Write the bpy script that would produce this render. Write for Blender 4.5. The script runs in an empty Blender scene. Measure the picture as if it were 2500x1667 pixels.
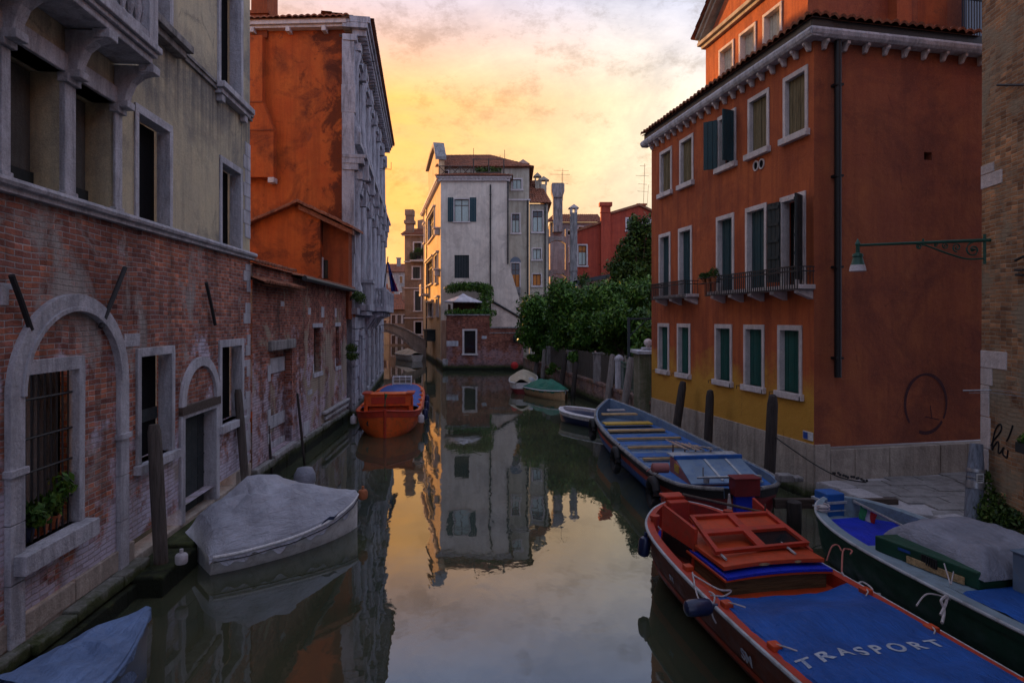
import bpy, bmesh, math, random
import numpy as np
from mathutils import Vector, Matrix, noise as mnoise
random.seed(7); rng = np.random.default_rng(7)
R = math.radians
C = bpy.context.scene.collection
SC = bpy.context.scene

# ------------------------------------------------------------------ camera, sky, sun, exposure
FOC, CX, HY, EYE = 1510.0, 1250.0, 779.0, 4.0        # focal length and horizon in photo pixels, eye height in metres
cam = bpy.data.cameras.new('camera'); camo = bpy.data.objects.new('camera', cam); C.objects.link(camo)
camo.location = (0, 0, EYE); camo.rotation_euler = (R(90), 0, 0)
cam.sensor_width = 36; cam.lens = FOC / 2500 * 36
cam.shift_y = (HY - 833.5) / 2500
cam.clip_start = .1; cam.clip_end = 2000
SC.camera = camo
SUN_AZ, SUN_EL = R(-33), R(8)
sdir = Vector((math.sin(SUN_AZ) * math.cos(SUN_EL), math.cos(SUN_AZ) * math.cos(SUN_EL), math.sin(SUN_EL)))
W = bpy.data.worlds.new('World'); SC.world = W; W.use_nodes = True
wn = W.node_tree; wn.nodes.clear()
def wnode(t, **k):
    n = wn.nodes.new(t)
    for a, b in k.items(): setattr(n, a, b)
    return n
def wramp(fac, pts):
    r = wnode('ShaderNodeValToRGB'); el = r.color_ramp.elements
    while len(el) < len(pts): el.new(.5)
    for e, (p, c) in zip(el, pts): e.position = p; e.color = (*c, 1)
    wn.links.new(fac, r.inputs[0]); return r.outputs[0]
out = wnode('ShaderNodeOutputWorld'); bg = wnode('ShaderNodeBackground'); bg.inputs[1].default_value = .1
sky = wnode('ShaderNodeTexSky', sky_type='NISHITA'); sky.sun_disc = False
sky.sun_elevation = SUN_EL; sky.sun_rotation = SUN_AZ; sky.dust_density = 2.5; sky.air_density = 1.2
tc = wnode('ShaderNodeTexCoord')
dt = wnode('ShaderNodeVectorMath', operation='DOT_PRODUCT'); wn.links.new(tc.outputs['Generated'], dt.inputs[0])
dt.inputs[1].default_value = sdir
mr = wnode('ShaderNodeMapRange'); mr.inputs[1].default_value = -1; mr.inputs[2].default_value = 1
wn.links.new(dt.outputs['Value'], mr.inputs[0])
K = 10
ccol = wramp(mr.outputs[0], [(0, (.42, .48, .74)), (.5, (.42, .46, .66)), (.78, (.48, .48, .52)), (.86, (.68, .54, .37)), (.91, (.76, .45, .205)), (.95, (.78, .38, .11)), (.98, (.80, .32, .06))])
mp = wnode('ShaderNodeMapping'); mp.inputs['Scale'].default_value = (1, 1, 1.7); wn.links.new(tc.outputs['Generated'], mp.inputs[0])
nz = wnode('ShaderNodeTexNoise'); nz.inputs['Scale'].default_value = 2.3; nz.inputs['Detail'].default_value = 9; nz.inputs['Roughness'].default_value = .62
nz.inputs['Distortion'].default_value = .5
wn.links.new(mp.outputs[0], nz.inputs['Vector'])
mask = wramp(nz.outputs['Fac'], [(.30, (.72,) * 3), (.55, (.98,) * 3)])
shade = wramp(nz.outputs['Fac'], [(.30, (.76, .76, .80)), (.44, (.92, .91, .92)), (.56, (1.13, 1.12, 1.1)), (.72, (.9, .88, .86))])
sep = wnode('ShaderNodeSeparateXYZ'); wn.links.new(tc.outputs['Generated'], sep.inputs[0])
hi = wramp(sep.outputs[2], [(.33, (0, 0, 0)), (.50, (.95, .95, .95))])
hmx = wnode('ShaderNodeMix', data_type='RGBA'); wn.links.new(hi, hmx.inputs[0]); wn.links.new(ccol, hmx.inputs[6]); hmx.inputs[7].default_value = (.33, .38, .55, 1); ccol = hmx.outputs[2]
nz2 = wnode('ShaderNodeTexNoise'); nz2.inputs['Scale'].default_value = 9; nz2.inputs['Detail'].default_value = 10; nz2.inputs['Roughness'].default_value = .75; wn.links.new(mp.outputs[0], nz2.inputs['Vector'])
curd = wramp(nz2.outputs['Fac'], [(.36, (.68, .65, .62)), (.48, (1, 1, 1)), (.64, (1.12, 1.11, 1.08))])
cm = wnode('ShaderNodeMix', data_type='RGBA', blend_type='MULTIPLY'); cm.inputs[0].default_value = .8; wn.links.new(shade, cm.inputs[6]); wn.links.new(curd, cm.inputs[7]); shade = cm.outputs[2]
lo = wramp(sep.outputs[2], [(.03, (1, 1, 1)), (.20, (0, 0, 0))]); near = wramp(mr.outputs[0], [(.86, (0, 0, 0)), (.95, (.85, .85, .85))])
lm = wnode('ShaderNodeMath', operation='MULTIPLY'); wn.links.new(lo, lm.inputs[0]); wn.links.new(near, lm.inputs[1])
lmx = wnode('ShaderNodeMix', data_type='RGBA'); wn.links.new(lm.outputs[0], lmx.inputs[0]); wn.links.new(ccol, lmx.inputs[6]); lmx.inputs[7].default_value = (.76, .27, .07, 1); ccol = lmx.outputs[2]
mul = wnode('ShaderNodeMix', data_type='RGBA', blend_type='MULTIPLY'); mul.inputs[0].default_value = 1
wn.links.new(ccol, mul.inputs[6]); wn.links.new(shade, mul.inputs[7])
sc10 = wnode('ShaderNodeVectorMath', operation='SCALE'); sc10.inputs['Scale'].default_value = K
wn.links.new(mul.outputs[2], sc10.inputs[0])
mx = wnode('ShaderNodeMix', data_type='RGBA'); wn.links.new(mask, mx.inputs[0])
wn.links.new(sky.outputs[0], mx.inputs[6]); wn.links.new(sc10.outputs[0], mx.inputs[7])
wn.links.new(mx.outputs[2], bg.inputs[0]); wn.links.new(bg.outputs[0], out.inputs[0])
sl = bpy.data.lights.new('sun', 'SUN'); sl.energy = 5.0; sl.angle = R(.5); sl.color = (1, .45, .11)
so = bpy.data.objects.new('sun', sl); C.objects.link(so); so.location = (0, 0, 40)
so.rotation_euler = (-sdir).to_track_quat('-Z', 'Y').to_euler()
SC.view_settings.view_transform = 'Standard'; SC.view_settings.look = 'None'
SC.view_settings.gamma = 1; SC.view_settings.exposure = 0.85
SC.cycles.max_bounces = 6

# ------------------------------------------------------------------ materials
class G:
    def __init__(s, name):
        s.m = bpy.data.materials.new(name); s.m.use_nodes = True; s.nt = s.m.node_tree; s.nt.nodes.clear()
        s.out = s.nt.nodes.new('ShaderNodeOutputMaterial'); s.b = s.nt.nodes.new('ShaderNodeBsdfPrincipled')
        s.nt.links.new(s.b.outputs[0], s.out.inputs[0])
    def n(s, t, **k):
        x = s.nt.nodes.new(t)
        for a, b in k.items(): setattr(x, a, b)
        return x
    def set(s, inp, v):
        if hasattr(v, 'is_linked') or hasattr(v, 'links'): s.nt.links.new(v, inp)
        elif isinstance(v, (tuple, list)): inp.default_value = (*v, 1) if (len(v) == 3 and len(inp.default_value) == 4) else v
        else: inp.default_value = v
    def pos(s, scale=(1, 1, 1)):
        g = s.n('ShaderNodeNewGeometry'); m = s.n('ShaderNodeMapping'); m.inputs['Scale'].default_value = scale
        s.nt.links.new(g.outputs['Position'], m.inputs[0]); return m.outputs[0]
    def obj(s, scale=(1, 1, 1)):
        g = s.n('ShaderNodeTexCoord'); m = s.n('ShaderNodeMapping'); m.inputs['Scale'].default_value = scale
        s.nt.links.new(g.outputs['Object'], m.inputs[0]); return m.outputs[0]
    def uv(s, scale=(1, 1, 1)):
        g = s.n('ShaderNodeTexCoord'); m = s.n('ShaderNodeMapping'); m.inputs['Scale'].default_value = scale
        s.nt.links.new(g.outputs['UV'], m.inputs[0]); return m.outputs[0]
    def z(s):
        g = s.n('ShaderNodeNewGeometry'); x = s.n('ShaderNodeSeparateXYZ'); s.nt.links.new(g.outputs['Position'], x.inputs[0]); return x.outputs[2]
    def noise(s, vec, scale=5, detail=5, rough=.6, dist=0):
        x = s.n('ShaderNodeTexNoise'); x.inputs['Scale'].default_value = scale; x.inputs['Detail'].default_value = detail
        x.inputs['Roughness'].default_value = rough; x.inputs['Distortion'].default_value = dist
        s.nt.links.new(vec, x.inputs['Vector']); return x.outputs['Fac']
    def voro(s, vec, scale=5, feature='F1'):
        x = s.n('ShaderNodeTexVoronoi', feature=feature); x.inputs['Scale'].default_value = scale
        s.nt.links.new(vec, x.inputs['Vector']); return x.outputs['Distance']
    def ramp(s, fac, pts):
        r = s.n('ShaderNodeValToRGB'); el = r.color_ramp.elements
        while len(el) < len(pts): el.new(.5)
        for e, (p, c) in zip(el, pts):
            e.position = p; e.color = (*c, 1) if isinstance(c, (tuple, list)) else (c, c, c, 1)
        s.nt.links.new(fac, r.inputs[0]); return r.outputs[0]
    def mix(s, fac, a, b, mode='MIX'):
        x = s.n('ShaderNodeMix', data_type='RGBA', blend_type=mode); s.set(x.inputs[0], fac); s.set(x.inputs[6], a); s.set(x.inputs[7], b); return x.outputs[2]
    def math(s, op, a, b=0.0, c=0.0):
        x = s.n('ShaderNodeMath', operation=op); s.set(x.inputs[0], a); s.set(x.inputs[1], b); s.set(x.inputs[2], c); return x.outputs[0]
    def tide(s, col, wet, p):
        h = s.math('ADD', s.z(), s.math('MULTIPLY', s.math('SUBTRACT', s.noise(p, 3.5, 8, .7), .5), .42))
        col = s.mix(s.ramp(h, [(max(0, wet - .02), 1), (wet + .22, 0)]), col, (.055, .065, .022))
        return s.mix(s.ramp(h, [(max(0, wet - .16), 1), (wet - .02, 0)]), col, (.014, .017, .009))
    def done(s, col, rough=.85, bump=None, bs=.3, bd=.02, spec=.3, **k):
        s.set(s.b.inputs['Base Color'], col); s.set(s.b.inputs['Roughness'], rough); s.b.inputs['Specular IOR Level'].default_value = spec
        for a, v in k.items(): s.set(s.b.inputs[a], v)
        if bump is not None:
            x = s.n('ShaderNodeBump'); x.inputs['Strength'].default_value = bs; x.inputs['Distance'].default_value = bd
            s.nt.links.new(bump, x.inputs['Height']); s.nt.links.new(x.outputs[0], s.b.inputs['Normal'])
        return s.m
def mulc(c, f): return tuple(min(1, x * f) for x in c)
def plaster(name, base, dark=None, light=None, patch=None, pt=.6, drip=None, edge=None, amt=.5, streak=.5, sc=1.0, wet=None, low=None):
    g = G(name); p = g.pos(); dark = dark or mulc(base, .45); light = light or mulc(base, 1.35)
    col = g.mix(g.ramp(g.noise(p, 1.1 * sc, 7, .65), [(.35, 0), (.68, 1)]), base, light)
    col = g.mix(g.math('MULTIPLY', g.ramp(g.noise(p, .55 * sc, 8, .7, .6), [(.45, 0), (.61, 1)]), amt), col, dark)
    col = g.mix(g.math('MULTIPLY', g.ramp(g.noise(g.pos((2.6, 2.6, .22)), 1.6, 6, .65), [(.45, 0), (.62, 1)]), streak), col, dark)
    if patch: col = g.mix(g.ramp(g.noise(p, .8, 9, .72, .4), [(pt - .025, 0), (pt, 1)]), col, patch)
    if low: col = g.mix(g.math('MULTIPLY', g.ramp(g.math('ADD', g.math('MULTIPLY', g.z(), -1 / low[1]), g.math('ADD', low[0] / low[1], g.math('MULTIPLY', g.math('SUBTRACT', g.noise(p, .7, 6), .5), 2.0))), [(.0, 0), (.45, 1)]), 1), col, low[2])
    fine = g.noise(p, 60, 4, .7)
    col = g.mix(g.math('MULTIPLY', g.ramp(fine, [(.35, 1), (.6, 0)]), .35), col, dark)
    fl = g.noise(p, 34, 3, .8)
    col = g.mix(g.math('MULTIPLY', g.ramp(fl, [(.55, 0), (.66, 1)]), .5), col, light)
    ck = g.voro(g.pos((1, 1, .7)), .55, 'DISTANCE_TO_EDGE'); cn = g.noise(p, 3.5, 6, .7)
    col = g.mix(g.math('MULTIPLY', g.ramp(g.math('ADD', ck, g.math('MULTIPLY', g.math('ABSOLUTE', g.math('SUBTRACT', cn, .5)), .22)), [(.004, 1), (.016, 0)]), g.math('MULTIPLY', g.ramp(g.noise(p, .9, 4), [(.52, 0), (.6, 1)]), .45)), col, mulc(dark, .6))
    if drip: col = g.mix(g.math('MULTIPLY', g.math('MULTIPLY', g.ramp(g.noise(g.pos((4.5, 4.5, .12)), 1.5, 7, .7), [(.45, 0), (.58, 1)]), g.ramp(g.math('DIVIDE', g.math('SUBTRACT', g.z(), drip[0] - drip[1]), drip[1]), [(0, 0), (.95, 1), (1, 0)])), .85), col, mulc(dark, .55))
    if edge:
        sx = g.n('ShaderNodeSeparateXYZ'); g.nt.links.new(p, sx.inputs[0]); ex = g.math('DIVIDE', g.math('SUBTRACT', sx.outputs[0], edge[0]), edge[1] - edge[0])
        col = g.mix(g.math('MULTIPLY', g.ramp(g.math('ADD', g.math('MULTIPLY', ex, .30), g.noise(p, .75, 9, .72, .5)), [(.69, 0), (.76, 1)]), .8), col, mulc(dark, .6))
    if wet: col = g.tide(col, wet, p)
    h = g.math('ADD', g.math('ADD', g.noise(p, 5, 8, .7), g.math('MULTIPLY', g.noise(p, 1.6, 4), 1.2)), g.math('MULTIPLY', fine, .4))
    return g.done(col, .92, h, .6, .035)
def brick(name, c1, c2, mortar, white=.0, whitec=(.60, .54, .64), plast=None, pth=.54, wet=.34, wz=(0, 3), dirt=.5):
    g = G(name); p = g.pos(); uv = g.uv()
    b = g.n('ShaderNodeTexBrick'); b.inputs['Scale'].default_value = 1; b.inputs['Brick Width'].default_value = .27; b.inputs['Row Height'].default_value = .072
    b.inputs['Mortar Size'].default_value = .010; b.inputs['Mortar Smooth'].default_value = .4; b.inputs['Bias'].default_value = -.1
    wob = g.n('ShaderNodeVectorMath', operation='ADD'); w2 = g.n('ShaderNodeTexNoise'); w2.inputs['Scale'].default_value = 1.7
    g.nt.links.new(uv, w2.inputs['Vector']); sc = g.n('ShaderNodeVectorMath', operation='SCALE'); sc.inputs['Scale'].default_value = .085; w2.inputs['Detail'].default_value = 5
    g.nt.links.new(w2.outputs['Color'], sc.inputs[0]); g.nt.links.new(uv, wob.inputs[0]); g.nt.links.new(sc.outputs[0], wob.inputs[1])
    g.nt.links.new(wob.outputs[0], b.inputs['Vector'])
    g.set(b.inputs['Color1'], c1); g.set(b.inputs['Color2'], c2); g.set(b.inputs['Mortar'], mortar)
    col = b.outputs['Color']
    bigc = g.ramp(g.noise(p, .8, 7, .65), [(.33, (.52, .46, .46)), (.5, (1, 1, 1)), (.7, (1.35, 1.2, 1.05))])
    col = g.mix(.85, col, bigc, 'MULTIPLY')
    # single bricks darker or paler
    cell = g.n('ShaderNodeTexWhiteNoise'); sn = g.n('ShaderNodeVectorMath', operation='SNAP'); sn.inputs[1].default_value = (.135, .072, 1)
    g.nt.links.new(wob.outputs[0], sn.inputs[0]); g.nt.links.new(sn.outputs[0], cell.inputs['Vector'])
    col = g.mix(.75, col, g.ramp(cell.outputs['Value'], [(0, (.45, .4, .42)), (.45, (1, 1, 1)), (.8, (1.1, 1.05, 1)), (1, (1.7, 1.6, 1.5))]), 'MULTIPLY')
    if white:
        zf = g.ramp(g.math('DIVIDE', g.math('SUBTRACT', g.z(), wz[0]), wz[1] - wz[0]), [(0, 1), (1, 0)])
        m = g.ramp(g.math('ADD', g.noise(p, 1.3, 9, .7), g.math('MULTIPLY', g.math('SUBTRACT', zf, .6), .28)), [(.455, 0), (.545, 1)])
        m = g.math('MULTIPLY', m, g.ramp(cell.outputs['Value'], [(.03, .5), (.2, 1)]))
        m = g.math('MULTIPLY', m, g.math('SUBTRACT', 1.0, g.math('MULTIPLY', b.outputs['Fac'], .6)))
        col = g.mix(g.math('MULTIPLY', m, white), col, whitec)
    if plast: col = g.mix(g.ramp(g.noise(g.pos((1, 1, .8)), .75, 9, .7, .5), [(pth - .04, 0), (pth + .03, 1)]), col, plast)
    col = g.mix(g.math('MULTIPLY', g.ramp(g.noise(g.pos((2.4, 2.4, .3)), 1.3, 7), [(.5, 0), (.72, 1)]), dirt), col, (.035, .028, .025))
    if wet: col = g.tide(col, wet, p)
    h = g.math('SUBTRACT', g.math('ADD', g.noise(p, 30, 5, .7), g.math('MULTIPLY', cell.outputs['Value'], .5)), g.math('MULTIPLY', b.outputs['Fac'], 1.5))
    return g.done(col, .95, h, 1.0, .03, .15)
def stone(name, base, dark=None, wet=None, sc=1.0, dirt=.55):
    g = G(name); p = g.pos(); dark = dark or mulc(base, .28)
    col = g.mix(g.ramp(g.noise(p, 2.2 * sc, 8, .7), [(.36, 0), (.66, 1)]), base, mulc(base, .72))
    col = g.mix(g.math('MULTIPLY', g.ramp(g.noise(g.pos((3, 3, .5)), 1.8, 8, .7, .4), [(.44, 0), (.62, 1)]), dirt), col, dark)
    col = g.mix(g.math('MULTIPLY', g.ramp(g.noise(p, 45, 3, .7), [(.36, 1), (.55, 0)]), .3), col, dark)
    if wet: col = g.tide(col, wet, p)
    return g.done(col, .85, g.math('ADD', g.noise(p, 14, 8, .75), g.math('MULTIPLY', g.noise(p, 3.5, 5), 1.4)), .75, .03, .2)
def paint(name, base, wear=(.06, .05, .045), amt=.4, rough=.45, coord='obj', sc=1.0, spec=.4):
    g = G(name); p = g.obj() if coord == 'obj' else g.pos()
    col = g.mix(g.ramp(g.noise(p, 3 * sc, 7, .65), [(.3, 0), (.7, 1)]), mulc(base, .8), mulc(base, 1.15))
    col = g.mix(g.math('MULTIPLY', g.ramp(g.noise(p, 7 * sc, 9, .75, .5), [(.50, 0), (.60, 1)]), amt), col, wear)
    col = g.mix(g.math('MULTIPLY', g.ramp(g.noise(p, 34 * sc, 5, .8), [(.55, 0), (.66, 1)]), amt * .7), col, wear)
    col = g.mix(g.math('MULTIPLY', g.ramp(g.noise(p, 1.4 * sc, 6, .7), [(.42, 0), (.68, 1)]), .35), col, mulc(base, .45))
    return g.done(col, g.ramp(g.noise(p, 6, 5), [(.3, rough), (.7, rough + .3)]), g.noise(p, 22, 6, .65), .18, .01, spec)
def wood(name, base, amt=.8, wet=None, axis=(9, 9, .7), wetc=(.02, .018, .013)):
    g = G(name); p = g.pos(axis)
    f = g.noise(p, 3, 8, .7, .3)
    col = g.ramp(f, [(.3, mulc(base, .4)), (.5, base), (.72, mulc(base, 1.5))])
    if wet: col = g.mix(g.ramp(g.math('ADD', g.z(), g.math('MULTIPLY', g.noise(g.pos(), 4), .3)), [(wet, 1), (wet + .25, 0)]), col, wetc)
    return g.done(col, .85, f, .6, .02)
def tarp(name, base, dirt=.3, rough=.55):
    g = G(name); p = g.obj()
    col = g.mix(g.ramp(g.noise(p, 1.6, 8, .65), [(.35, 0), (.7, 1)]), mulc(base, .75), mulc(base, 1.25))
    col = g.mix(g.math('MULTIPLY', g.ramp(g.noise(p, 2.5, 9, .72, .6), [(.52, 0), (.7, 1)]), dirt), col, mulc(base, .35))
    h = g.math('ADD', g.math('ADD', g.noise(p, 3.5, 6, .6, .8), g.math('MULTIPLY', g.noise(g.obj((1.2, 5, 3)), 3.2, 6, .65, 1.2), .8)), g.math('MULTIPLY', g.noise(p, 90, 2), .12))
    return g.done(col, rough, h, .9, .05, .3)
def plain(name, base, rough=.6, metal=0, spec=.4, nsc=18):
    g = G(name); p = g.obj()
    f = g.noise(p, nsc, 6, .7)
    return g.done(g.ramp(f, [(.3, mulc(base, .65)), (.7, mulc(base, 1.25))]), rough, f, .25, .01, spec, Metallic=metal)
def leafm(name, cols):
    g = G(name); ge = g.n('ShaderNodeNewGeometry')
    col = g.ramp(ge.outputs['Random Per Island'], [(i / (len(cols) - 1), c) for i, c in enumerate(cols)])
    col = g.mix(.7, col, g.ramp(g.noise(g.pos(), .9, 4), [(.35, (.45, .5, .5)), (.65, (1.25, 1.2, 1.0))]), 'MULTIPLY')
    return g.done(col, .55, spec=.25)
M = {}
M['brick1'] = brick('brick_left', (.46, .18, .115), (.31, .135, .115), (.46, .40, .39), white=1.0, plast=(.44, .38, .35), pth=.585, dirt=.5, wz=(.3, 4.2))
M['brick2'] = brick('brick_low', (.36, .125, .08), (.24, .085, .065), (.33, .27, .25), white=.75, plast=(.40, .32, .24), dirt=.7, wz=(.3, 4.5))
M['brick5'] = brick('brick_terrace', (.36, .12, .075), (.26, .085, .06), (.27, .2, .17), white=.25, dirt=.4)
M['brick7'] = brick('brick_right', (.46, .25, .13), (.32, .17, .09), (.46, .37, .27), white=0, plast=(.36, .28, .19), wet=None, dirt=.3)
M['brickg'] = brick('brick_garden', (.30, .15, .09), (.22, .11, .07), (.26, .21, .16), white=.2, plast=(.26, .21, .16), wet=.3, dirt=.6)
M['plaster1'] = plaster('plaster_grey_ochre', (.52, .45, .31), (.16, .155, .15), (.66, .56, .35), amt=.8, streak=.35, patch=(.30, .26, .22), pt=.66, drip=(8.56, 1.5))
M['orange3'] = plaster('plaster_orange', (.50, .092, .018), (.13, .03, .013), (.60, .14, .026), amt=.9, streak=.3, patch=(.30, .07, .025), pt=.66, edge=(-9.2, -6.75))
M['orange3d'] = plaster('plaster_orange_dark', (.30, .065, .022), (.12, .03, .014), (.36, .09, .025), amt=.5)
M['orange6'] = plaster('plaster_terracotta', (.42, .098, .033), (.19, .042, .022), (.50, .13, .04), amt=.55, streak=.6, low=(3.0, 1.7, (.56, .29, .04)), patch=(.30, .085, .035), pt=.66)
M['orange6s'] = plaster('plaster_terracotta_shaded', (.34, .092, .045), (.16, .045, .032), (.44, .135, .05), amt=.75, streak=.3)  # terracotta again, darkened so the flank's shade sits in the colour
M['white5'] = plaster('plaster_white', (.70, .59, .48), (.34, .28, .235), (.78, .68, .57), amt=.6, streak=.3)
M['side5'] = plaster('plaster_side_sun_tint', (.66, .45, .25), (.34, .2, .11), (.74, .55, .33), amt=.5, wet=.3)  # sunset glow on the side wall is deepened in this base colour
M['cream5'] = plaster('plaster_cream', (.47, .42, .33), (.24, .20, .15), (.55, .48, .37), amt=.5, streak=.6)
M['pink5'] = plaster('plaster_pink', (.50, .33, .25), (.25, .13, .09), (.56, .42, .33), amt=.6, wet=.3)
M['brown8'] = plaster('plaster_brown', (.30, .19, .13), (.14, .09, .06), (.38, .26, .18), amt=.7)
M['red9'] = plaster('plaster_red', (.42, .07, .035), (.22, .035, .025), (.50, .09, .045), amt=.4)
M['grey9'] = plaster('plaster_grey', (.34, .31, .29), (.16, .14, .13), (.42, .39, .36), amt=.6)
M['stone'] = stone('istrian_stone', (.58, .57, .61), wet=None)
M['stonew'] = stone('istrian_stone_wet', (.46, .44, .44), wet=.36)
M['stonep'] = stone('palazzo_stone', (.49, .48, .52), wet=.3, dirt=.75)
M['stoneb'] = stone('plinth_stone', (.50, .42, .35), wet=.18, dirt=.4)
M['stonewin'] = stone('window_stone', (.74, .65, .62), dirt=.25)
M['stonedark'] = stone('weathered_stone', (.33, .31, .30), dirt=.8)
M['stepst'] = stone('slimy_step_stone', (.20, .19, .17), wet=.42, dirt=.8)
M['pave'] = stone('paving_stone', (.34, .32, .31), dirt=.45)
M['quayst'] = stone('quay_edge_stone', (.52, .49, .50), wet=.12, dirt=.3)
def tilem():
    g = G('roof_tile'); p = g.pos()
    col = g.ramp(g.noise(p, 9, 6, .75), [(.3, (.10, .035, .022)), (.5, (.27, .095, .05)), (.7, (.40, .19, .11))])
    col = g.mix(g.math('MULTIPLY', g.ramp(g.noise(p, 1.7, 7), [(.5, 0), (.68, 1)]), .6), col, (.05, .042, .035))
    return g.done(col, .9, g.noise(p, 25, 5), .5, .02)
M['tile'] = tilem()
M['shgreen'] = paint('shutter_green', (.008, .075, .06), (.02, .05, .045), .3, .5, 'pos', 2)
M['shteal'] = paint('shutter_dark_teal', (.012, .045, .055), (.03, .05, .05), .3, .5, 'pos', 2)
M['sholive'] = wood('shutter_olive', (.15, .115, .06), axis=(14, 14, .8))
M['shdark'] = paint('shutter_dark', (.02, .028, .03), (.05, .05, .045), .4, .55, 'pos', 2)
M['shpale'] = paint('shutter_pale', (.50, .47, .38), (.3, .27, .2), .4, .6, 'pos', 2)
def glassm(name, base, rough=.08):
    g = G(name); p = g.pos()
    return g.done(base, rough, g.noise(p, 1.5, 3), .06, .05, .6)
M['glass'] = glassm('window_glass', (.012, .014, .016))
M['glassb'] = glassm('window_glass_blue', (.03, .05, .085), .12)
M['curtain'] = plain('curtain_pale', (.45, .52, .47), .8)
M['amber'] = plain('amber_window_panel', (.55, .20, .04), .7)  # amber window sheet; paints the sunset reflection on the red house
M['frame'] = paint('window_wood', (.10, .05, .035), (.2, .17, .14), .3, .6, 'pos', 2)
M['iron'] = plain('wrought_iron', (.022, .022, .024), .6, 0, .4)
M['irongr'] = plain('green_iron', (.02, .085, .06), .5)
M['black'] = plain('black_pipe', (.012, .012, .013), .5)
M['gutter'] = plain('dark_gutter', (.03, .033, .035), .5)
M['pole'] = wood('mooring_wood', (.085, .07, .06), wet=.25, wetc=(.10, .045, .012))
M['polel'] = wood('mooring_wood_pale', (.20, .175, .16), wet=.3)
M['void'] = plain('dark_interior', (.006, .006, .007), .9, 0, .1)
M['hullbr'] = paint('boat_brown_red', (.17, .045, .02), (.05, .03, .02), .5, .45)
M['poled'] = wood('mooring_wood_dark', (.045, .036, .032), wet=.3)
M['polegr'] = wood('mooring_wood_bleached', (.17, .19, .23))
M['beam'] = wood('old_beam', (.075, .055, .045), axis=(1.2, 9, 9))
M['fence'] = wood('fence_wood', (.075, .065, .055))
M['bark'] = wood('bark', (.07, .05, .035))
M['leaf'] = leafm('leaf_laurel', [(.015, .048, .008), (.04, .11, .013), (.07, .175, .02), (.13, .24, .028)])
M['leafd'] = leafm('leaf_dark', [(.018, .045, .010), (.045, .09, .014), (.09, .14, .02)])
M['leafv'] = leafm('leaf_vine', [(.02, .055, .008), (.05, .12, .012), (.11, .19, .02)])
M['red'] = paint('boat_red', (.44, .036, .014), (.16, .05, .02), .45, .42)
M['redor'] = paint('boat_orange', (.52, .058, .011), (.25, .06, .02), .35, .42)
M['orangeb'] = paint('boat_bright_orange', (.70, .105, .012), (.22, .07, .02), .5, .42)
M['reddk'] = paint('boat_dark_red', (.17, .014, .016), (.08, .02, .02), .4, .45)
M['blue'] = paint('boat_blue', (.012, .10, .36), (.05, .08, .12), .35, .45)
M['bluebr'] = paint('boat_bright_blue', (.008, .03, .50), (.01, .02, .25), .3, .5)
M['bluegr'] = paint('deck_blue_grey', (.16, .23, .32), (.05, .12, .3), .5, .6)
M['rub'] = plain('rubber_black', (.014, .013, .014), .7)
M['hullgr'] = paint('boat_green', (.010, .062, .035), (.02, .03, .02), .35, .4)
M['hullw'] = paint('boat_white', (.68, .67, .64), (.25, .22, .17), .4, .4)
M['rail'] = paint('rail_pale', (.42, .44, .46), (.14, .12, .1), .5, .5)
M['railgr'] = paint('rail_grey_blue', (.20, .27, .32), (.1, .12, .12), .4, .5)
M['brownw'] = wood('cabin_wood', (.10, .065, .03), axis=(1, 1, 14))
M['plank'] = wood('plank_tan', (.42, .28, .14), axis=(1.5, 9, 9))
M['tarpb'] = tarp('tarp_blue', (.008, .085, .36))
M['tarpbr'] = tarp('tarp_royal_blue', (.006, .025, .48))
M['tarpl'] = tarp('tarp_faded_blue', (.15, .235, .42))
M['tarpg'] = tarp('tarp_grey', (.25, .26, .31), .35)
M['tarpp'] = tarp('tarp_pale_grey', (.40, .41, .46), .4)
M['tarpgr'] = tarp('tarp_green', (.006, .14, .085), .3)
M['tarpc'] = tarp('tarp_cream', (.48, .40, .28), .3)
M['canvas'] = tarp('canvas_white', (.55, .51, .52), .2, .8)
M['salmon'] = paint('boat_salmon', (.33, .11, .10), (.15, .07, .06), .4, .5)
M['navy'] = plain('fender_navy', (.012, .02, .065), .3)
M['white'] = plain('white_paint', (.62, .61, .60), .6)
M['rope'] = plain('rope', (.42, .38, .38), .9)
M['ropep'] = plain('rope_pink', (.42, .14, .11), .9)
M['metal'] = plain('pale_metal', (.35, .36, .38), .4, .7)
M['terra'] = plain('terracotta_pot', (.36, .12, .05), .85)
M['yellow'] = plain('yellow_paint', (.50, .30, .02), .6)
M['signblue'] = plain('sign_blue', (.02, .07, .30), .5)
M['flaggr'] = plain('flag_green', (.02, .16, .06), .8)
M['flagred'] = plain('flag_red', (.42, .02, .02), .8)
M['flagblue'] = plain('flag_blue', (.012, .03, .22), .8)
M['boxgr'] = paint('box_grey_blue', (.14, .20, .27), (.2, .2, .2), .3, .5)
M['letter'] = paint('letter_white', (.42, .46, .52), (.06, .14, .34), .6, .7)
M['graf'] = plain('spray_black', (.012, .011, .014), .8)
M['stain'] = plain('spray_faded', (.075, .025, .03), .9)
M['canvasbr'] = plain('brown_wicker', (.12, .05, .03), .9)
M['glow'] = None
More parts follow.
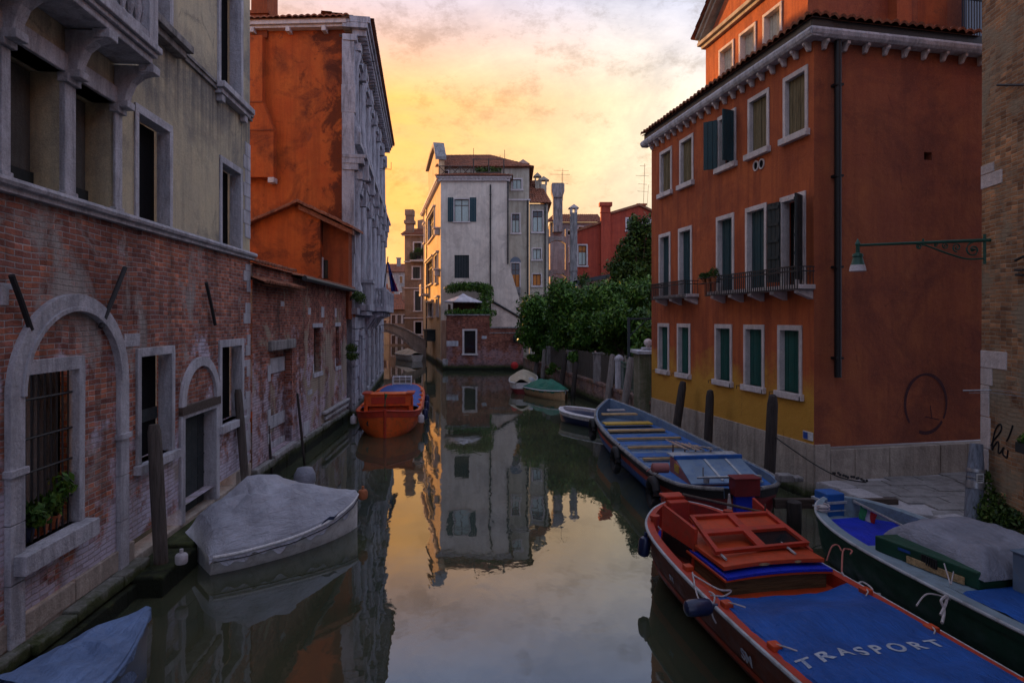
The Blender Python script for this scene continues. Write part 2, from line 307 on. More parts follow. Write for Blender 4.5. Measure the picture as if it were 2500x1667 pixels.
def waterm():
    g = G('canal_water'); p = g.pos((1, .55, 1))
    h = g.math('ADD', g.math('MULTIPLY', g.noise(p, 1.3, 3, .5, .6), 1.0), g.math('MULTIPLY', g.noise(g.pos((1.2, 1.0, 1)), 5.5, 3, .5), .10))
    bump = g.n('ShaderNodeBump'); bump.inputs['Strength'].default_value = .085; bump.inputs['Distance'].default_value = .05
    g.nt.links.new(h, bump.inputs['Height'])
    col = g.ramp(g.noise(g.pos(), .35, 4), [(.35, (.030, .040, .025)), (.65, (.065, .066, .036))])
    m = g.done(col, .02, None, spec=.5); g.b.inputs['IOR'].default_value = 2.1; g.b.inputs['Specular Tint'].default_value = (.74, .83, 1, 1)
    g.nt.links.new(bump.outputs[0], g.b.inputs['Normal']); return m
M['water'] = waterm()

# ------------------------------------------------------------------ helpers
def gp(u, v, z):                       # the place at height z seen at photo pixel (u, v)
    Y = (EYE - z) * FOC / (v - HY); return Vector(((u - CX) / FOC * Y, Y, z))
def at(u, v, Y): return Vector(((u - CX) / FOC * Y, Y, EYE - (v - HY) / FOC * Y))
ABS = {}
SPLIT = {'quoin', 'bracket', 'stone_jamb', 'stone_plaque', 'shutter_catch', 'band', 'bollard', 'pile', 'worn_patch', 'side_wall', 'string_course'}
def props(o, label=None, cat=None, group=None, kind=None):
    if label: o['label'] = label
    if cat: o['category'] = cat
    if group: o['group'] = group
    if kind: o['kind'] = kind
    return o
def thing(name, label, cat, loc=(0, 0, 0), rz=0, group=None):
    o = bpy.data.objects.new(name, None); C.objects.link(o); o.location = loc; o.rotation_euler = (0, 0, rz)
    o.empty_display_size = .3; ABS[o.name] = Vector(loc)
    return props(o, label, cat, group)
class Fac:                             # a wall plane: s along it, o outwards, z up
    def __init__(s, p0, p1, flip=False):
        s.p = Vector((p0[0], p0[1], 0)); d = Vector((p1[0] - p0[0], p1[1] - p0[1], 0)); s.L = d.length; s.t = d / s.L
        s.n = Vector((s.t.y, -s.t.x, 0))
        if flip: s.n = -s.n
        s.holes = []
    def T(s, q): return s.p + s.t * q[0] + s.n * q[1] + Vector((0, 0, q[2]))
    def sz(s, u, v, o=0):
        a = (u - CX) / FOC; q = s.p + s.n * o
        # (q.x + k t.x) = a (q.y + k t.y)
        k = (a * q.y - q.x) / (s.t.x - a * s.t.y); Y = q.y + k * s.t.y
        return k, EYE - (v - HY) / FOC * Y
    def s(s, u, o=0): return s.sz(u, HY, o)[0]
    def rect(s, uL, uR, vT, vB, at='R', o=0):
        a = s.s(uL, o); b = s.s(uR, o); r = uR if at == 'R' else uL
        zt = s.sz(r, vT, o)[1]; zb = s.sz(r, vB, o)[1]
        return min(a, b), max(a, b), zb, zt
class MB:
    def __init__(s, T=None): s.v = []; s.f = []; s.uv = []; s.T = T or (lambda q: Vector(q))
    def face(s, pts, uv=None):
        i = len(s.v); P = [Vector(p) for p in pts]; s.v += [s.T(p) for p in P]; s.f.append(tuple(range(i, i + len(P))))
        if uv is None:
            n = Vector((0, 0, 0))
            for k in range(len(P)):
                a, b = P[k], P[(k + 1) % len(P)]
                n += Vector(((a.y - b.y) * (a.z + b.z), (a.z - b.z) * (a.x + b.x), (a.x - b.x) * (a.y + b.y)))
            ax = max(range(3), key=lambda q: abs(n[q]))
            uv = [(p.y, p.z) if ax == 0 else (p.x, p.z) if ax == 1 else (p.x, p.y) for p in P]
        s.uv += uv
    def box(s, x0, x1, y0, y1, z0, z1, skip=''):
        if x0 > x1: x0, x1 = x1, x0
        if y0 > y1: y0, y1 = y1, y0
        if z0 > z1: z0, z1 = z1, z0
        q = lambda a, b, c: ((x0, x1)[a], (y0, y1)[b], (z0, z1)[c])
        for k, f in dict(w=((0, 0, 0), (0, 0, 1), (0, 1, 1), (0, 1, 0)), e=((1, 0, 0), (1, 1, 0), (1, 1, 1), (1, 0, 1)),
                         s=((0, 0, 0), (1, 0, 0), (1, 0, 1), (0, 0, 1)), n=((0, 1, 0), (0, 1, 1), (1, 1, 1), (1, 1, 0)),
                         b=((0, 0, 0), (0, 1, 0), (1, 1, 0), (1, 0, 0)), t=((0, 0, 1), (1, 0, 1), (1, 1, 1), (0, 1, 1))).items():
            if k not in skip: s.face([q(*a) for a in f])
        return s
    def extrude(s, poly, axis, a, b):      # poly: 2-D points in the plane across axis ('x': (y,z), 'y': (x,z), 'z': (x,y))
        mk = {'x': lambda p, k: (k, p[0], p[1]), 'y': lambda p, k: (p[0], k, p[1]), 'z': lambda p, k: (p[0], p[1], k)}[axis]
        s.face([mk(p, a) for p in poly]); s.face([mk(p, b) for p in reversed(poly)])
        for i in range(len(poly)):
            p, q = poly[i], poly[(i + 1) % len(poly)]; s.face([mk(p, a), mk(q, a), mk(q, b), mk(p, b)])
        return s
    def tube(s, path, r, seg=8, cap=True):
        P = [Vector(p) for p in path]; n = len(P); rs = r if isinstance(r, (list, tuple)) else [r] * n; rings = []
        for i in range(n):
            d = (P[min(i + 1, n - 1)] - P[max(i - 1, 0)]).normalized()
            u = d.cross(Vector((0, 0, 1)) if abs(d.z) < .95 else Vector((1, 0, 0))).normalized(); w = d.cross(u)
            rings.append([P[i] + (u * math.cos(2 * math.pi * k / seg) + w * math.sin(2 * math.pi * k / seg)) * rs[i] for k in range(seg)])
        for i in range(n - 1):
            for k in range(seg): s.face([rings[i][k], rings[i][(k + 1) % seg], rings[i + 1][(k + 1) % seg], rings[i + 1][k]])
        if cap: s.face(rings[0][::-1]); s.face(rings[-1])
        return s
    def lathe(s, c, prof, seg=12):          # prof: (radius, z)
        c = Vector(c)
        pt = lambda r, z, k: c + Vector((r * math.cos(2 * math.pi * k / seg), r * math.sin(2 * math.pi * k / seg), z))
        for (r0, z0), (r1, z1) in zip(prof, prof[1:]):
            for k in range(seg):
                a, b, d, e = pt(r0, z0, k), pt(r0, z0, k + 1), pt(r1, z1, k + 1), pt(r1, z1, k)
                if r0 < 1e-6: s.face([a, d, e])
                elif r1 < 1e-6: s.face([a, b, d])
                else: s.face([a, b, d, e])
        return s
    def grid(s, rows, uv=None):             # rows of equally many points
        for i in range(len(rows) - 1):
            for j in range(len(rows[0]) - 1): s.face([rows[i][j], rows[i][j + 1], rows[i + 1][j + 1], rows[i + 1][j]])
        return s
    def build(s, name, mat, parent=None, smooth=False, bevel=0, local=False, merge=True, solid=0):
        if name in SPLIT and parent is not None and len(s.f) > 1:
            key = {}; par = list(range(len(s.v)))
            def fd(i):
                while par[i] != i: par[i] = par[par[i]]; i = par[i]
                return i
            for i, p in enumerate(s.v):
                k = tuple(round(c * 2000) for c in p)
                if k in key: par[fd(i)] = fd(key[k])
                else: key[k] = i
            for f in s.f:
                for i in f[1:]: par[fd(i)] = fd(f[0])
            gr = {}; u0 = 0
            for f in s.f: gr.setdefault(fd(f[0]), []).append((f, u0)); u0 += len(f)
            if len(gr) > 1:
                first = None
                for g in gr.values():
                    t = MB()
                    for f, u in g: i = len(t.v); t.v += [s.v[j] for j in f]; t.f.append(tuple(range(i, i + len(f)))); t.uv += s.uv[u:u + len(f)]
                    o = t._mk(name, mat, parent, smooth, bevel, local, merge, solid); first = first or o
                return first
        return s._mk(name, mat, parent, smooth, bevel, local, merge, solid)
    def _mk(s, name, mat, parent=None, smooth=False, bevel=0, local=False, merge=True, solid=0):
        me = bpy.data.meshes.new(name); off = Vector((0, 0, 0))
        if parent is not None and not local: off = ABS[parent.name]
        if local and parent is None: off = Vector((0, 0, 0))
        me.from_pydata([tuple(p - off) for p in s.v], [], s.f)
        ul = me.uv_layers.new(name='UVMap'); ul.data.foreach_set('uv', [c for p in s.uv for c in p])
        bm = bmesh.new(); bm.from_mesh(me)
        if merge: bmesh.ops.remove_doubles(bm, verts=bm.verts, dist=1e-4)
        bmesh.ops.recalc_face_normals(bm, faces=bm.faces); bm.to_mesh(me); bm.free()
        if smooth:
            me.polygons.foreach_set('use_smooth', [True] * len(me.polygons))
            if smooth != 'all': me.set_sharp_from_angle(angle=R(40) if smooth is True else R(smooth))
        me.materials.append(mat if not isinstance(mat, str) else M[mat])
        o = bpy.data.objects.new(name, me); C.objects.link(o)
        if parent is not None: o.parent = parent
        ABS[o.name] = off
        if solid:
            d = o.modifiers.new('solid', 'SOLIDIFY'); d.thickness = solid; d.offset = 0
        if bevel:
            b = o.modifiers.new('bevel', 'BEVEL'); b.width = bevel; b.segments = 2; b.limit_method = 'ANGLE'; b.angle_limit = R(50)
        return o
def top(mb, name, mat, label, cat, group=None, **k):     # a thing that is one mesh; origin at its base
    V = np.array([tuple(p) for p in mb.v]); c = Vector((V[:, 0].mean(), V[:, 1].mean(), V[:, 2].min()))
    mb.v = [p - c for p in mb.v]; o = mb.build(name, mat, **k); o.location = c; ABS[o.name] = c
    return props(o, label, cat, group)
def wall(mb, fc, s0, s1, z0, z1, depth=.25, holes=None):
    H = [h for h in (fc.holes if holes is None else holes) if h[1] > s0 and h[0] < s1 and h[3] > z0 and h[2] < z1]
    cl = lambda a, lo, hi: max(lo, min(hi, a))
    xs = sorted({s0, s1} | {cl(h[i], s0, s1) for h in H for i in (0, 1)}); zs = sorted({z0, z1} | {cl(h[i], z0, z1) for h in H for i in (2, 3)})
    for a, b in zip(xs, xs[1:]):
        for c, d in zip(zs, zs[1:]):
            if b - a < 1e-5 or d - c < 1e-5: continue
            m, n = (a + b) / 2, (c + d) / 2
            if any(h[0] < m < h[1] and h[2] < n < h[3] for h in H): continue
            mb.face([(a, 0, c), (b, 0, c), (b, 0, d), (a, 0, d)])
    for h in H:
        a, b, c, d = cl(h[0], s0, s1), cl(h[1], s0, s1), cl(h[2], z0, z1), cl(h[3], z0, z1); e = -depth
        mb.face([(a, 0, c), (a, e, c), (a, e, d), (a, 0, d)]); mb.face([(b, 0, c), (b, 0, d), (b, e, d), (b, e, c)])
        mb.face([(a, 0, c), (b, 0, c), (b, e, c), (a, e, c)]); mb.face([(a, 0, d), (a, e, d), (b, e, d), (b, 0, d)])
def boards(mb, a, b, o0, o1, c, d, n, gap=.012):
    w = (b - a) / n
    for i in range(n): mb.box(a + i * w + gap / 2, a + (i + 1) * w - gap / 2, o0, o1 - .004 * (i % 2), c, d)
def window(fc, par, s0, s1, z0, z1, fw=.12, proud=.03, depth=.2, fill='glass', mat='stonewin', sill=.16, fillm=None, bars=1, rail=True, framem='frame', name='window', lint=None, sillo=.12, curt=None):
    m = MB(fc.T); fc.holes.append((s0, s1, z0, z1)); lint = fw if lint is None else lint; zb = z0
    m.box(s0, s0 + fw, -depth, proud, z0, z1 - lint); m.box(s1 - fw, s1, -depth, proud, z0, z1 - lint); m.box(s0, s1, -depth, proud, z1 - lint, z1)
    w = m.build(name, mat, par, bevel=.008)
    a, b, c, d = s0 + fw, s1 - fw, zb, z1 - lint
    if sill:
        q = MB(fc.T); q.box(s0 - .06, s1 + .06, -depth, sillo, z0 - sill, z0); q.build('sill', mat, w, bevel=.01)
    if fill == 'glass':
        q = MB(fc.T); q.box(a, b, -depth - .02, -depth + .004, c, d); q.build('pane', fillm or 'glass', w)
        if curt:
            q = MB(fc.T); q.box(a + .02, b - .02, -depth - .0, -depth + .012, c + .03, c + (d - c) * curt[1]); q.build('curtain', curt[0], w)
        if framem:
            q = MB(fc.T); t = .05
            for k in range(bars + 2):
                x = a + (b - a - t) * k / (bars + 1); q.box(x, x + t, -depth + .015, -depth + .05, c, d)
            for zz in ([c, d - t] + ([c + (d - c) * .72] if rail else [])): q.box(a, b, -depth + .012, -depth + .046, zz, zz + t)
            q.build('sash', framem, w)
    elif fill == 'shutter':
        q = MB(fc.T); boards(q, a, b, -depth + .0, -depth + .05, c, d, max(2, round((b - a) / .13)), .014)
        mid = (a + b) / 2; q.box(mid - .012, mid + .012, -depth + .05, -depth + .062, c, d); q.build('shutter', fillm or 'shgreen', w)
    elif fill == 'dark':
        q = MB(fc.T); q.box(a, b, -depth - .06, -depth - .04, c, d); q.build('pane', fillm or 'void', w)
    elif fill == 'open':
        q = MB(fc.T); q.box(a, b, -depth - .05, -depth - .03, c, d); q.build('pane', 'void', w)
    return w
def leaf_shutter(fc, w, hs, side, width, z0, z1, ang, mat, bars=True, o0=.04):
    # one shutter leaf hinged at hs, swung out by ang degrees from the closed position
    m = MB(lambda q: fc.T((hs + side * (q[0] * math.cos(R(ang)) - q[1] * math.sin(R(ang))), o0 + q[0] * math.sin(R(ang)) + q[1] * math.cos(R(ang)), q[2])))
    boards(m, 0, width, 0, .04, z0, z1, 3)
    if bars:
        for k in range(5):
            z = z0 + (z1 - z0) * (.08 + .21 * k); m.box(.02, width - .02, .04, .062, z, z + .07)
    return m.build('shutter', mat, w)
def tiles(mb, e0, e1, r1, r0, pitch=.22, amp=.05, jit=.012, course=.38):
    # corrugated clay tiles between the eave e0->e1 and the ridge r0->r1
    e0, e1, r0, r1 = map(Vector, (e0, e1, r0, r1)); n = max(2, int((e1 - e0).length / pitch)); k = 6
    up = (e1 - e0).cross(r0 - e0).normalized(); up = up if up.z > 0 else -up
    m = max(1, int((r0 - e0).length / course)); rows = []
    offs = [[random.uniform(-jit, jit) for _ in range(n + 1)] for _ in range(m + 1)]
    for i in range(m):
        lo, hi = i / m, (i + 1) / m; A = []; B = []
        for j in range(n * k + 1):
            f = j / (n * k); h = amp * abs(math.sin(math.pi * j / k)) if (j // k) % 1 == 0 else 0
            b0 = e0.lerp(e1, f); b1 = r0.lerp(r1, f); o = offs[i][j // k]
            A.append(b0.lerp(b1, lo) + up * (h + .035 + o)); B.append(b0.lerp(b1, hi) + up * (h * .85 + o * .5))
        rows += [A, B]
    mb.grid(rows)
    A = rows[0]; E = [p - up * .06 for p in A]
    mb.grid([E, A]); mb.face([e0 - up * .05, e1 - up * .05, r1 - up * .05, r0 - up * .05])
def foliage(name, mat, par, clumps, n, size, flat=.0, seed=1, droop=.25, shell=.35):
    r = np.random.default_rng(seed); vol = np.array([c[1][0] * c[1][1] * c[1][2] for c in clumps]) ** .8; cnt = r.multinomial(n, vol / vol.sum())
    P = []; N = []
    for (c, rad), k in zip(clumps, cnt):
        d = r.normal(size=(k, 3)); d /= np.linalg.norm(d, axis=1)[:, None]
        rr = r.uniform(shell, 1.0, size=(k, 1)) ** .6 * (1 + .18 * r.normal(size=(k, 1)) * r.random((k, 1)))
        P.append(np.array(c) + d * rr * np.array(rad)); N.append(d)
    P = np.concatenate(P); N = np.concatenate(N); k = len(P)
    nn = N * .6 + r.normal(size=(k, 3)) * .7 + np.array([0, 0, .35]); nn /= np.linalg.norm(nn, axis=1)[:, None]
    t = np.cross(nn, r.normal(size=(k, 3))); t /= np.linalg.norm(t, axis=1)[:, None]; t[:, 2] -= droop; b = np.cross(nn, t)
    L = size * r.uniform(.5, 1.6, (k, 1)); Wd = L * .42
    q = np.stack([P - t * L * .5, P + b * Wd * .5 + nn * L * .06, P + t * L * .5, P - b * Wd * .5 + nn * L * .06], 1).reshape(-1, 3)
    off = np.array(ABS[par.name]) if par is not None else q.mean(0) * 0
    q = q - off; me = bpy.data.meshes.new(name); me.vertices.add(4 * k); me.loops.add(4 * k); me.polygons.add(k)
    me.vertices.foreach_set('co', q.ravel()); me.loops.foreach_set('vertex_index', np.arange(4 * k, dtype=np.int32))
    me.polygons.foreach_set('loop_start', np.arange(0, 4 * k, 4, dtype=np.int32)); me.update(calc_edges=True)
    me.materials.append(M[mat]); o = bpy.data.objects.new(name, me); C.objects.link(o)
    if par is not None: o.parent = par
    return o
def text_mesh(name, txt, size, mat, parent, X, Y, O, thick=.004, space=1.0, local=True, shear=0):
    cu = bpy.data.curves.new(name, 'FONT'); cu.body = txt; cu.size = size; cu.extrude = thick; cu.space_character = space; cu.offset = size * .018; cu.shear = shear
    to = bpy.data.objects.new(name + '_src', cu); me = bpy.data.meshes.new_from_object(to); bpy.data.objects.remove(to); bpy.data.curves.remove(cu)
    X, Y, O = Vector(X), Vector(Y), Vector(O); Z = X.cross(Y)
    for v in me.vertices: p = v.co.copy(); v.co = O + X * p.x + Y * p.y + Z * p.z
    me.materials.clear(); me.materials.append(M[mat]); o = bpy.data.objects.new(name, me); C.objects.link(o); o.parent = parent; return o
def pipe(fc, par, s, z0, z1, r=.05, o=.09, mat='black', name='downpipe'):
    m = MB(fc.T); m.tube([(s, o, z0), (s, o, z1)], r, 10)
    for z in np.arange(z0 + .4, z1, 2.0): m.box(s - r - .02, s + r + .02, 0, o + r * .9, z, z + .05)
    return m.build(name, mat, par, smooth=True)

# ------------------------------------------------------------------ water and ground
wm = MB(); wm.face([(-400, -200, 0), (400, -200, 0), (400, 900, 0), (-400, 900, 0)]); props(wm.build('water', 'water'), kind='structure')

# ------------------------------------------------------------------ grey house with brick ground floor (left)
B1 = thing('brick_house', 'tall house with grey plaster above brick and stone arches, left bank near the camera', 'house', (-6, 4, 0))
F1 = Fac((-4.98 - .075 * -14, -14), (-4.98 - .075 * 14.28, 14.28)); LEN1 = F1.L
if F1.n.x < 0: F1.n = -F1.n
BELT = 5.5
# big barred window under the arch
a, b, zb, zt = F1.rect(27, 198, 890, 1266)
ai, bi = F1.s(47), F1.s(183); zl = F1.sz(198, 867)[1]; zt = F1.sz(183, 900)[1]
w = window(F1, B1, a, b, zb, zl, fw=(ai - a) * .9, lint=zl - zt, depth=.10, fill=None, mat='stone', sill=.22, sillo=.2, proud=.05)
q = MB(F1.T); q.box(ai - .2, bi + 1.1, -.62, -.6, zb - .05, zt + .05); q.build('pane', 'void', w)
q = MB(F1.T)
for k in range(9):
    x = ai + (bi - ai) * (k + .5) / 9; q.tube([(x, -.05, zb), (x, -.05, zt)], .013, 6)
for z in (.18, .42, .62, .85): q.tube([(ai, -.04, zb + (zt - zb) * z), (bi, -.04, zb + (zt - zb) * z)], .014, 6)
q.build('window_grille', 'iron', w)
q = MB(F1.T)
for k in range(5):
    x = ai + (bi - ai) * (.72 + .13 * k); q.tube([(x, -.42, zb), (x + .01, -.42 + .01 * (k % 2), zt)], .055, 8)
q.build('curtain', 'grey9', w)
# second window, small window, door
a, b, zb, zt = F1.rect(330.6, 422, 851, 1131, 'L'); zb = F1.sz(343, 1131)[1]; W2 = (a, b, zb, zt)
w = window(F1, B1, a, b, zb, zt, fw=.11, lint=.13, depth=.19, fill='dark', mat='stone', sill=.14, proud=.04)
q = MB(F1.T); q.box(a + .1, b - .1, -.225, -.205, zb + .55, zb + .75); q.build('shelf', 'shdark', w)
a3, b3, zb3, zt3 = F1.rect(532.7, 592, 830.6, 1040, 'L')
w = window(F1, B1, a3, b3, zb3, zt3, fw=.12, lint=.15, depth=.2, fill='dark', mat='stone', sill=.16, proud=.04)
da, db = F1.s(436), F1.s(531); dz = F1.sz(440, 1015)[1]
fwj = .16
m = MB(F1.T); F1.holes.append((da, db, .42, dz))
m.box(da, da + fwj, -.24, .05, .42, dz); m.box(db - fwj, db, -.24, .05, .42, dz)
m.box(da, db, -.24, .045, dz - .07, dz - .001); door = m.build('doorway', 'stone', B1, bevel=.01)
q = MB(F1.T); boards(q, da + fwj, db - fwj, -.26, -.2, .42, dz, 5)
for k in range(6): q.box(da + fwj, db - fwj, -.205, -.19, .6 + k * .37, .63 + k * .37)
q.build('door_leaf', 'shdark', door)
q = MB(F1.T); q.box(da - .0, db + .0, -.05, .07, dz, dz + .15); q.build('lintel', 'beam', door)
dc = (da + db) / 2; dr = (db - da) / 2
def archring(mb, fc, c, zc, ri, ro, o0, o1, a0=0, a1=180, seg=24, ry=1.0):
    for k in range(seg):
        t0, t1 = R(a0 + (a1 - a0) * k / seg), R(a0 + (a1 - a0) * (k + 1) / seg); p = []
        for t, r in ((t0, ri), (t0, ro), (t1, ro), (t1, ri)): p.append((c + r * math.cos(t), zc + r * math.sin(t) * ry))
        mb.face([(x, o1, z) for x, z in p]); mb.face([(p[0][0], o0, p[0][1]), (p[0][0], o1, p[0][1]), (p[3][0], o1, p[3][1]), (p[3][0], o0, p[3][1])])
        mb.face([(p[1][0], o0, p[1][1]), (p[2][0], o0, p[2][1]), (p[2][0], o1, p[2][1]), (p[1][0], o1, p[1][1])])
ztop = F1.sz(480, 871.5)[1]
m = MB(F1.T); archring(m, F1, dc, dz + .15, dr - .17, dr, 0, .06, ry=(ztop - dz - .15) / dr); m.build('door_arch', 'stone', B1)
# great arch
c = (F1.s(283) + F1.s(46)) / 2; ri = (F1.s(283) - F1.s(46)) / 2; zsp = 4.10 - ri
m = MB(F1.T); archring(m, F1, c, zsp, ri, ri + .22, 0, .07); archring(m, F1, c, zsp, ri - .0, ri + .06, .07, .095)
for sgn in (-1, 1):
    x0, x1 = sorted((c + sgn * ri, c + sgn * (ri + .22)))
    for z0, z1 in ((.42, 1.1), (1.11, 1.75), (1.76, 2.3), (2.31, zsp)): m.box(x0 - .004, x1 + .004, 0, .07, z0, z1)
    m.box(x0 - .03, x1 + .03, 0, .10, 2.28, 2.36)
m.build('archway', 'stone', B1, bevel=.006)
# stone blocks bedded in the brick
m = MB(F1.T)
for u0, u1, v0, v1 in ((285, 340, 832, 849), (302, 340, 815, 831), (0, 20, 705, 745), (0, 30, 690, 706)):
    x0, x1, z0, z1 = F1.rect(u0, u1, v0, v1, 'L'); m.box(x0, x1, -.05, .012, z0, z1)
for k in range(20):
    z = .75 + k * .242; wdt = (.22, .42, .30, .18)[k % 4]
    if z < BELT - .25 and k not in (7, 12, 15): m.box(LEN1 - wdt, LEN1 + .015, -.3, .015, z, z + (.235 if k % 3 else .15))
for k in range(7):
    z = BELT + .35 + k * .31; m.box(LEN1 - .32 - .1 * (k % 2), LEN1 + .012, -.3, .012, z, z + .3)
m.build('quoin', 'stone', B1, bevel=.006)
for (u0, v0), (u1, v1) in (((4, 672), (64, 805)), ((288, 653), (236, 800)), ((490, 690), (519, 793))):
    s0, z0 = F1.sz(u0, v0); s1, z1 = F1.sz(u1, v1); m = MB(F1.T); m.tube([(s0, .10, z0), ((s0 + s1) / 2, .08, (z0 + z1) / 2), (s1, .05, z1)], .032, 8); m.build('wall_anchor', 'iron', B1)
# upper floor windows
cols = [(-40, 20), (153, 180), (277, 294)]; colz = 7.05
for i in range(-2, 2):
    if i == -2: x0, x1 = F1.s(20) - 2.4, F1.s(20) - 1.3
    elif i == -1: x0, x1 = F1.s(20) - 1.3 + .14, F1.s(20) - .14
    else: x0, x1 = F1.s(cols[i][1]), F1.s(cols[i + 1][0])
    F1.holes.append((x0, x1, BELT + .02, colz)); m = MB(F1.T)
    m.box(x0, x1, -.44, -.42, BELT, colz); o = m.build('window', 'void', B1)
    q = MB(F1.T); q.box(x0 + (x1 - x0) * .52, x1 - .02, -.41, -.37, BELT + .05, colz - .02); q.build('shutter', plaster('dull_shutter', (.11, .105, .095)), o)
    q = MB(F1.T); q.box(x0, x1, -.36, -.34, BELT + .02, BELT + .30); q.build('window_rail', 'shdark', o)
m = MB(F1.T)
for xx, hw in ((F1.s(20) - .07, .07), ((F1.s(153) + F1.s(180)) / 2, (F1.s(180) - F1.s(153)) / 2), ((F1.s(277) + F1.s(294)) / 2, (F1.s(294) - F1.s(277)) / 2), (F1.s(20) - 1.23, .08)):
    m.box(xx - hw, xx + hw, -.05, .03, BELT + .02, colz - .12); m.box(xx - hw - .015, xx + hw + .015, -.05, .05, BELT + .02, BELT + .09); m.box(xx - hw - .03, xx + hw + .03, -.05, .08, colz - .12, colz)
xa, xb = F1.s(20) - 2.6, F1.s(296)
m.box(xa, xb, -.3, .05, colz, colz + .24); m.build('column', 'stone', B1, bevel=.01)
a, b, _, zt = F1.rect(327, 418, 249, 600, 'L'); window(F1, B1, a, b, BELT + .02, zt, fw=.10, lint=.13, depth=.19, fill='dark', mat='stone', sill=0, proud=.03)
a, b, _, zt = F1.rect(535, 590, 377.6, 600, 'L'); window(F1, B1, a, b, BELT + .02, zt, fw=.11, lint=.13, depth=.22, fill='dark', mat='stone', sill=0, proud=.03)
a, b = F1.s(530), F1.s(590); w = window(F1, B1, a, b, 8.72, 11.4, fw=.12, depth=.22, fill='dark', mat='stone', sill=0, proud=.04)
q = MB(F1.T); q.box(a - .18, b + .22, -.1, .22, 8.60, 8.72); q.box(a - .12, b + .16, -.1, .15, 8.50, 8.60); q.box(a - .05, a + .12, 0, .12, 8.36, 8.5); q.box(b - .12, b + .05, 0, .12, 8.36, 8.5); q.build('sill', 'stone', w, bevel=.01)
a, b = F1.s(352), F1.s(418); w = window(F1, B1, a, b, 8.72, 11.4, fw=.12, depth=.22, fill='dark', mat='stone', sill=0, proud=.04)
q = MB(F1.T); q.box(a - .3, b + .28, -.1, .26, 8.60, 8.72); q.box(a - .2, b + .2, -.1, .17, 8.48, 8.60); q.build('sill', 'stonedark', w, bevel=.01)
m = MB(F1.T); m.box(F1.s(400), LEN1 + .03, -.2, .05, 8.56, 8.64); m.box(F1.s(400), LEN1 + .03, -.2, .08, 8.64, 8.70); m.build('string_course', 'stonedark', B1)
# balcony
e = F1.s(388, .6); bz = 7.62; by0, by1 = e - 5.2, e
bal = MB(F1.T); bal.box(by0, by1, 0, .52, bz, bz + .10); bal.box(by0 - .04, by1 + .04, 0, .57, bz + .10, bz + .17); bal.box(by0 - .08, by1 + .08, 0, .62, bz + .17, bz + .26)
balo = bal.build('balcony', 'stone', B1, bevel=.012)
q = MB(F1.T)
for k in range(4):
    x = (F1.s(20) - .07, (F1.s(153) + F1.s(180)) / 2, (F1.s(277) + F1.s(294)) / 2, F1.s(20) - 1.23)[k]
    prof = [(0, 7.02), (0, 7.6), (.5, 7.6), (.5, 7.5), (.36, 7.46), (.24, 7.36), (.17, 7.2), (.14, 7.02)]
    q.extrude(prof, 'x', x - .08, x + .08); q.box(x - .10, x + .10, 0, .2, 7.0, 7.1); q.box(x - .1, x + .1, .34, .55, 7.5, 7.62)
q.build('bracket', 'stone', balo, bevel=.012)
q = MB(F1.T); zb0 = bz + .26
for x in np.arange(by1 - .1, by0, -.19):
    x = float(x); q.lathe((x, .45, zb0 + .12), [(.055, 0), (.055, .06), (.03, .1), (.06, .25), (.06, .32), (.03, .5), (.05, .6), (.05, .66)], 8)
for x in (by1 - .1, by1 - 1.75, by1 - 3.4): q.box(x - .12, x + .12, .32, .58, zb0, zb0 + .8)
q.box(by0, by1, .33, .57, zb0, zb0 + .12); q.box(by0, by1, .33, .57, zb0 + .78, zb0 + .92)
for oo in (.1, .25): q.lathe((by1 - .1, oo, zb0 + .12), [(.055, 0), (.055, .06), (.03, .1), (.06, .25), (.06, .32), (.03, .5), (.05, .6), (.05, .66)], 8)
q.box(by1 - .2, by1, 0, .33, zb0 + .78, zb0 + .92); q.box(by1 - .2, by1, 0, .33, zb0, zb0 + .12)
q.build('balustrade', 'stone', balo, smooth=True)
# door above the balcony
q = MB(F1.T)
a, b = F1.s(20), F1.s(294); F1.holes.append((a, b, 7.95, 10.6)); q.box(a, b, -.4, -.38, 7.9, 10.6); q.build('window', 'glassb', B1)
# walls, belt, plinth
m = MB(F1.T); wall(m, F1, 0, LEN1, .7, BELT, .26); m.build('brick_wall', 'brick1', B1)
m = MB(F1.T); wall(m, F1, 0, LEN1, BELT, 17, .43); m.face([(LEN1, 0, 0), (LEN1, -12, 0), (LEN1, -12, 17), (LEN1, 0, 17)]); m.face([(0, 0, 0), (0, -12, 0), (0, -12, 17), (0, 0, 17)]); m.face([(0, 0, 17), (LEN1, 0, 17), (LEN1, -12, 17), (0, -12, 17)]); m.build('plaster_wall', 'plaster1', B1)
m = MB(F1.T); m.box(0, LEN1 + .05, -.2, .09, BELT - .14, BELT - .02); m.tube([(0, .1, BELT - .03), (LEN1 + .08, .1, BELT - .03)], .055, 8); m.build('string_course', 'stone', B1)
m = MB(F1.T); x = 0.0; hz = F1.s(304)
while x < LEN1:
    w_ = min(random.uniform(.8, 1.7), LEN1 - x)
    if not (x + w_ > da and x < db): m.box(x + .006, x + w_ - .006, -.3, .035 + random.uniform(-.008, .008), .42, .70 + random.uniform(-.02, .02))
    x += w_
m.box(0, LEN1, -.3, .02, -.6, .43); m.build('plinth', 'stoneb', B1, bevel=.015)
m = MB(F1.T); x = F1.s(0) - 3
while x < F1.s(300):
    w_ = random.uniform(.5, 1.1); m.box(x, x + w_ - .01, .03, .20 + random.uniform(-.03, .04), .26, .42 + random.uniform(-.03, .01)); m.box(x, x + w_ - .015, .03, .30 + random.uniform(-.04, .04), -.4, .24 + random.uniform(-.04, .02)); x += w_
m.build('footing', 'stonew', B1, bevel=.02)
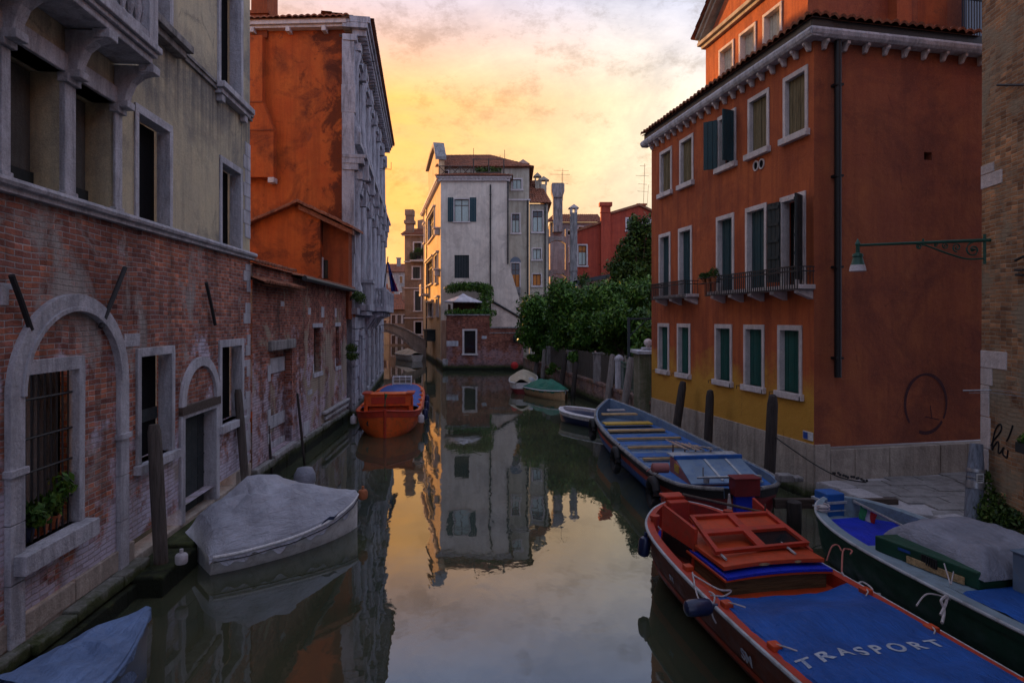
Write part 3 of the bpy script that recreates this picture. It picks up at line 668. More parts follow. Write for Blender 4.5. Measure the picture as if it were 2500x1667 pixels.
p0 = F1.T((F1.s(300), 0, 0)); m = MB(F1.T); m.box(F1.s(286), F1.s(385), .0, .62, -.5, .30); m.box(F1.s(385), F1.s(520), .0, .55, -.5, .36); m.build('doorstep', 'stepst', B1, bevel=.03)

# plants and pots behind the barred window
zb = F1.rect(27, 198, 890, 1266)[2]
for k, (fx, hh, col) in enumerate(((.55, .18, 'terra'), (.75, .14, 'terra'), (.3, .15, 'navy'))):
    x = F1.s(47) + (F1.s(183) - F1.s(47)) * fx; m = MB(F1.T); m.lathe((x, -.12, zb + .003), [(0, 0), (.06, 0), (.085, hh), (.095, hh), (.095, hh + .03), (.07, hh + .03), (.07, hh - .02), (0, hh - .02)], 12)
    pl = thing('potted_plant', ('leafy fern in a terracotta pot, centre of the barred window ledge', 'arching bright fern in a terracotta pot by the right jamb of the barred window', 'low plant in a dark blue pot, nearest the left jamb of the barred window')[k], 'potted plant', F1.T((x, -.1, zb)))
    m.build('pot', col, pl, smooth=True); cl = [(tuple(F1.T((x + random.uniform(-.1, .1), -.08 + random.uniform(-.06, .1), zb + hh + .1 + .12 * i))), (.13, .13, .09)) for i in range(2 if k != 1 else 4)]
    foliage('leaf_crown', 'leafv', pl, cl, 260, .09, seed=k + 3)

# ------------------------------------------------------------------ low brick building with tiled lean-to roof (left)
B2 = thing('low_brick_building', 'low worn brick building with tiled eaves between the grey house and the white palace', 'building', (-6.4, 19, 0))
F2 = Fac((-5.31 - .048 * 14.28, 14.28), (-5.31 - .048 * 24.2, 24.2)); L2 = F2.L
s2, zz = F2.sz(713.7, 677); EZ = 5.18
a, b, zb, zt = F2.rect(660, 713, 857, 1085, 'L'); DA, DB, DT = a, b, F2.sz(662, 857)[1]
F2.holes.append((a, b, .62, DT)); m = MB(F2.T); m.box(a, b, -.30, -.22, .5, DT); d = m.build('blocked_doorway', 'brick2', B2)
q = MB(F2.T)
for z0, z1 in ((DT - .62, DT - .22), (DT - 2.05, DT - 1.72), (.62, .78)): q.box(a + .5, b - .01, -.215, -.185, z0, z1)
for z0, z1 in ((DT - .75, DT - .35), (1.35, 1.75), (.9, 1.15)): q.box(a - .2, a + .0, -.1, .015, z0, z1)
q.build('stone_jamb', 'stone', d, bevel=.01)
q = MB(F2.T); q.box(a - .15, b + .12, -.12, .09, DT, DT + .26); q.build('lintel', 'stonedark', d, bevel=.03)
q = MB(F2.T); q.box(a - .02, b + .02, -.28, .14, .46, .6); q.build('sill', 'stonew', d, bevel=.02)
for (u0, u1, v0, v1) in ((766, 783, 800, 911), (819.5, 828, 797, 895)):
    a, b, zb, zt = F2.rect(u0, u1, v0, v1, 'L'); F2.holes.append((a, b, zb, zt)); m = MB(F2.T)
    m.box(a - .14, b + .2, -.05, .02, zt, zt + .14); m.box(a - .1, b + .14, -.05, .05, zb - .14, zb); m.box(a - .12, a, -.05, .012, zb, zb + .3)
    w = m.build('window', 'stone', B2, bevel=.008); q = MB(F2.T); q.box(a, b, -.36, -.34, zb, zt); q.build('pane', 'glass', w)
    q = MB(F2.T)
    for k in range(3): q.tube([(a + (b - a) * (k + .5) / 3, -.15, zb), (a + (b - a) * (k + .5) / 3, -.15, zt)], .012, 6)
    q.build('window_grille', 'iron', w)
m = MB(F2.T)
for (u0, u1, v0, v1) in ((752, 758, 751, 768), (784, 791, 749, 775), (817, 821, 752, 774), (751, 762, 953, 965), (740, 755, 1033, 1065), (817, 829, 993, 1001), (685, 693, 735, 748)):
    x0, x1, z0, z1 = F2.rect(u0, u1, v0, v1, 'L'); m.box(x0, x1, -.05, .012, z0, z1)
m.build('quoin', 'stone', B2, bevel=.006)
m = MB(F2.T); wall(m, F2, 0, L2, .48, EZ + .1, .35)
m.face([(L2, 0, .4), (L2, -4, .4), (L2, -4, EZ), (L2, 0, EZ)]); m.build('brick_wall', 'brick2', B2)
m = MB(F2.T); x = 0
while x < L2:
    w_ = min(random.uniform(.8, 1.5), L2 - x); m.box(x + .004, x + w_ - .006, -.1, .10 + random.uniform(-.02, .02), .34, .5 + random.uniform(-.03, .03))
    m.box(x + .004, x + w_ - .006, -.1, .05 + random.uniform(-.02, .02), -.5, .335); x += w_
m.box(F2.s(790), L2, 0, .10, .62, .72); m.box(F2.s(785), L2, 0, .14, .84, .93); m.build('plinth', 'stonew', B2, bevel=.02)
t = F2.T
m = MB(F2.T); m.box(0, s2, -.35, -.02, 5.0, 5.26); m.build('parapet', 'pink5', B2)
m = MB(); tiles(m, t((0, .12, 5.3)), t((s2, .12, 5.3)), t((s2, -2.5, 6.0)), t((0, -2.5, 6.0)), .2, .045)
tiles(m, t((s2, .32, 5.16)), t((L2 + .1, .32, 5.16)), t((L2 + .1, -3.5, 6.05)), t((s2, -3.5, 6.05)), .2, .05); m.build('roof', 'tile', B2)
m = MB(F2.T); m.tube([(s2 - .1, .36, 5.14), (L2 + .25, .36, 5.1)], .075, 8); m.tube([(L2 + .12, .36, 5.1), (L2 + .12, .06, 4.7), (L2 + .12, .06, 4.3)], .05, 8); m.build('gutter', 'gutter', B2, smooth=True)
m = MB(); tiles(m, t((0, .28, 4.83)), t((s2 + .25, .28, 4.83)), t((s2 + .25, -.3, 5.08)), t((0, -.3, 5.08)), .2, .05); m.build('roof', 'tile', B2)

# ------------------------------------------------------------------ white palace with orange flank
B3 = thing('canal_palace', 'tall palace with carved white stone front and blank orange flank beyond the low brick building', 'palace', (-9, 30, 0))
PP = Vector((-6.37, 24.6)); PD = Vector((-.1414, .99)).normalized(); PL = 17.9
F3 = Fac(PP, PP + PD * PL); FZ = 15.3
fl0 = F3.T((0, -.36, 0)); FS = Fac((fl0.x - 10.5, fl0.y + .25 + .5), (fl0.x, fl0.y + .25))        # orange flank, faces the camera
m = MB(FS.T); LF = FS.L
m.face([(0, 0, 0), (LF, 0, 0), (LF, 0, FZ), (0, 0, FZ)]); m.face([(0, 0, FZ), (LF, 0, FZ), (LF - 2.6, -16, FZ), (0, -16, FZ)]); m.face([(0, 0, 0), (0, -17, 0), (0, -17, FZ), (0, 0, FZ)])
m.build('flank_wall', 'orange3', B3)
# flue breast on the flank
zt_, z1_, z2_, z3_ = FZ, FS.sz(649, 254)[1], FS.sz(675, 322)[1], FS.sz(675, 437)[1]
xa, xb = FS.s(649), FS.s(676)
m = MB(FS.T); m.extrude([(0, z3_ + .12), (xb, z3_), (xb, z2_), (xa, z1_), (xa, zt_), (0, zt_)], 'y', .002, .32)
fl = m.build('flue', 'orange3', B3); q = MB(FS.T)
q.box(xb - .22, xb + .03, 0, .36, z3_ - .22, z3_ - .01); q.build('corbel', 'stonewin', fl, bevel=.02)
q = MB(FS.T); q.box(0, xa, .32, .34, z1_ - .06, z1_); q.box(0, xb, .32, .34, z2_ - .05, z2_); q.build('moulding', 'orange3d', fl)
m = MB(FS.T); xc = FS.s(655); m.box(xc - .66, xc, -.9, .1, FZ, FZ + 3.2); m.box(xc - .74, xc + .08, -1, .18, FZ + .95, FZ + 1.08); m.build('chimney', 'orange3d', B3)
FZ0 = FZ; FZ = 15.68; m = MB(FS.T); m.face([(0, 0, FZ0), (LF, 0, FZ0), (LF, 0, FZ), (0, 0, FZ)]); m.build('flank_wall', 'orange3', B3); m = MB(FS.T); m.box(0, LF + .2, -.3, .40, FZ + .02, FZ + .22); m.box(0, LF + .2, -.2, .28, FZ - .08, FZ + .02)
for k in range(7): m.box(1 + k * 1.45, 1.16 + k * 1.45, 0, .34, FZ - .25, FZ - .04)
m.build('cornice', 'stonewin', B3, bevel=.01)
m = MB(); t = FS.T; tiles(m, t((-.5, .5, FZ + .24)), t((LF + .35, .5, FZ + .24)), t((LF - .5, -5, FZ + .9)), t((-.5, -5, FZ + .9)), .25, .055); m.build('roof', 'tile', B3); FZ = FZ0
# stone front: rusticated base, two tall storeys, cornices
m = MB(F3.T)
for k in range(9):
    z = -.4 + k * .5; x = 0
    while x < PL:
        w_ = random.choice((.7, .95, 1.2)); w_ = min(w_, PL - x)
        if not ((x % 3.0) > 1.05 and (x % 3.0) < 1.9 and z > .4 and z < 3.3): m.box(x + .02, x + w_ - .02, -.3, .13 + random.uniform(-.015, .015), z + .02, z + .48)
        x += w_
m.box(0, PL, -.34, .02, -.5, 4.2); m.build('rusticated_base', 'stonep', B3, bevel=.03)
for k in range(5):
    q = MB(F3.T); x = 1.25 + 3.0 * k + .3; q.box(x, x + .7, .0, .035, .9, 3.2); w = q.build('window', 'glass', B3)
    q = MB(F3.T); q.box(x - .12, x, 0, .2, .8, 3.3); q.box(x + .7, x + .82, 0, .2, .8, 3.3); q.box(x - .2, x + .9, 0, .26, 3.3, 3.5); q.box(x - .2, x + .9, 0, .26, .66, .8); q.build('frame', 'stonep', w, bevel=.015)
m = MB(F3.T)
F3.holes = [(1.0 + 3 * k, 2.2 + 3 * k, 5.0, 8.9) for k in range(6)] + [(1.0 + 3 * k, 2.2 + 3 * k, 11.4, 14.2) for k in range(6)]
wall(m, F3, 0, PL, 4.2, FZ, .34); m.face([(0, 0, 0), (0, -.36, 0), (0, -.36, FZ), (0, 0, FZ)]); m.face([(PL, 0, 0), (PL, -12, 0), (PL, -12, FZ), (PL, 0, FZ)]); m.face([(0, 0, FZ), (PL, 0, FZ), (PL, -.5, FZ), (0, -.5, FZ)])
m.build('front_wall', 'stonep', B3)
def order(mb, x, z0, z1, o=.10, r=.20):                               # half column with base, capital and its bit of frieze
    mb.lathe((x, o, z0), [(r * 1.35, 0), (r * 1.35, .16), (r * 1.1, .3), (r, .42), (r * .86, z1 - z0 - .62), (r * .95, z1 - z0 - .5), (r * 1.3, z1 - z0 - .3), (r * 1.45, z1 - z0 - .12), (r * 1.45, z1 - z0)], 12)
    mb.box(x - r * 1.5, x + r * 1.5, -.02, o + r * 1.4, z0 - .5, z0); mb.box(x - r * 1.6, x + r * 1.6, -.02, o + r * 1.55, z1, z1 + .3)
m = MB(F3.T)
for k in range(7):
    for dx in ((-.3, .3) if 0 < k < 6 else (.3,) if k == 0 else (-.3,)):
        order(m, min(max(3 * k + .1 + dx, .25), PL - .2), 5.1, 9.6); order(m, min(max(3 * k + .1 + dx, .25), PL - .2), 11.5, 14.75, .08, .17)
m.build('column', 'stonep', B3, smooth=True)
for k in range(6):
    for z0, z1, arch in ((5.0, 8.9, True), (11.4, 14.2, False)):
        x0, x1 = 1.0 + 3 * k, 2.2 + 3 * k; q = MB(F3.T); q.box(x0, x1, -.32, -.3, z0, z1); w = q.build('window', 'glass', B3)
        q = MB(F3.T); q.box(x0 - .14, x0 + .03, -.1, .12, z0, z1); q.box(x1 - .03, x1 + .14, -.1, .12, z0, z1); q.box(x0 - .22, x1 + .22, -.05, .20, z1, z1 + .2)
        if arch: archring(q, F3, (x0 + x1) / 2, z1 - .62, .48, .62, -.2, .1)
        q.extrude([(x0 - .3, z1 + .2), (x1 + .3, z1 + .2), ((x0 + x1) / 2, z1 + .65)], 'y', -.02, .32)
        q.box((x0 + x1) / 2 - .14, (x0 + x1) / 2 + .14, 0, .42, z1 - .15, z1 + .55); q.box(x0 - .25, x1 + .25, -.05, .26, z0 - .18, z0); q.build('frame', 'stonep', w, bevel=.01)
m = MB(F3.T)
for z, dz, oo in ((4.2, .25, .22), (9.92, .25, .25), (10.17, .22, .48), (10.39, .14, .60), (15.05, .25, .2), (15.55, .2, .62), (15.75, .25, .72)): m.box(-.06 - oo * .12, PL + .1, -.36, oo, z, z + dz)
for k in range(44): m.box(.05 + k * .405, .22 + k * .405, 0, .56, 15.3, 15.55)
for k in range(6): m.box(.3 + 3 * k, .62 + 3 * k, .1, .62, 9.6, 10.4)
for z in (12.2, 6.6): m.box(-.05, .32, -.4, .14, z, z + 1.1)
m.box(-.04, .3, -.38, .10, 4.2, 15.1); m.build('cornice', 'stonep', B3, bevel=.012)
m = MB(); t = F3.T; tiles(m, t((.05, .85, 15.98)), t((PL + .3, .85, 15.98)), t((PL + .3, -3.5, 16.5)), t((.05, -1.2, 16.2)), .25, .055); m.build('roof', 'tile', B3)
m = MB(F3.T); m.box(.9, 3.6, 0, .62, 4.35, 4.6); m.box(3.6, 10.8, 0, 1.12, 4.35, 4.6); m.box(1.0, 10.7, 0, .5, 4.15, 4.35)
for k in range(5): m.extrude([(0, 3.2), (0, 4.35), (.95, 4.35), (.95, 4.15), (.5, 4.0), (.25, 3.6)], 'x', 3.9 + 1.6 * k, 4.15 + 1.6 * k)
bo = m.build('balcony', 'stonep', B3, bevel=.02); q = MB(F3.T)
q.box(3.65, 10.7, .98, 1.1, 5.3, 5.42); q.box(3.65, 10.7, .96, 1.1, 4.6, 4.7); q.box(3.65, 3.77, .5, 1.05, 5.3, 5.42); q.box(10.6, 10.7, .1, 1.05, 5.3, 5.42)
for k in range(38): q.lathe((3.72 + k * .187, 1.04, 4.7), [(.05, 0), (.07, .16), (.03, .4), (.05, .6)], 6)
for k in range(4): q.box(3.62 + 2.35 * k, 3.86 + 2.35 * k, .95, 1.13, 4.6, 5.46)
for k in range(4): q.lathe((3.7, .55 + .12 * k, 4.7), [(.05, 0), (.07, .16), (.03, .4), (.05, .6)], 6)
q.box(1.9, 3.0, .1, .6, 4.6, 5.55); q.box(1.8, 3.1, .05, .68, 5.55, 5.68); q.build('balustrade', 'stonep', bo, smooth=True)
for i, (u, v, Y) in enumerate(((905, 148, 27.2), (905, 223, 29.5), (945, 362, 38.5), (945, 411, 38.0), (930, 538, 40.0))):       # iron arms on the palace front
    p = at(u - 26, v, Y); q_ = at(u + (10 if i < 4 else 4), v + 3, Y); m = MB(); L = q_ - p
    m.tube([p - L * .6, q_], .018, 6); m.tube([q_, q_ + Vector((0, 0, .45))], .016, 6); m.tube([p - L * .5 + Vector((0, .5, .12)), q_], .012, 6); m.tube([p - L * .5 + Vector((0, .3, -.3)), q_ - L * .3], .012, 6); m.build('iron_bracket', 'iron', B3)
# small gabled annex against the flank, above the low roof
B4 = thing('gabled_annex', 'small orange gabled annex with dark tile coping against the orange flank', 'annex', (-8.5, 24, 0))
YA = 23.7; g = lambda u, v: at(u, v, YA)
pl = [g(600, 553), g(731, 496), g(782, 522), g(782, 700), g(600, 700)]
m = MB(); m.face([(p.x, p.y, p.z) for p in pl]); m.face([(p.x, p.y + 1.6, p.z) for p in pl]); m.extrude([(p.x, p.z) for p in pl], 'y', YA, YA + 1.4); m.build('gable_wall', 'orange3', B4)
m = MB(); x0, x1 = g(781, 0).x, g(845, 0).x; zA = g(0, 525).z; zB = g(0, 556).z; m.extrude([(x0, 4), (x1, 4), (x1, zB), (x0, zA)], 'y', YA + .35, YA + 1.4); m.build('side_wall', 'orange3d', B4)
m = MB()
for (ua, va), (ub, vb) in (((596, 556), (731, 497)), ((731, 497), (864, 560))):
    p, q_ = g(ua, va), g(ub, vb); n = 9
    for k in range(n):
        a_, b_ = p.lerp(q_, k / n), p.lerp(q_, (k + 1.12) / n); j = random.uniform(-.015, .015)
        m.extrude([(a_.x, a_.z + j), (b_.x, b_.z + j), (b_.x, b_.z + .11 + j), (a_.x, a_.z + .13 + j)], 'y', YA - .28, YA + 1.4)
    if ua > 700: m.extrude([(p.x, p.z - .24), (q_.x, q_.z - .24), (q_.x, q_.z - .05), (p.x, p.z - .05)], 'y', YA - .14, YA + .1)
m.build('roof', 'tile', B4, bevel=.02)
m = MB(); a_, b_ = g(782.5, 633), g(793, 678); m.box(a_.x + .02, b_.x + .02, YA + .31, YA + .34, b_.z, a_.z); w = m.build('window', 'glass', B4); q = MB(); q.box(a_.x - .06, a_.x + .02, YA + .2, YA + .35, b_.z, a_.z + .1); q.build('frame', 'stonewin', w)

# ------------------------------------------------------------------ white house across the basin with its terrace
B5 = thing('white_house', 'tall white house facing down the canal with green shutters and tiled roofs', 'house', (-3, 56, 0))
YM = 52.0; xl, xr = at(1076, 0, YM).x, at(1241, 0, YM).x; ZM = at(0, 440, YM).z
F5 = Fac((xl, YM), (xr, YM))
a, b, zb, zt = F5.rect(1107, 1147, 484, 541); w = window(F5, B5, a, b, zb, zt, fw=.08, proud=.02, depth=.22, mat='stonewin', sill=.1, fillm='glassb', curt=('curtain', .98))
zlo, zhi = zb - .02, zt + .05
leaf_shutter(F5, w, a - .0, -1, .47, zlo, zhi, 0, 'shteal', False); leaf_shutter(F5, w, b, 1, .55, zlo, zhi, 0, 'shteal', False)
a, b, zb, zt = F5.rect(1108.5, 1146, 622, 679); w = window(F5, B5, a, b, zb, zt, fw=.03, proud=.01, depth=.12, mat='white5', sill=0, fill='shutter', fillm='shdark')
m = MB(F5.T); wall(m, F5, 0, F5.L, 0, ZM, .25); pb = [F5.sz(u, v) for u, v in ((1241, 640), (1241, 830), (1287, 830), (1277, 760))]
m.extrude([(p[0], p[1]) for p in pb], 'y', -1.5, .004); m.face([(F5.L, 0, 0), (F5.L, -2.2, 0), (F5.L, -2.2, ZM), (F5.L, 0, ZM)]); m.build('front_wall', 'white5', B5)
m = MB(F5.T); m.box(-.35, F5.L + .3, -.2, .38, ZM + .12, ZM + .32); m.box(-.2, F5.L + .15, -.2, .2, ZM - .1, ZM + .12)
for k in range(19): m.box(.0 + k * .3, .14 + k * .3, 0, .3, ZM - .06, ZM + .12)
m.build('cornice', 'stonewin', B5)
m = MB(); t = F5.T; ap = (F5.L * .47, -3.2, ZM + 1.35); tiles(m, t((-.45, .5, ZM + .3)), t((F5.L + .4, .5, ZM + .3)), t(ap), t((F5.L * .42, -3.2, ZM + 1.35)), .24, .06)
m.face([t((-.45, .5, ZM + .3)), t((F5.L * .42, -3.2, ZM + 1.35)), t((-.45, -3.2, ZM + .6))]); m.face([t((F5.L + .4, .5, ZM + .3)), t((F5.L + .4, -3.2, ZM + .5)), t(ap)]); m.build('roof', 'tile', B5)
pipe(F5, B5, F5.s(1197.5), 4.0, ZM - .4, .06); pipe(F5, B5, F5.s(1240), at(0, 645, YM).z, ZM - .1, .06)
m = MB(F5.T); P = [F5.sz(u, v) for u, v in ((1203, 736), (1272, 776), (1274, 800))]; m.tube([(p[0], .06, p[1]) for p in P], .09, 8); m.build('drain_pipe', 'black', B5)
# sunlit side along the narrow canal
FL5 = Fac((xl - .225 * 18, YM + 18), (xl, YM)); LZ = ZM
for i, (uL, uR, vT, vB) in enumerate(((1046, 1062, 505, 573), (1041, 1058, 625, 690), (1063, 1070, 616, 690), (1046, 1058, 735, 772), (1066, 1072, 725, 770), (1036, 1039, 545, 590))):
    a, b, zb, zt = FL5.rect(uL, uR, vT, vB); w = window(FL5, B5, a, b, zb, zt, fw=.14, proud=.10, depth=.22, mat='stonewin', sill=.14, bars=2 if i < 2 else 0, sillo=.2)
    q = MB(FL5.T); q.box(a - .15, b + .15, 0, .25, zt, zt + .15); q.build('lintel', 'stonewin', w)
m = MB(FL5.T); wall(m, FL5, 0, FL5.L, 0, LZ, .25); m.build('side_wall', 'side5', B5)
m = MB(FL5.T); m.box(0, FL5.L + .1, -.2, .35, LZ + .1, LZ + .32)
for k in range(50): m.box(.1 + k * .36, .27 + k * .36, 0, .28, LZ - .08, LZ + .1)
m.build('cornice', 'stonewin', B5)
sm, zm = FL5.sz(1044, 718); m = MB(FL5.T); m.box(sm - 1.2, sm + 1.2, 0, .8, zm - .2, zm); bo = m.build('balcony', 'stonewin', B5); q = MB(FL5.T); q.box(sm - 1.2, sm + 1.2, .68, .78, zm + .85, zm + .98)
for k in range(9): q.box(sm - 1.18 + k * .28, sm - 1.06 + k * .28, .68, .78, zm, zm + .9)
q.build('balustrade', 'stonewin', bo)
for v in (560, 660): 
    s_, z_ = FL5.sz(1071, v); m = MB(FL5.T); m.box(s_ - .3, s_ + .3, 0, .4, z_ - .5, z_); m.box(s_ - .4, s_ + .4, 0, .5, z_, z_ + .15); m.build('bracket', 'stonewin', B5, bevel=.03)
pipe(FL5, B5, FL5.s(1043), 1.0, LZ, .06)
# upper storey and back blocks
YU = 54.2; FU = Fac((at(1069, 0, YU).x, YU), (at(1292, 0, YU).x, YU)); UZ = at(0, 409, YU).z
a, b, zb, zt = FU.rect(1248, 1276, 435, 462); window(FU, B5, a, b, zb, zt, fw=.12, mat='stonewin', depth=.15, curt=('curtain', .97), rail=False)
a, b, zb, zt = FU.rect(1247, 1271, 520, 568); window(FU, B5, a, b, zb, zt, fw=.1, mat='stonewin', depth=.15, curt=('curtain', .66))
a, b, zb, zt = FU.rect(1246, 1271, 640, 705); w = window(FU, B5, a, b, zb, zt, fw=.09, mat='stonewin', depth=.15, sill=0, curt=('amber', .55))
q = MB(FU.T); cc = (a + b) / 2; archring(q, FU, cc, zt - .02, (b - a) / 2 - .1, (b - a) / 2 + .02, -.1, .03)
for k in range(12):
    t0, t1 = math.pi * k / 12, math.pi * (k + 1) / 12; rr = (b - a) / 2 - .1; q.face([(cc, .006, zt - .02), (cc + rr * math.cos(t0), .006, zt - .02 + rr * math.sin(t0)), (cc + rr * math.cos(t1), .006, zt - .02 + rr * math.sin(t1))])
q.build('fanlight', 'glassb', w)
a, b, zb, zt = FU.rect(1072, 1097, 415, 432); window(FU, B5, a, b, zb, zt, fw=.1, mat='stonewin', depth=.15, sill=0)
m = MB(FU.T); wall(m, FU, 0, FU.L, 0, UZ, .2); m.face([(FU.L, 0, 0), (FU.L, -8, 0), (FU.L, -8, UZ), (FU.L, 0, UZ)]); m.face([(0, 0, 10), (0, -11, 10), (0, -11, UZ), (0, 0, UZ)]); m.build('upper_wall', 'cream5', B5)
m = MB(FU.T); zc = at(0, 487, YU).z; m.box(FU.s(1241), FU.L + .1, -.1, .12, zc - .12, zc + .02); m.build('string_course', 'stonewin', B5)
m = MB(); t = FU.T; rz = at(0, 379, YU + 4).z; x0_, x1_ = FU.s(1071), FU.s(1190)
tiles(m, t((-.2, .35, UZ)), t((FU.L + .4, .35, UZ)), t((x1_, -4, rz)), t((0, -4, rz)), .24, .06); tiles(m, t((FU.L + .4, .35, UZ)), t((FU.L + .4, -8.3, UZ)), t((x1_, -4, rz)), t((x1_, -4, rz)), .24, .06); m.face([t((-.2, -8.3, UZ)), t((0, -4, rz)), t((x1_, -4, rz)), t((FU.L + .4, -8.3, UZ))])
ro = m.build('roof', 'tile', B5); q = MB(); p = at(1277, 405, YU + 2); q.box(p.x - .35, p.x + .35, p.y, p.y + .6, p.z - .8, p.z + .15); q.extrude([(p.x - .6, p.z + .15), (p.x + .6, p.z + .15), (p.x, p.z + .55)], 'y', p.y - .2, p.y + .8); q.box(p.x - .15, p.x + .15, p.y - .01, p.y + .61, p.z - .05, p.z + .1); q.build('chimney', 'pink5', ro)
for u, v in ((1156, 362), (1232, 366), (1147, 378), (1221, 380)):
    q = MB(); p = at(u, v, YU + 3); q.tube([p, p - Vector((0, 0, 1.6))], .025, 6); q.build('aerial', 'iron', ro)
# parapet gable on the sunlit side
p0 = at(1047, 417, 60); m = MB(FL5.T); sA, sB = FL5.s(1071) , FL5.s(1046); hi = FL5.sz(1062, 366)[1]; lo = FL5.sz(1047, 417)[1]; mid = FL5.s(1058)
m.extrude([(sB, LZ), (sA, LZ), (sA, hi - 1.7), (FL5.s(1066), hi - .1), (mid, hi), (sB, lo)], 'y', -.5, .0)
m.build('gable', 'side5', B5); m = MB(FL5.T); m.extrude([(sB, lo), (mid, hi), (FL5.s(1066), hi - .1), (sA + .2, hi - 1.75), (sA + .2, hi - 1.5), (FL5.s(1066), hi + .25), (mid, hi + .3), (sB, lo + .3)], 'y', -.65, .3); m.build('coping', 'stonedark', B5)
# roof terrace (altana)
m = MB(); A = at(1072, 432, 53.2); Bq = at(1150, 432, 53.2)
for k in range(4):
    x = A.x + (Bq.x - A.x) * k / 3; m.tube([(x, 53.2, A.z - .4), (x, 53.2, A.z + .95)], .035, 6)
    if k < 3:
        x2 = A.x + (Bq.x - A.x) * (k + 1) / 3; m.tube([(x, 53.2, A.z), (x2, 53.2, A.z + .9)], .035, 6); m.tube([(x2, 53.2, A.z), (x, 53.2, A.z + .9)], .035, 6)
m.tube([(A.x, 53.2, A.z + .92), (Bq.x, 53.2, A.z + .92)], .045, 6); m.tube([(A.x, 53.2, A.z), (Bq.x, 53.2, A.z)], .045, 6)
P0, P1 = at(1156, 428, 53), at(1230, 396, 53)
for yy in (53, 55.5):
    for x in (P0.x, (P0.x + P1.x) / 2, P1.x): m.tube([(x, yy, P0.z - .3), (x, yy, P1.z + .3)], .06, 6)
    for z in (P0.z, P1.z + .25): m.tube([(P0.x, yy, z), (P1.x, yy, z)], .03, 6)
m.box(P0.x, P1.x, 53, 55.5, P0.z - .15, P0.z); m.build('roof_terrace', 'beam', B5)
m = MB(); m.box(P0.x + .3, P1.x - .2, 53.05, 53.35, P0.z + .005, P0.z + .3); o = top(m, 'planter', 'beam', 'long dark planter with dry plants on the rooftop terrace', 'planter')
pt = ABS[o.name]; foliage('leaf_crown', 'leafd', o, [((P0.x + .4 + .35 * k, 53.2, P0.z + .5), (.3, .2, .25)) for k in range(6)], 700, .16, seed=9)
# right block
FRr = Fac((at(1292.5, 0, YU + .2).x, YU + .2), (at(1338, 0, YU + .2).x, YU + .2)); RZ = at(0, 498, YU + .2).z
for i, (uL, uR, vT, vB) in enumerate(((1298, 1327, 513, 566), (1298, 1323, 605, 633), (1298, 1323, 667, 697))):
    a, b, zb, zt = FRr.rect(uL, uR, vT, vB); window(FRr, B5, a, b, zb, zt, fw=.09, mat='stonewin', depth=.15, rail=(i == 0), curt=(('curtain', .7), ('curtain', .97), ('amber', .98))[i])  # lowest window filled with a plain amber sheet
m = MB(FRr.T); wall(m, FRr, 0, FRr.L, 0, RZ, .2); m.face([(FRr.L, 0, 0), (FRr.L, -8, 0), (FRr.L, -8, RZ), (FRr.L, 0, RZ)]); m.build('back_wall', 'cream5', B5)
m = MB(); t = FRr.T; hz_ = at(0, 440, YU + 4).z; tiles(m, t((-.0, .3, RZ + .05)), t((FRr.L + .25, .3, RZ + .05)), t((FRr.L - .7, -4, hz_)), t((0, -4, hz_)), .24, .06); tiles(m, t((FRr.L + .25, .3, RZ + .05)), t((FRr.L + .25, -8, RZ + .05)), t((FRr.L - .7, -8, hz_)), t((FRr.L - .7, -4, hz_)), .24, .06); ro = m.build('roof', 'tile', B5)
for u, v, w_ in ((1327, 447, .55), (1312, 438, .4)):
    q = MB(); p = at(u, v, YU + 2.5); q.box(p.x - w_ / 2, p.x + w_ / 2, p.y, p.y + .5, p.z - 1.8, p.z - .1); q.box(p.x - w_ * .6, p.x - w_ * .3, p.y, p.y + .5, p.z - .1, p.z + .25); q.box(p.x + w_ * .3, p.x + w_ * .6, p.y, p.y + .5, p.z - .1, p.z + .25)
    q.extrude([(p.x - w_ * .95, p.z + .25), (p.x + w_ * .95, p.z + .25), (p.x, p.z + .6)], 'y', p.y - .15, p.y + .65); q.build('chimney', 'cream5', ro)
pipe(FU, B5, FU.s(1288), 3, at(0, 489, YU).z, .06); pipe(FRr, B5, FRr.s(1331), 3, RZ, .06)
m = MB(FU.T); s_, z_ = FU.sz(1264, 712); m.box(s_ - .25, s_ + .25, 0, .35, z_ - .2, z_ + .4); m.extrude([(s_ - .2, z_ - .2), (s_ + .2, z_ - .2), (s_, z_ - .8)], 'y', 0, .25); m.build('wall_niche', 'stonedark', B5, bevel=.03)
# garden terrace in brick
B5t = thing('brick_terrace', 'brick canal terrace with a framed window below a white umbrella and vine', 'terrace', (-2, 49, 0))
YT = 48.0; FT = Fac((at(1090, 0, YT).x, YT), (at(1278, 0, YT).x, YT)); sr = FT.s(1195); TZ, TZ2 = 4.28, 3.3
a, b, zb, zt = FT.rect(1129, 1165, 803, 863); window(FT, B5t, a, b, zb, zt, fw=.13, mat='stonewin', depth=.25, sill=.13, bars=0, rail=False, framem='shdark')
m = MB(FT.T); wall(m, FT, 0, sr, 0, TZ, .3); wall(m, FT, sr, FT.L, 0, TZ2, .3); m.face([(sr, 0, TZ2), (sr, -4, TZ2), (sr, -4, TZ), (sr, 0, TZ)]); m.face([(0, 0, 0), (0, -4, 0), (0, -4, TZ), (0, 0, TZ)])
m.face([(0, 0, TZ), (sr, 0, TZ), (sr, -4, TZ), (0, -4, TZ)]); m.face([(sr, 0, TZ2), (FT.L, 0, TZ2), (FT.L, -6, TZ2), (sr, -6, TZ2)]); m.face([(FT.L, 0, 0), (FT.L, -6, 0), (FT.L, -6, TZ2), (FT.L, 0, TZ2)]); m.build('brick_wall', 'brick5', B5t)
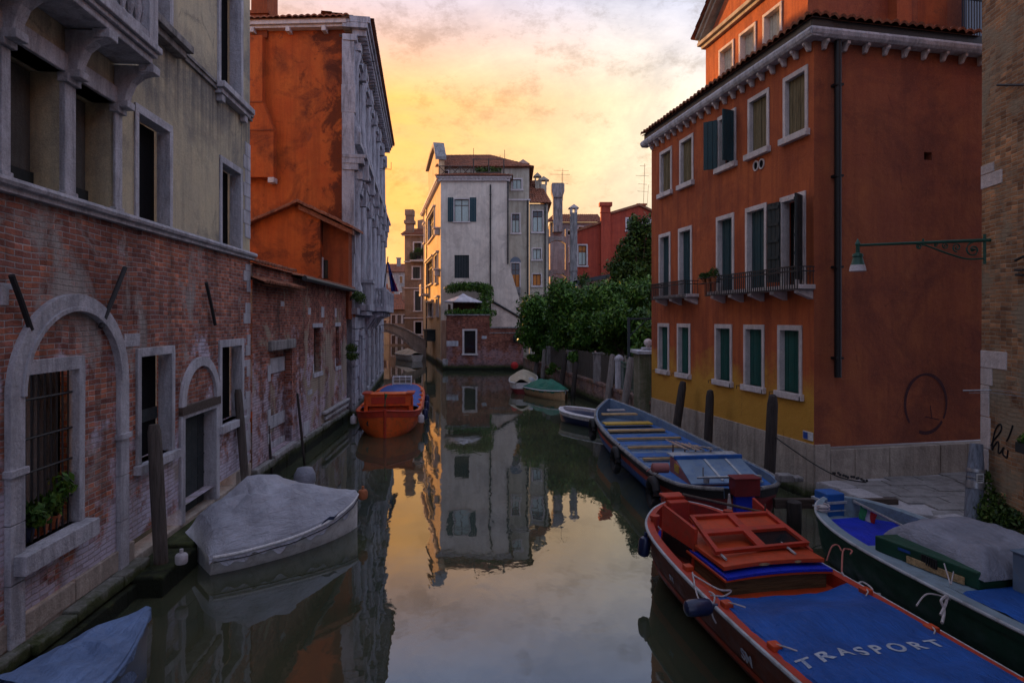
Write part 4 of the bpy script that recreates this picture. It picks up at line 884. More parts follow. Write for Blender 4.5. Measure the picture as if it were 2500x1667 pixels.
m = MB(FT.T); m.box(-.1, sr + .06, -.3, .08, TZ, TZ + .1); m.box(sr + .06, FT.L + .04, -.25, .05, TZ2, TZ2 + .09); m.box(sr, FT.L, 0, .02, TZ2 - .4, TZ2 - .33); m.build('coping', 'stonedark', B5t)
m = MB(FT.T); x = 0
while x < FT.L:
    w_ = min(random.uniform(.6, 1.4), FT.L - x); m.box(x, x + w_ - .02, 0, .08 + random.uniform(0, .05), -.4, .32 + random.uniform(-.05, .05)); x += w_
m.box(-.3, .12, -.3, .06, 0, .9); m.build('footing', 'stonew', B5t, bevel=.02)
m = MB(FT.T); a, b, zb, zt = FT.rect(1176, 1188, 820, 827); m.box(a, b, 0, .02, zb, zt); a, b, zb, zt = FT.rect(1090, 1119, 832, 845); m.box(a, b, 0, .012, zb, zt); m.build('stone_plaque', 'stone', B5t)
FW = Fac((at(1046, 0, 66).x, 66.0), (at(1090, 0, YT).x, YT)); m = MB(FW.T); m.face([(0, .02, 0), (FW.L, .02, 0), (FW.L, .02, 3.9), (0, .02, 3.9)]); m.face([(0, .02, 3.9), (FW.L, .02, 3.9), (FW.L, -1.5, 3.9), (0, -1.5, 3.9)]); m.build('side_wall', 'pink5', B5t)
m = MB(FW.T); m.box(0, FW.L, 0, .1, -.4, .6); m.build('footing', 'stonew', B5t); a_ = FW.s(1066) 
m = MB(FW.T); m.box(a_ - 3.5, a_, .05, .9, 2.0, 2.9); m.box(a_ - 3.6, a_ + .1, .05, 1.0, 2.9, 3.05); m.build('dark_wall_box', 'shdark', B5t)  # dark box with a top slab set against the side wall
lp = thing('wall_lantern', 'small oval lantern with a warm lit bulb on the brick terrace wall', 'lantern', FT.T((FT.s(1260), .1, at(0, 826, YT).z)))
s_, z_ = FT.sz(1260, 826); m = MB(FT.T); m.lathe((s_ - .05, .16, z_ - .35), [(0, 0), (.16, .1), (.22, .35), (.16, .6), (0, .72)], 10); m.build('lamp_body', 'iron', lp, smooth=True)
g_ = G('warm_bulb'); g_.b.inputs['Emission Color'].default_value = (1, .62, .2, 1); g_.b.inputs['Emission Strength'].default_value = .9; M['glow'] = g_.done((.8, .5, .2), .5)
m = MB(FT.T); m.lathe((s_ + .12, .25, z_ - .22), [(0, 0), (.06, .06), (.075, .18), (.05, .28), (0, .3)], 8); m.build('bulb', 'glow', lp, smooth=True)
# umbrella, vine, hedge, furniture on the terrace
ux, uy = at(1131, 0, 49.6).x, 49.6; U = thing('garden_umbrella', 'white square garden umbrella open on the brick terrace', 'umbrella', (ux, uy, TZ)); zt, zr = at(0, 716, uy).z, at(0, 736, uy).z
m = MB(); n = 8; rows = []
for j in range(5):
    f = j / 4; rows.append([(ux + 1.58 * f * math.cos(2 * math.pi * (k + .5) / n) * 1.02, uy + 1.5 * f * math.sin(2 * math.pi * (k + .5) / n), zt - (zt - zr) * (f ** .8)) for k in range(n + 1)])
rows.append([(p[0], p[1], p[2] - .1) for p in rows[-1]]); m.grid(rows); m.build('canopy', 'canvas', U)
m = MB(); m.tube([(ux, uy, TZ + .1), (ux, uy, zt)], .035, 8); m.box(ux - .3, ux + .3, uy - .3, uy + .3, TZ + .004, TZ + .1); m.build('pole', 'beam', U)
m = MB(); m.box(ux - .9, ux + 1.3, uy + .75, uy + .85, TZ + .01, TZ + 1.15); m.box(ux - 1.2, ux - 1.1, uy - .2, uy + .85, TZ + .01, TZ + .9); top(m, 'garden_screen', 'canvasbr', 'brown wicker garden screen in the shade under the umbrella', 'screen')
V = thing('climbing_vine', 'bright green vine climbing the white wall above the terrace umbrella', 'vine', (at(1180, 0, 51.4).x, 51.5, TZ))
cl = [(tuple(at(1100 + 11 * k, 705 - 6 * math.sin(k * .5) - 4 * (k > 5), 51.2)), (.55, .5, .42)) for k in range(9)] + [(tuple(at(1182 + 6 * math.sin(k * 1.3), 705 + 14 * k, 51.0 - .28 * k)), (.65, .5, .5)) for k in range(6)] + [(tuple(at(1192, 775 + 9 * k, 48.2)), (.28, .2, .4)) for k in range(3)]
foliage('leaf_crown', 'leafv', V, cl, 5200, .17, seed=21); m = MB(); p = at(1187, 760, 51.2); m.tube([(p.x, 51.2, TZ), (p.x - .1, 51.3, TZ + 1.2), (p.x - .3, 51.4, TZ + 2.2)], .05, 6); m.build('stem', 'bark', V)
Hh = thing('terrace_hedge', 'low trimmed green hedge along the brick terrace edge below the umbrella', 'hedge', (at(1140, 0, 48.4).x, 48.4, TZ + .1))
foliage('leaf_crown', 'leaf', Hh, [(tuple(at(1094 + 12 * k, 764, 48.4)), (.35, .25, .28 + .06 * (k % 3))) for k in range(10)], 2600, .13, seed=22)

for nm, lab, u, v, Y, o_, cl_ in (('balcony_plants', 'leafy pots massed on the near end of the palace balcony', 872, 735, 26.2, .35, [(0, 0, .16), (.45, 0, .24), (.95, 0, .18), (1.4, 0, .12)]), ('wall_plant', 'tuft of weeds rooted in the rusticated palace base', 866, 862, 26.0, .25, [(0, -.1, .2), (0, -.1, -.1)])):
    s_, z_ = F3.sz(u, v, o_); t_ = thing(nm, lab, 'plants', F3.T((s_, o_, z_))); foliage('leaf_crown', 'leafd', t_, [(tuple(F3.T((s_ + a, o_ + b, z_ + c))), (.24, .16, .17)) for a, b, c in cl_], 700, .085, seed=len(nm))

# ------------------------------------------------------------------ far end of the narrow canal
B8 = thing('canal_house', 'narrow shaded house with flower balcony beside the far footbridge', 'house', (-12, 74, 0))
YB = 73.0; F8 = Fac((at(988, 0, YB).x, YB), (at(1042, 0, YB).x, YB)); Z8 = at(0, 573, YB).z
for uL, uR, vT, vB, fl in ((1008, 1031, 590, 632, 'glass'), (1005, 1028, 649, 680, 'shutter'), (1010, 1030, 708, 758, 'shutter'), (1010, 1032, 783, 815, 'dark')):
    a, b, zb, zt = F8.rect(uL, uR, vT, vB); window(F8, B8, a, b, zb, zt, fw=.14, mat='stonewin', depth=.2, fill=fl, fillm='shdark' if fl == 'shutter' else None)
m = MB(F8.T); wall(m, F8, 0, F8.L, 0, Z8, .25); m.face([(0, 0, 0), (0, -16, 0), (0, -16, Z8), (0, 0, Z8)]); m.build('front_wall', 'brown8', B8)
m = MB(F8.T); m.box(-.3, F8.L, 0, .4, Z8 - .15, Z8); 
for v in (638, 702, 775): m.box(-.1, F8.L, 0, .12, at(0, v, YB).z - .12, at(0, v, YB).z)
m.build('string_course', 'stonewin', B8)
m = MB(); t = F8.T; tiles(m, t((-.4, .5, Z8)), t((F8.L, .5, Z8)), t((F8.L, -3.5, Z8 + 1.2)), t((-.2, -3.5, Z8 + 1.2)), .26, .06); ro = m.build('roof', 'tile', B8)
q = MB(F8.T); q.box(.05, .95, -1.2, -.2, Z8, at(0, 525, YB).z); q.box(-.1, 1.1, -1.35, -.05, at(0, 545, YB).z, at(0, 537, YB).z); q.box(-.0, 1.0, -1.3, -.1, at(0, 525, YB).z, at(0, 511, YB).z); q.build('chimney', 'brown8', ro)
q = MB(F8.T); q.extrude([(1.0, Z8), (F8.L, Z8), (F8.L, at(0, 505, YB).z), (2.0, at(0, 523, YB).z), (1.0, at(0, 527, YB).z)], 'y', -4, -3.4); q.build('gable_wall', 'brown8', B8)
m = MB(F8.T); a, b = F8.s(1003), F8.s(1036); zb = at(0, 636, YB).z; m.box(a, b, 0, .8, zb - .15, zb); bo = m.build('balcony', 'stonewin', B8); q = MB(F8.T)
for k in range(12): q.box(a + (b - a) * k / 11 - .02, a + (b - a) * k / 11 + .02, .74, .78, zb, zb + .8)
q.box(a, b, .73, .79, zb + .8, zb + .85); q.build('railing', 'iron', bo)
bp = thing('balcony_plants', 'green plants crowding the iron balcony of the narrow shaded house', 'plants', F8.T(((a + b) / 2, .5, zb))); foliage('leaf_crown', 'leafd', bp, [(tuple(F8.T((a + .2 + .25 * k, .45, zb + .5 + .5 * (k > 1)))), (.3, .3, .5)) for k in range(7)], 1500, .16, seed=31)
for i, (uL, uR, Y, vE, vR, mat, lab) in enumerate(((915, 957, 98, 722, 690, 'cream5', 'pale far house nearest the palace with two small windows and tiled roof'), (950, 992, 94, 756, 716, 'brown8', 'pinkish far house with tiled roof directly behind the footbridge'), (922, 990, 118, 664, 640, 'grey9', 'farthest tiled house at the end of the narrow canal'))):
    x0, x1 = at(uL, 0, Y).x, at(uR, 0, Y).x; ze, zr = at(0, vE, Y).z, at(0, vR, Y).z; h = thing('far_house', lab, 'house', ((x0 + x1) / 2, Y, 0)); ff = Fac((x0, Y), (x1, Y))
    for r_ in range(2):
        for c_ in range(3): a = (x1 - x0) * (c_ + .3) / 3; zt = ze - .7 - 3.1 * r_; window(ff, h, a, a + .8, zt - 1.4, zt, fw=.1, mat='stonewin', depth=.15, fill='shutter', fillm='frame', sill=0)
    m = MB(ff.T); wall(m, ff, 0, ff.L, 0, ze, .2); m.face([(0, 0, 0), (0, -8, 0), (0, -8, ze), (0, 0, ze)]); m.face([(ff.L, 0, 0), (ff.L, -8, 0), (ff.L, -8, ze), (ff.L, 0, ze)]); m.build('front_wall', mat, h)
    m = MB(); t = ff.T; tiles(m, t((-.3, .4, ze)), t((ff.L + .3, .4, ze)), t((ff.L, -4, zr)), t((0, -4, zr)), .3, .07); ro = m.build('roof', 'tile', h)
    q = MB(ff.T); q.box(ff.L * .6, ff.L * .6 + .7, -3, -2.3, ze, zr + .9); q.box(ff.L * .6 - .1, ff.L * .6 + .8, -3.1, -2.2, zr + .9, zr + 1.1); q.build('chimney', mat, ro)
for i, (xw, y0, y1, zt, dp, lab) in enumerate(((-13.2, 44.5, 61.5, 15.2, 20, 'tall cream canal house on the left bank just past the white palace'), (-21.0, 61.7, 92, 8.8, 20, 'low cream canal house on the left bank beyond the footbridge'))):
    h = thing('canal_house', lab, 'house', (xw, (y0 + y1) / 2, 0)); ff = Fac((xw, y0), (xw, y1)); nw = int((y1 - y0) / 3.4)  # houses out of view, added to keep low sun off the right bank
    for r_ in range(int(zt / 3.6)):
        for k in range(nw): a = 1.2 + k * 3.4; z = 1.4 + 3.6 * r_; window(ff, h, a, a + 1.1, z, z + 1.9, fw=.13, mat='stonewin', depth=.2, fill='shutter', fillm='shteal')
    m = MB(ff.T); wall(m, ff, 0, ff.L, -.5, zt, .25); m.face([(0, 0, -.5), (0, -dp, -.5), (0, -dp, zt), (0, 0, zt)]); m.face([(ff.L, 0, -.5), (ff.L, -dp, -.5), (ff.L, -dp, zt), (ff.L, 0, zt)]); m.face([(0, -dp, -.5), (ff.L, -dp, -.5), (ff.L, -dp, zt), (0, -dp, zt)]); m.build('wall', 'cream5', h)
    m = MB(); t = ff.T; tiles(m, t((-.3, .4, zt)), t((ff.L + .3, .4, zt)), t((ff.L - 2, -4, zt + 1.3)), t((2, -4, zt + 1.3)), .3, .06); m.face([t((-.3, .4, zt)), t((2, -4, zt + 1.3)), t((2, -dp, zt + 1.3)), t((-.3, -dp, zt))]); m.face([t((ff.L + .3, .4, zt)), t((ff.L - 2, -4, zt + 1.3)), t((ff.L - 2, -dp, zt + 1.3)), t((ff.L + .3, -dp, zt))]); m.face([t((2, -4, zt + 1.3)), t((ff.L - 2, -4, zt + 1.3)), t((ff.L - 2, -dp, zt + 1.3)), t((2, -dp, zt + 1.3))]); m.build('roof', 'tile', h)
BR = thing('footbridge', 'small arched stone footbridge over the narrow canal behind the palace', 'bridge', (-13, 66, 0))
YR = 66.0; pts = [(890, 796), (915, 792), (935, 791), (960, 794), (990, 806), (1020, 822), (1044, 838)]; low = [(890, 830), (906, 817), (925, 811), (945, 811), (962, 817), (980, 828), (995, 840), (1008, 853), (1016, 866), (1020, 890)]
up = [(at(u, v, YR).x, at(u, v, YR).z) for u, v in pts]; dn = [(at(u, v, YR).x, at(u, v, YR).z) for u, v in low]
m = MB(); dn2 = [(x, z) for x, z in dn]; poly = up + [(up[-1][0] + .5, -.5)] + dn2[::-1]
m.face([(x, YR, z) for x, z in poly]); m.face([(x, YR + 2.2, z) for x, z in poly])
for P in (up, dn2):
    for a, b in zip(P, P[1:]): m.face([(a[0], YR, a[1]), (b[0], YR, b[1]), (b[0], YR + 2.2, b[1]), (a[0], YR + 2.2, a[1])])
m.build('bridge_body', 'grey9', BR); m = MB()
for off, P, hh in ((.0, up, .16),):
    for a, b in zip(P, P[1:]): m.extrude([(a[0], a[1]), (b[0], b[1]), (b[0], b[1] + hh), (a[0], a[1] + hh)], 'y', YR - .12, YR + .3)
for a, b in zip(dn2, dn2[1:]): m.extrude([(a[0], a[1]), (b[0], b[1]), (b[0], b[1] + .28), (a[0], a[1] + .28)], 'y', YR - .06, YR - .002)
m.build('coping', 'stonedark', BR)
fp0 = at(936, 700, 33.4); fl = thing('flag', 'long drooping blue flag with a red edge on a pole at the palace balcony', 'flag', fp0)
ft, fb = at(947, 627, 34.0), at(934, 735, 33.2); m = MB(); m.tube([fb, ft], .03, 6); m.build('flag_pole', 'iron', fl)
def cloth(name, uv0, mat, seed):
    m = MB(); rows = []
    for j in range(9):
        f = j / 8; row = []
        for k in range(6):
            g_ = k / 5; u = uv0[0] + (uv0[2] - uv0[0]) * f + g_ * (uv0[4] + (uv0[5] - uv0[4]) * f); v = uv0[1] + (uv0[3] - uv0[1]) * f
            row.append(tuple(at(u, v, 33.8 + .12 * math.sin(g_ * 9 + f * 3 + seed))))
        rows.append(row)
    m.grid(rows); return m.build(name, mat, fl, smooth=True, solid=.01)
cloth('flag_cloth', (946, 640, 955, 712, 3, 14), 'flagblue', 0); cloth('flag_tail', (956, 672, 967, 712, 2, 6), 'flagred', 2)
# grey and red houses behind the garden
B9 = thing('grey_house', 'grey plaster house with a huge square chimney behind the garden trees', 'house', (8, 70, 0)); Y9 = 70.0
F9 = Fac((at(1343, 0, Y9).x, Y9), (at(1470, 0, Y9).x, Y9)); Z9 = at(0, 543, Y9).z
for uL, uR, vT, vB in ((1410, 1426, 551, 566), (1381, 1395, 560, 574), (1383, 1391, 600, 640), (1383, 1391, 690, 725)):
    a, b, zb, zt = F9.rect(uL, uR, vT, vB); window(F9, B9, a, b, zb, zt, fw=.12, mat='stonewin', depth=.2, fill='dark', sill=.1)
m = MB(F9.T); wall(m, F9, 0, F9.L, 0, Z9, .25); m.face([(0, 0, 0), (0, -10, 0), (0, -10, Z9), (0, 0, Z9)]); m.build('front_wall', 'grey9', B9)
m = MB(); t = F9.T; rz = at(0, 522, Y9 + 3).z; tiles(m, t((-.5, .5, Z9)), t((F9.L, .5, Z9)), t((F9.L, -3.5, rz)), t((.6, -3.5, rz)), .28, .07); m.face([t((-.5, .5, Z9)), t((.6, -3.5, rz)), t((-.5, -8, Z9))]); ro = m.build('roof', 'tile', B9)
q = MB(); p = at(1362, 522, 69); w_ = .55; q.box(p.x - .52, p.x + .52, 69, 70, p.z - 2, at(0, 480, 69).z); q.extrude([(p.x - .52, at(0, 482, 69).z), (p.x + .52, at(0, 482, 69).z), (p.x + .72, at(0, 468, 69).z), (p.x + .72, at(0, 450, 69).z), (p.x - .72, at(0, 450, 69).z), (p.x - .72, at(0, 468, 69).z)], 'y', 68.8, 70.2); q.box(p.x - .64, p.x + .64, 68.9, 70.1, at(0, 450, 69).z, at(0, 447, 69).z); q.build('chimney', 'stonedark', ro)
m = MB(); x0, x1 = at(1340, 0, 62).x, at(1380, 0, 62).x
for vc, hh in ((587, 14), (668, 14), (712, 22)):
    zc = at(0, vc, 62).z; P = [(x0, zc + .35), (x1, zc + .35)] + [(x1 - (x1 - x0) * k / 8, zc - hh / 1510 * 62 * (1 - 1.0 * math.sin(math.pi * (k + .0) / 8)) * .6 - .0) for k in range(9)]
    m.extrude(P, 'y', 61.7, 62.5)
m.box(x0 - .25, x0, 61.75, 62.45, 0, 13); m.box(x1, x1 + .25, 61.75, 62.45, 0, 13); top(m, 'buttress_arch', 'grey9', 'stacked arches bracing the alley between the white house and the grey house', 'arches')
ch = thing('chimney_stack', 'tall slim white chimney stack with a small roofed cap, left of the red house', 'chimney', (at(1401, 0, 57).x, 57, 1)); p = at(1401, 519, 57); m = MB(); m.box(p.x - .32, p.x + .32, 57, 57.7, 1, p.z); m.box(p.x - .38, p.x + .38, 56.95, 57.75, at(0, 662, 57).z, at(0, 660, 57).z); m.build('shaft', 'stonedark', ch); m = MB(); zc = at(0, 508, 57).z
for dx in (-.22, .22):
    for dy in (0, .5): m.box(p.x + dx - .1, p.x + dx + .1, 57.0 + dy, 57.2 + dy, p.z, zc)
m.extrude([(p.x - .48, zc), (p.x + .48, zc), (p.x, at(0, 499, 57).z)], 'y', 56.85, 57.85); m.build('cap', 'stonewin', ch)
B10 = thing('red_house', 'red plaster house with a gable and chimney rising above the garden trees', 'house', (12, 60, 0)); Y10 = 60.0; q_ = lambda u, v: (at(u, v, Y10).x, at(u, v, Y10).z)
F10 = Fac((at(1409, 0, Y10).x, Y10), (at(1640, 0, Y10).x, Y10))
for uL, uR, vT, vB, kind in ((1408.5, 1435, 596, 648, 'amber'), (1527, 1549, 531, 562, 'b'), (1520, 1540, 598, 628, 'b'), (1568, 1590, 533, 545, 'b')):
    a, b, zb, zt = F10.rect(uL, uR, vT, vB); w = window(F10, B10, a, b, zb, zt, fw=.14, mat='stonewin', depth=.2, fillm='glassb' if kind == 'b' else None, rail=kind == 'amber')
    if kind == 'amber': q = MB(F10.T); q.box(a + .14, b - .14, -.19, -.18, zt - .75, zt - .14); q.build('curtain', 'amber', w); q = MB(F10.T); q.box(a + .2, b - .2, -.19, -.183, zb + .1, zt - .8); q.build('blind', 'curtain', w)  # amber sheet stands for the sunset reflection in the upper pane
hs = list(F10.holes); zlow = at(0, 572, Y10).z; zlo2 = 0
m = MB(F10.T); s1, s2_ = F10.s(1466), F10.s(1489); zA = at(0, 566, Y10).z; wall(m, F10, 0, s1, 0, zA, .25); z2 = at(0, 546, Y10).z; m.extrude([(0, zA), (s1, zA), (s1, z2), (0, zA + .02)], 'y', -.3, 0)
zB = at(0, 524, Y10).z; wall(m, F10, s1, F10.L, 0, zB, .25); sa, za = F10.sz(1560, 502); m.extrude([(s2_, zB), (F10.s(1600), zB), (sa, za)], 'y', -.3, 0); m.build('front_wall', 'red9', B10)
q = MB(F10.T); q.box(s1, s2_, -.1, .4, 5, at(0, 505, Y10).z); q.box(s1 - .15, s2_ + .15, -.2, .55, at(0, 505, Y10).z, at(0, 496, Y10).z); q.box(s1 - .05, s2_ + .05, -.12, .45, at(0, 521, Y10).z, at(0, 519, Y10).z); q.build('chimney', 'red9', B10)
m = MB(F10.T)
for (ua, va), (ub, vb) in (((1405, 567), (1467, 546)), ((1489, 524), (1560, 503)), ((1560, 503), (1604, 524))):
    a, b = F10.sz(ua, va), F10.sz(ub, vb); m.extrude([(a[0], a[1]), (b[0], b[1]), (b[0], b[1] + .22), (a[0], a[1] + .22)], 'y', -6, .25)
m.build('roof', 'tile', B10); q = MB(F10.T); a = F10.sz(1573, 508); q.box(a[0] - .35, a[0] + .35, -2, -1.2, a[1] - .6, a[1] + .5); q.box(a[0] - .5, a[0] + .5, -2.1, -1.1, a[1] + .5, a[1] + .65); q.build('chimney', 'orange6', B10)
m = MB(); Y = 57.5; p0, p1 = at(1405, 693, Y), at(1487, 676, Y); m.extrude([(p0.x, 0), (p1.x, 0), (p1.x, p1.z), (p0.x, p0.z)], 'y', Y, Y + 1.6); fo = thing('lean_to', 'pink lean-to with a dark sloping eave below the red house', 'lean-to', ((p0.x + p1.x) / 2, Y, 0)); m.build('wall', 'pink5', fo); m = MB(); m.extrude([(p0.x - .2, p0.z - .1), (p1.x, p1.z - .1), (p1.x, p1.z + .25), (p0.x - .2, p0.z + .25)], 'y', Y - .5, Y + 2); m.build('roof', 'gutter', fo)
for i, (u0, v0, h, bars, Y, lab) in enumerate((((1374, 490, 3.4, ((.95, 1.6), (.55, 1.5)), 66, 'aerial')), ((1372, 470, 2.2, ((.9, 2.2),), 67.5, 'aerial')), ((1571, 503, 4.2, ((.95, .6), (.72, 1.3), (.52, .9), (.35, 1.0)), 61.5, 'aerial')))):
    p = at(u0, v0, Y); m = MB(); m.tube([p, p + Vector((.12 * (i == 2), 0, h))], .022, 6)
    for f, w_ in bars: z = p.z + h * f; m.tube([(p.x - w_ * .6, Y, z), (p.x + w_ * .4, Y, z - .05)], .016, 6)
    if i == 2: m.tube([p + Vector((.35, 0, -.2)), p + Vector((.5, 0, h * .5))], .016, 6)
    top(m, 'roof_aerial', 'iron', ('tall television aerial with two crossbars behind the huge square chimney', 'shorter television aerial with one crossbar behind the huge square chimney', 'leaning television aerial with many bars at the red house gable')[i], 'aerial', 'television aerials on the far roofs')

# ------------------------------------------------------------------ terracotta house (right)
B6 = thing('terracotta_house', 'tall terracotta house with yellow base, stone window frames and iron balconies on the right bank', 'house', (6.6, 18, 0))
P0 = Vector((6.64, 13.6)); P1 = Vector((4.92, 21.8)); F6 = Fac(P1, P0); RD = Vector((.978, .205)).normalized(); FS6 = Fac(P0, P0 + RD * 9)
if F6.n.x > 0: F6.n = -F6.n
if FS6.n.y > 0: FS6.n = -FS6.n
GZ6 = 10.05; SB = 1.24
for i, (uL, uR, vT) in enumerate(((1606.9, 1634.3, 788.6), (1654, 1686, 791), (1746, 1788, 793.4), (1816.7, 1866.8, 795), (1899.6, 1959, 795.6))):
    a, b = F6.s(uL), F6.s(uR); w = window(F6, B6, a, b, 2.30, 3.86, fw=.095, lint=.12, depth=.16, fill='shutter', sill=.15, sillo=.09)
    q = MB(F6.T)
    for x in (a - .2, b + .02): q.tube([(x, 0, 2.24), (x, .1, 2.24), (x, .1, 2.16)], .012, 5)
    q.build('shutter_catch', 'iron', w)
MID = 4.78
for i, (uL, uR) in enumerate(((1609.4, 1637.5), (1657, 1690), (1749.7, 1792.8), (1820.9, 1872.5), (1905.5, 1968))):
    a, b = F6.s(uL), F6.s(uR)
    if i < 4: window(F6, B6, a, b, MID, 6.88, fw=.09, lint=.12, depth=.17, fill='shutter', fillm='shteal', sill=0)
    else:
        w = window(F6, B6, a, b, MID, 6.88, fw=.09, lint=.12, depth=.18, fill='open', sill=0); q = MB(F6.T)
        q.tube([(b - .42, -.1, MID), (b - .40, -.1, 6.7)], .08, 10); q.build('curtain', 'canvas', w)
        leaf_shutter(F6, w, a + .06, -1, .36, MID + .1, 6.78, 15, 'shdark'); leaf_shutter(F6, w, b - .06, 1, .42, MID + .1, 6.78, 55, 'shdark')
for i, (uL, uR) in enumerate(((1611.7, 1641), (1659.9, 1693.6), (1752.9, 1797.6), (1826.9, 1878.6), (1913, 1973.3))):
    a, b = F6.s(uL), F6.s(uR)
    if i == 2:
        w = window(F6, B6, a, b, 8.24, 9.68, fw=.09, lint=.11, depth=.18, fill='open', sill=.15); q = MB(F6.T); q.box(a + .3, b - .22, -.20, -.18, 8.26, 9.5); q.build('curtain', 'curtain', w)
        leaf_shutter(F6, w, a + .05, -1, .40, 8.24, 9.6, 40, 'shteal', False); leaf_shutter(F6, w, b - .05, 1, .38, 8.24, 9.6, 78, 'shteal', False)
    else: window(F6, B6, a, b, 8.24, 9.68, fw=.09, lint=.11, depth=.13, fill='shutter', fillm='sholive', sill=.15)
m = MB(F6.T); wall(m, F6, 0, F6.L, SB, GZ6 + .1, .28); m.build('front_wall', 'orange6', B6)
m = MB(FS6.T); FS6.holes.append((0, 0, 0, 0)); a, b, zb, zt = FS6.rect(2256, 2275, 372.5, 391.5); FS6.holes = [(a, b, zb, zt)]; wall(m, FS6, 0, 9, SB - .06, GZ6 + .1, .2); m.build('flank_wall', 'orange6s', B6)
q = MB(FS6.T); q.box(a, b, -.2, -.18, zb, zt); q.build('vent', 'void', B6)
m = MB(F6.T); m.face([(0, 0, 0), (0, -8, 0), (0, -8, GZ6), (0, 0, GZ6)]); m.build('end_wall', 'orange6', B6)
m = MB(F6.T); x = 0
while x < F6.L - .02:
    w_ = min(random.choice((.42, .5, .36, .6)), F6.L - x); w_ = F6.L - x if F6.L - x - w_ < .15 else w_; m.box(x + .006, x + w_ - .005, -.2, .035 + random.uniform(-.006, .006), -.6, SB + (.0 if x < F6.L - .5 else .0)); x += w_
m.build('stone_base', 'stoneb', B6, bevel=.008)
m = MB(FS6.T); x = .0
while x < 9:
    w_ = random.choice((.62, .75, .9)) if x > 0 else .40; m.box(x + .007, x + w_ - .006, -.2, .035 + random.uniform(-.006, .006), .2, SB if x == 0 else SB - .13); x += w_
m.build('stone_base', 'stoneb', B6, bevel=.008)
# eaves: stone gutter on little brackets, tiles above
GO = .27; m = MB(F6.T); prof = [(0, GZ6 + .06), (GO - .05, GZ6 + .06), (GO + .0, GZ6 + .12), (GO + .02, GZ6 + .20), (GO - .02, GZ6 + .27), (0, GZ6 + .27)]
m.extrude(prof, 'x', -.35, F6.L + GO * .9); o = m.build('stone_gutter', 'stone', B6, bevel=.012)
m = MB(FS6.T); m.extrude([(y - .006, z + .003) for y, z in prof], 'x', -GO * .9, 9); m.build('stone_gutter', 'stone', B6, bevel=.012)
br = MB(F6.T)
for k in range(20):
    x = .1 + k * (F6.L - .25) / 19; br.extrude([(0, GZ6 - .13), (0, GZ6 + .065), (.19, GZ6 + .065), (.19, GZ6 + .0), (.13, GZ6 - .04), (.08, GZ6 - .13)], 'x', x, x + .075)
br.build('bracket', 'stonewin', B6, bevel=.01); br = MB(FS6.T)
for k in range(15):
    x = .18 + k * .52; br.extrude([(0, GZ6 - .13), (0, GZ6 + .065), (.19, GZ6 + .065), (.19, GZ6 + .0), (.13, GZ6 - .04), (.08, GZ6 - .13)], 'x', x, x + .075)
br.build('bracket', 'stonewin', B6, bevel=.01)
m = MB(F6.T); m.box(-.2, F6.L + .2, -.3, .19, GZ6 + .27, GZ6 + .50); m.build('fascia', 'gutter', B6); m = MB(FS6.T); m.box(-.2, 9, -.3, .17, GZ6 + .275, GZ6 + .495); m.build('fascia', 'gutter', B6)
m = MB(); t = F6.T; tiles(m, t((-.3, .28, GZ6 + .50)), t((F6.L + .26, .28, GZ6 + .50)), t((F6.L + .26 - 1.9, -1.7, GZ6 + 1.15)), t((-.3, -1.7, GZ6 + 1.15)), .22, .06)
tt = FS6.T; tiles(m, tt((-.26, .26, GZ6 + .50)), tt((4.2, .26, GZ6 + .50)), tt((4.2, -1.9, GZ6 + 1.15)), tt((1.6, -1.9, GZ6 + 1.15)), .22, .06); m.build('roof', 'tile', B6)
m = MB(); a = F6.T((0, -1, GZ6 + .5)); b = F6.T((F6.L - .8, -1, GZ6 + .5)); c_ = FS6.T((9, -.8, GZ6 + .5)); d_ = c_ + Vector((-1.7, 8, 0)); m.face([a, b, c_, d_]); m.build('terrace_floor', 'pave', B6)
# pipe, vents, sign, painted ring, chain
pipe(FS6, B6, FS6.s(2037), 2.72, GZ6 + .1, .075, .11)
m = MB(F6.T)
for u, v in ((1846.7, 405.5), (1860.5, 400.5)):
    s_, z_ = F6.sz(u, v); q = [(s_ + .09 * math.cos(2 * math.pi * k / 16), z_ + .13 * math.sin(2 * math.pi * k / 16)) for k in range(16)]; mv = MB(F6.T); mv.face([(x, .008, z) for x, z in q]); vo = MB(F6.T); archring(vo, F6, s_, z_, .085, .115, 0, .03, 0, 360, 20, 1.15); vb_ = vo.build('flue_vent', 'stonewin', B6); mv.build('vent_hole', 'void', vb_)
m = MB(FS6.T); s_, z_ = FS6.sz(2260, 985); n = 56
for k in range(n):
    if 33 < k < 39 or k == 50: continue
    t0, t1 = 2 * math.pi * k / n, 2 * math.pi * (k + 1.02) / n; r_, w_ = .60, .022 + .016 * abs(math.sin(t0 * 1.5 + .6)); P = []
    for tt_, rr in ((t0, r_ - w_), (t0, r_ + w_), (t1, r_ + w_), (t1, r_ - w_)): P.append((s_ + rr * math.cos(tt_) * .94, .006, z_ + rr * math.sin(tt_) * 1.12))
    m.face(P)
for (x0, z0), (x1, z1) in (((-.02, -.3), (.36, -.38)), ((.12, -.05), (.16, -.33))):
    d = Vector((x1 - x0, z1 - z0)).normalized(); p = Vector((-d.y, d.x)) * .012; m.face([(s_ + x0 + p.x, .006, z_ + z0 + p.y), (s_ + x1 + p.x, .006, z_ + z1 + p.y), (s_ + x1 - p.x, .006, z_ + z1 - p.y), (s_ + x0 - p.x, .006, z_ + z0 - p.y)])
m.build('spray_painted_ring', 'stain', B6)
a, b, zb, zt = F6.rect(1962, 1986, 1050, 1070, 'L'); m = MB(F6.T); m.box(a, b, .005, .02, zb, zt); q = MB(F6.T); q.box(a + .015, a + (b - a) * .5, .02, .026, zb + .015, zt - .02)
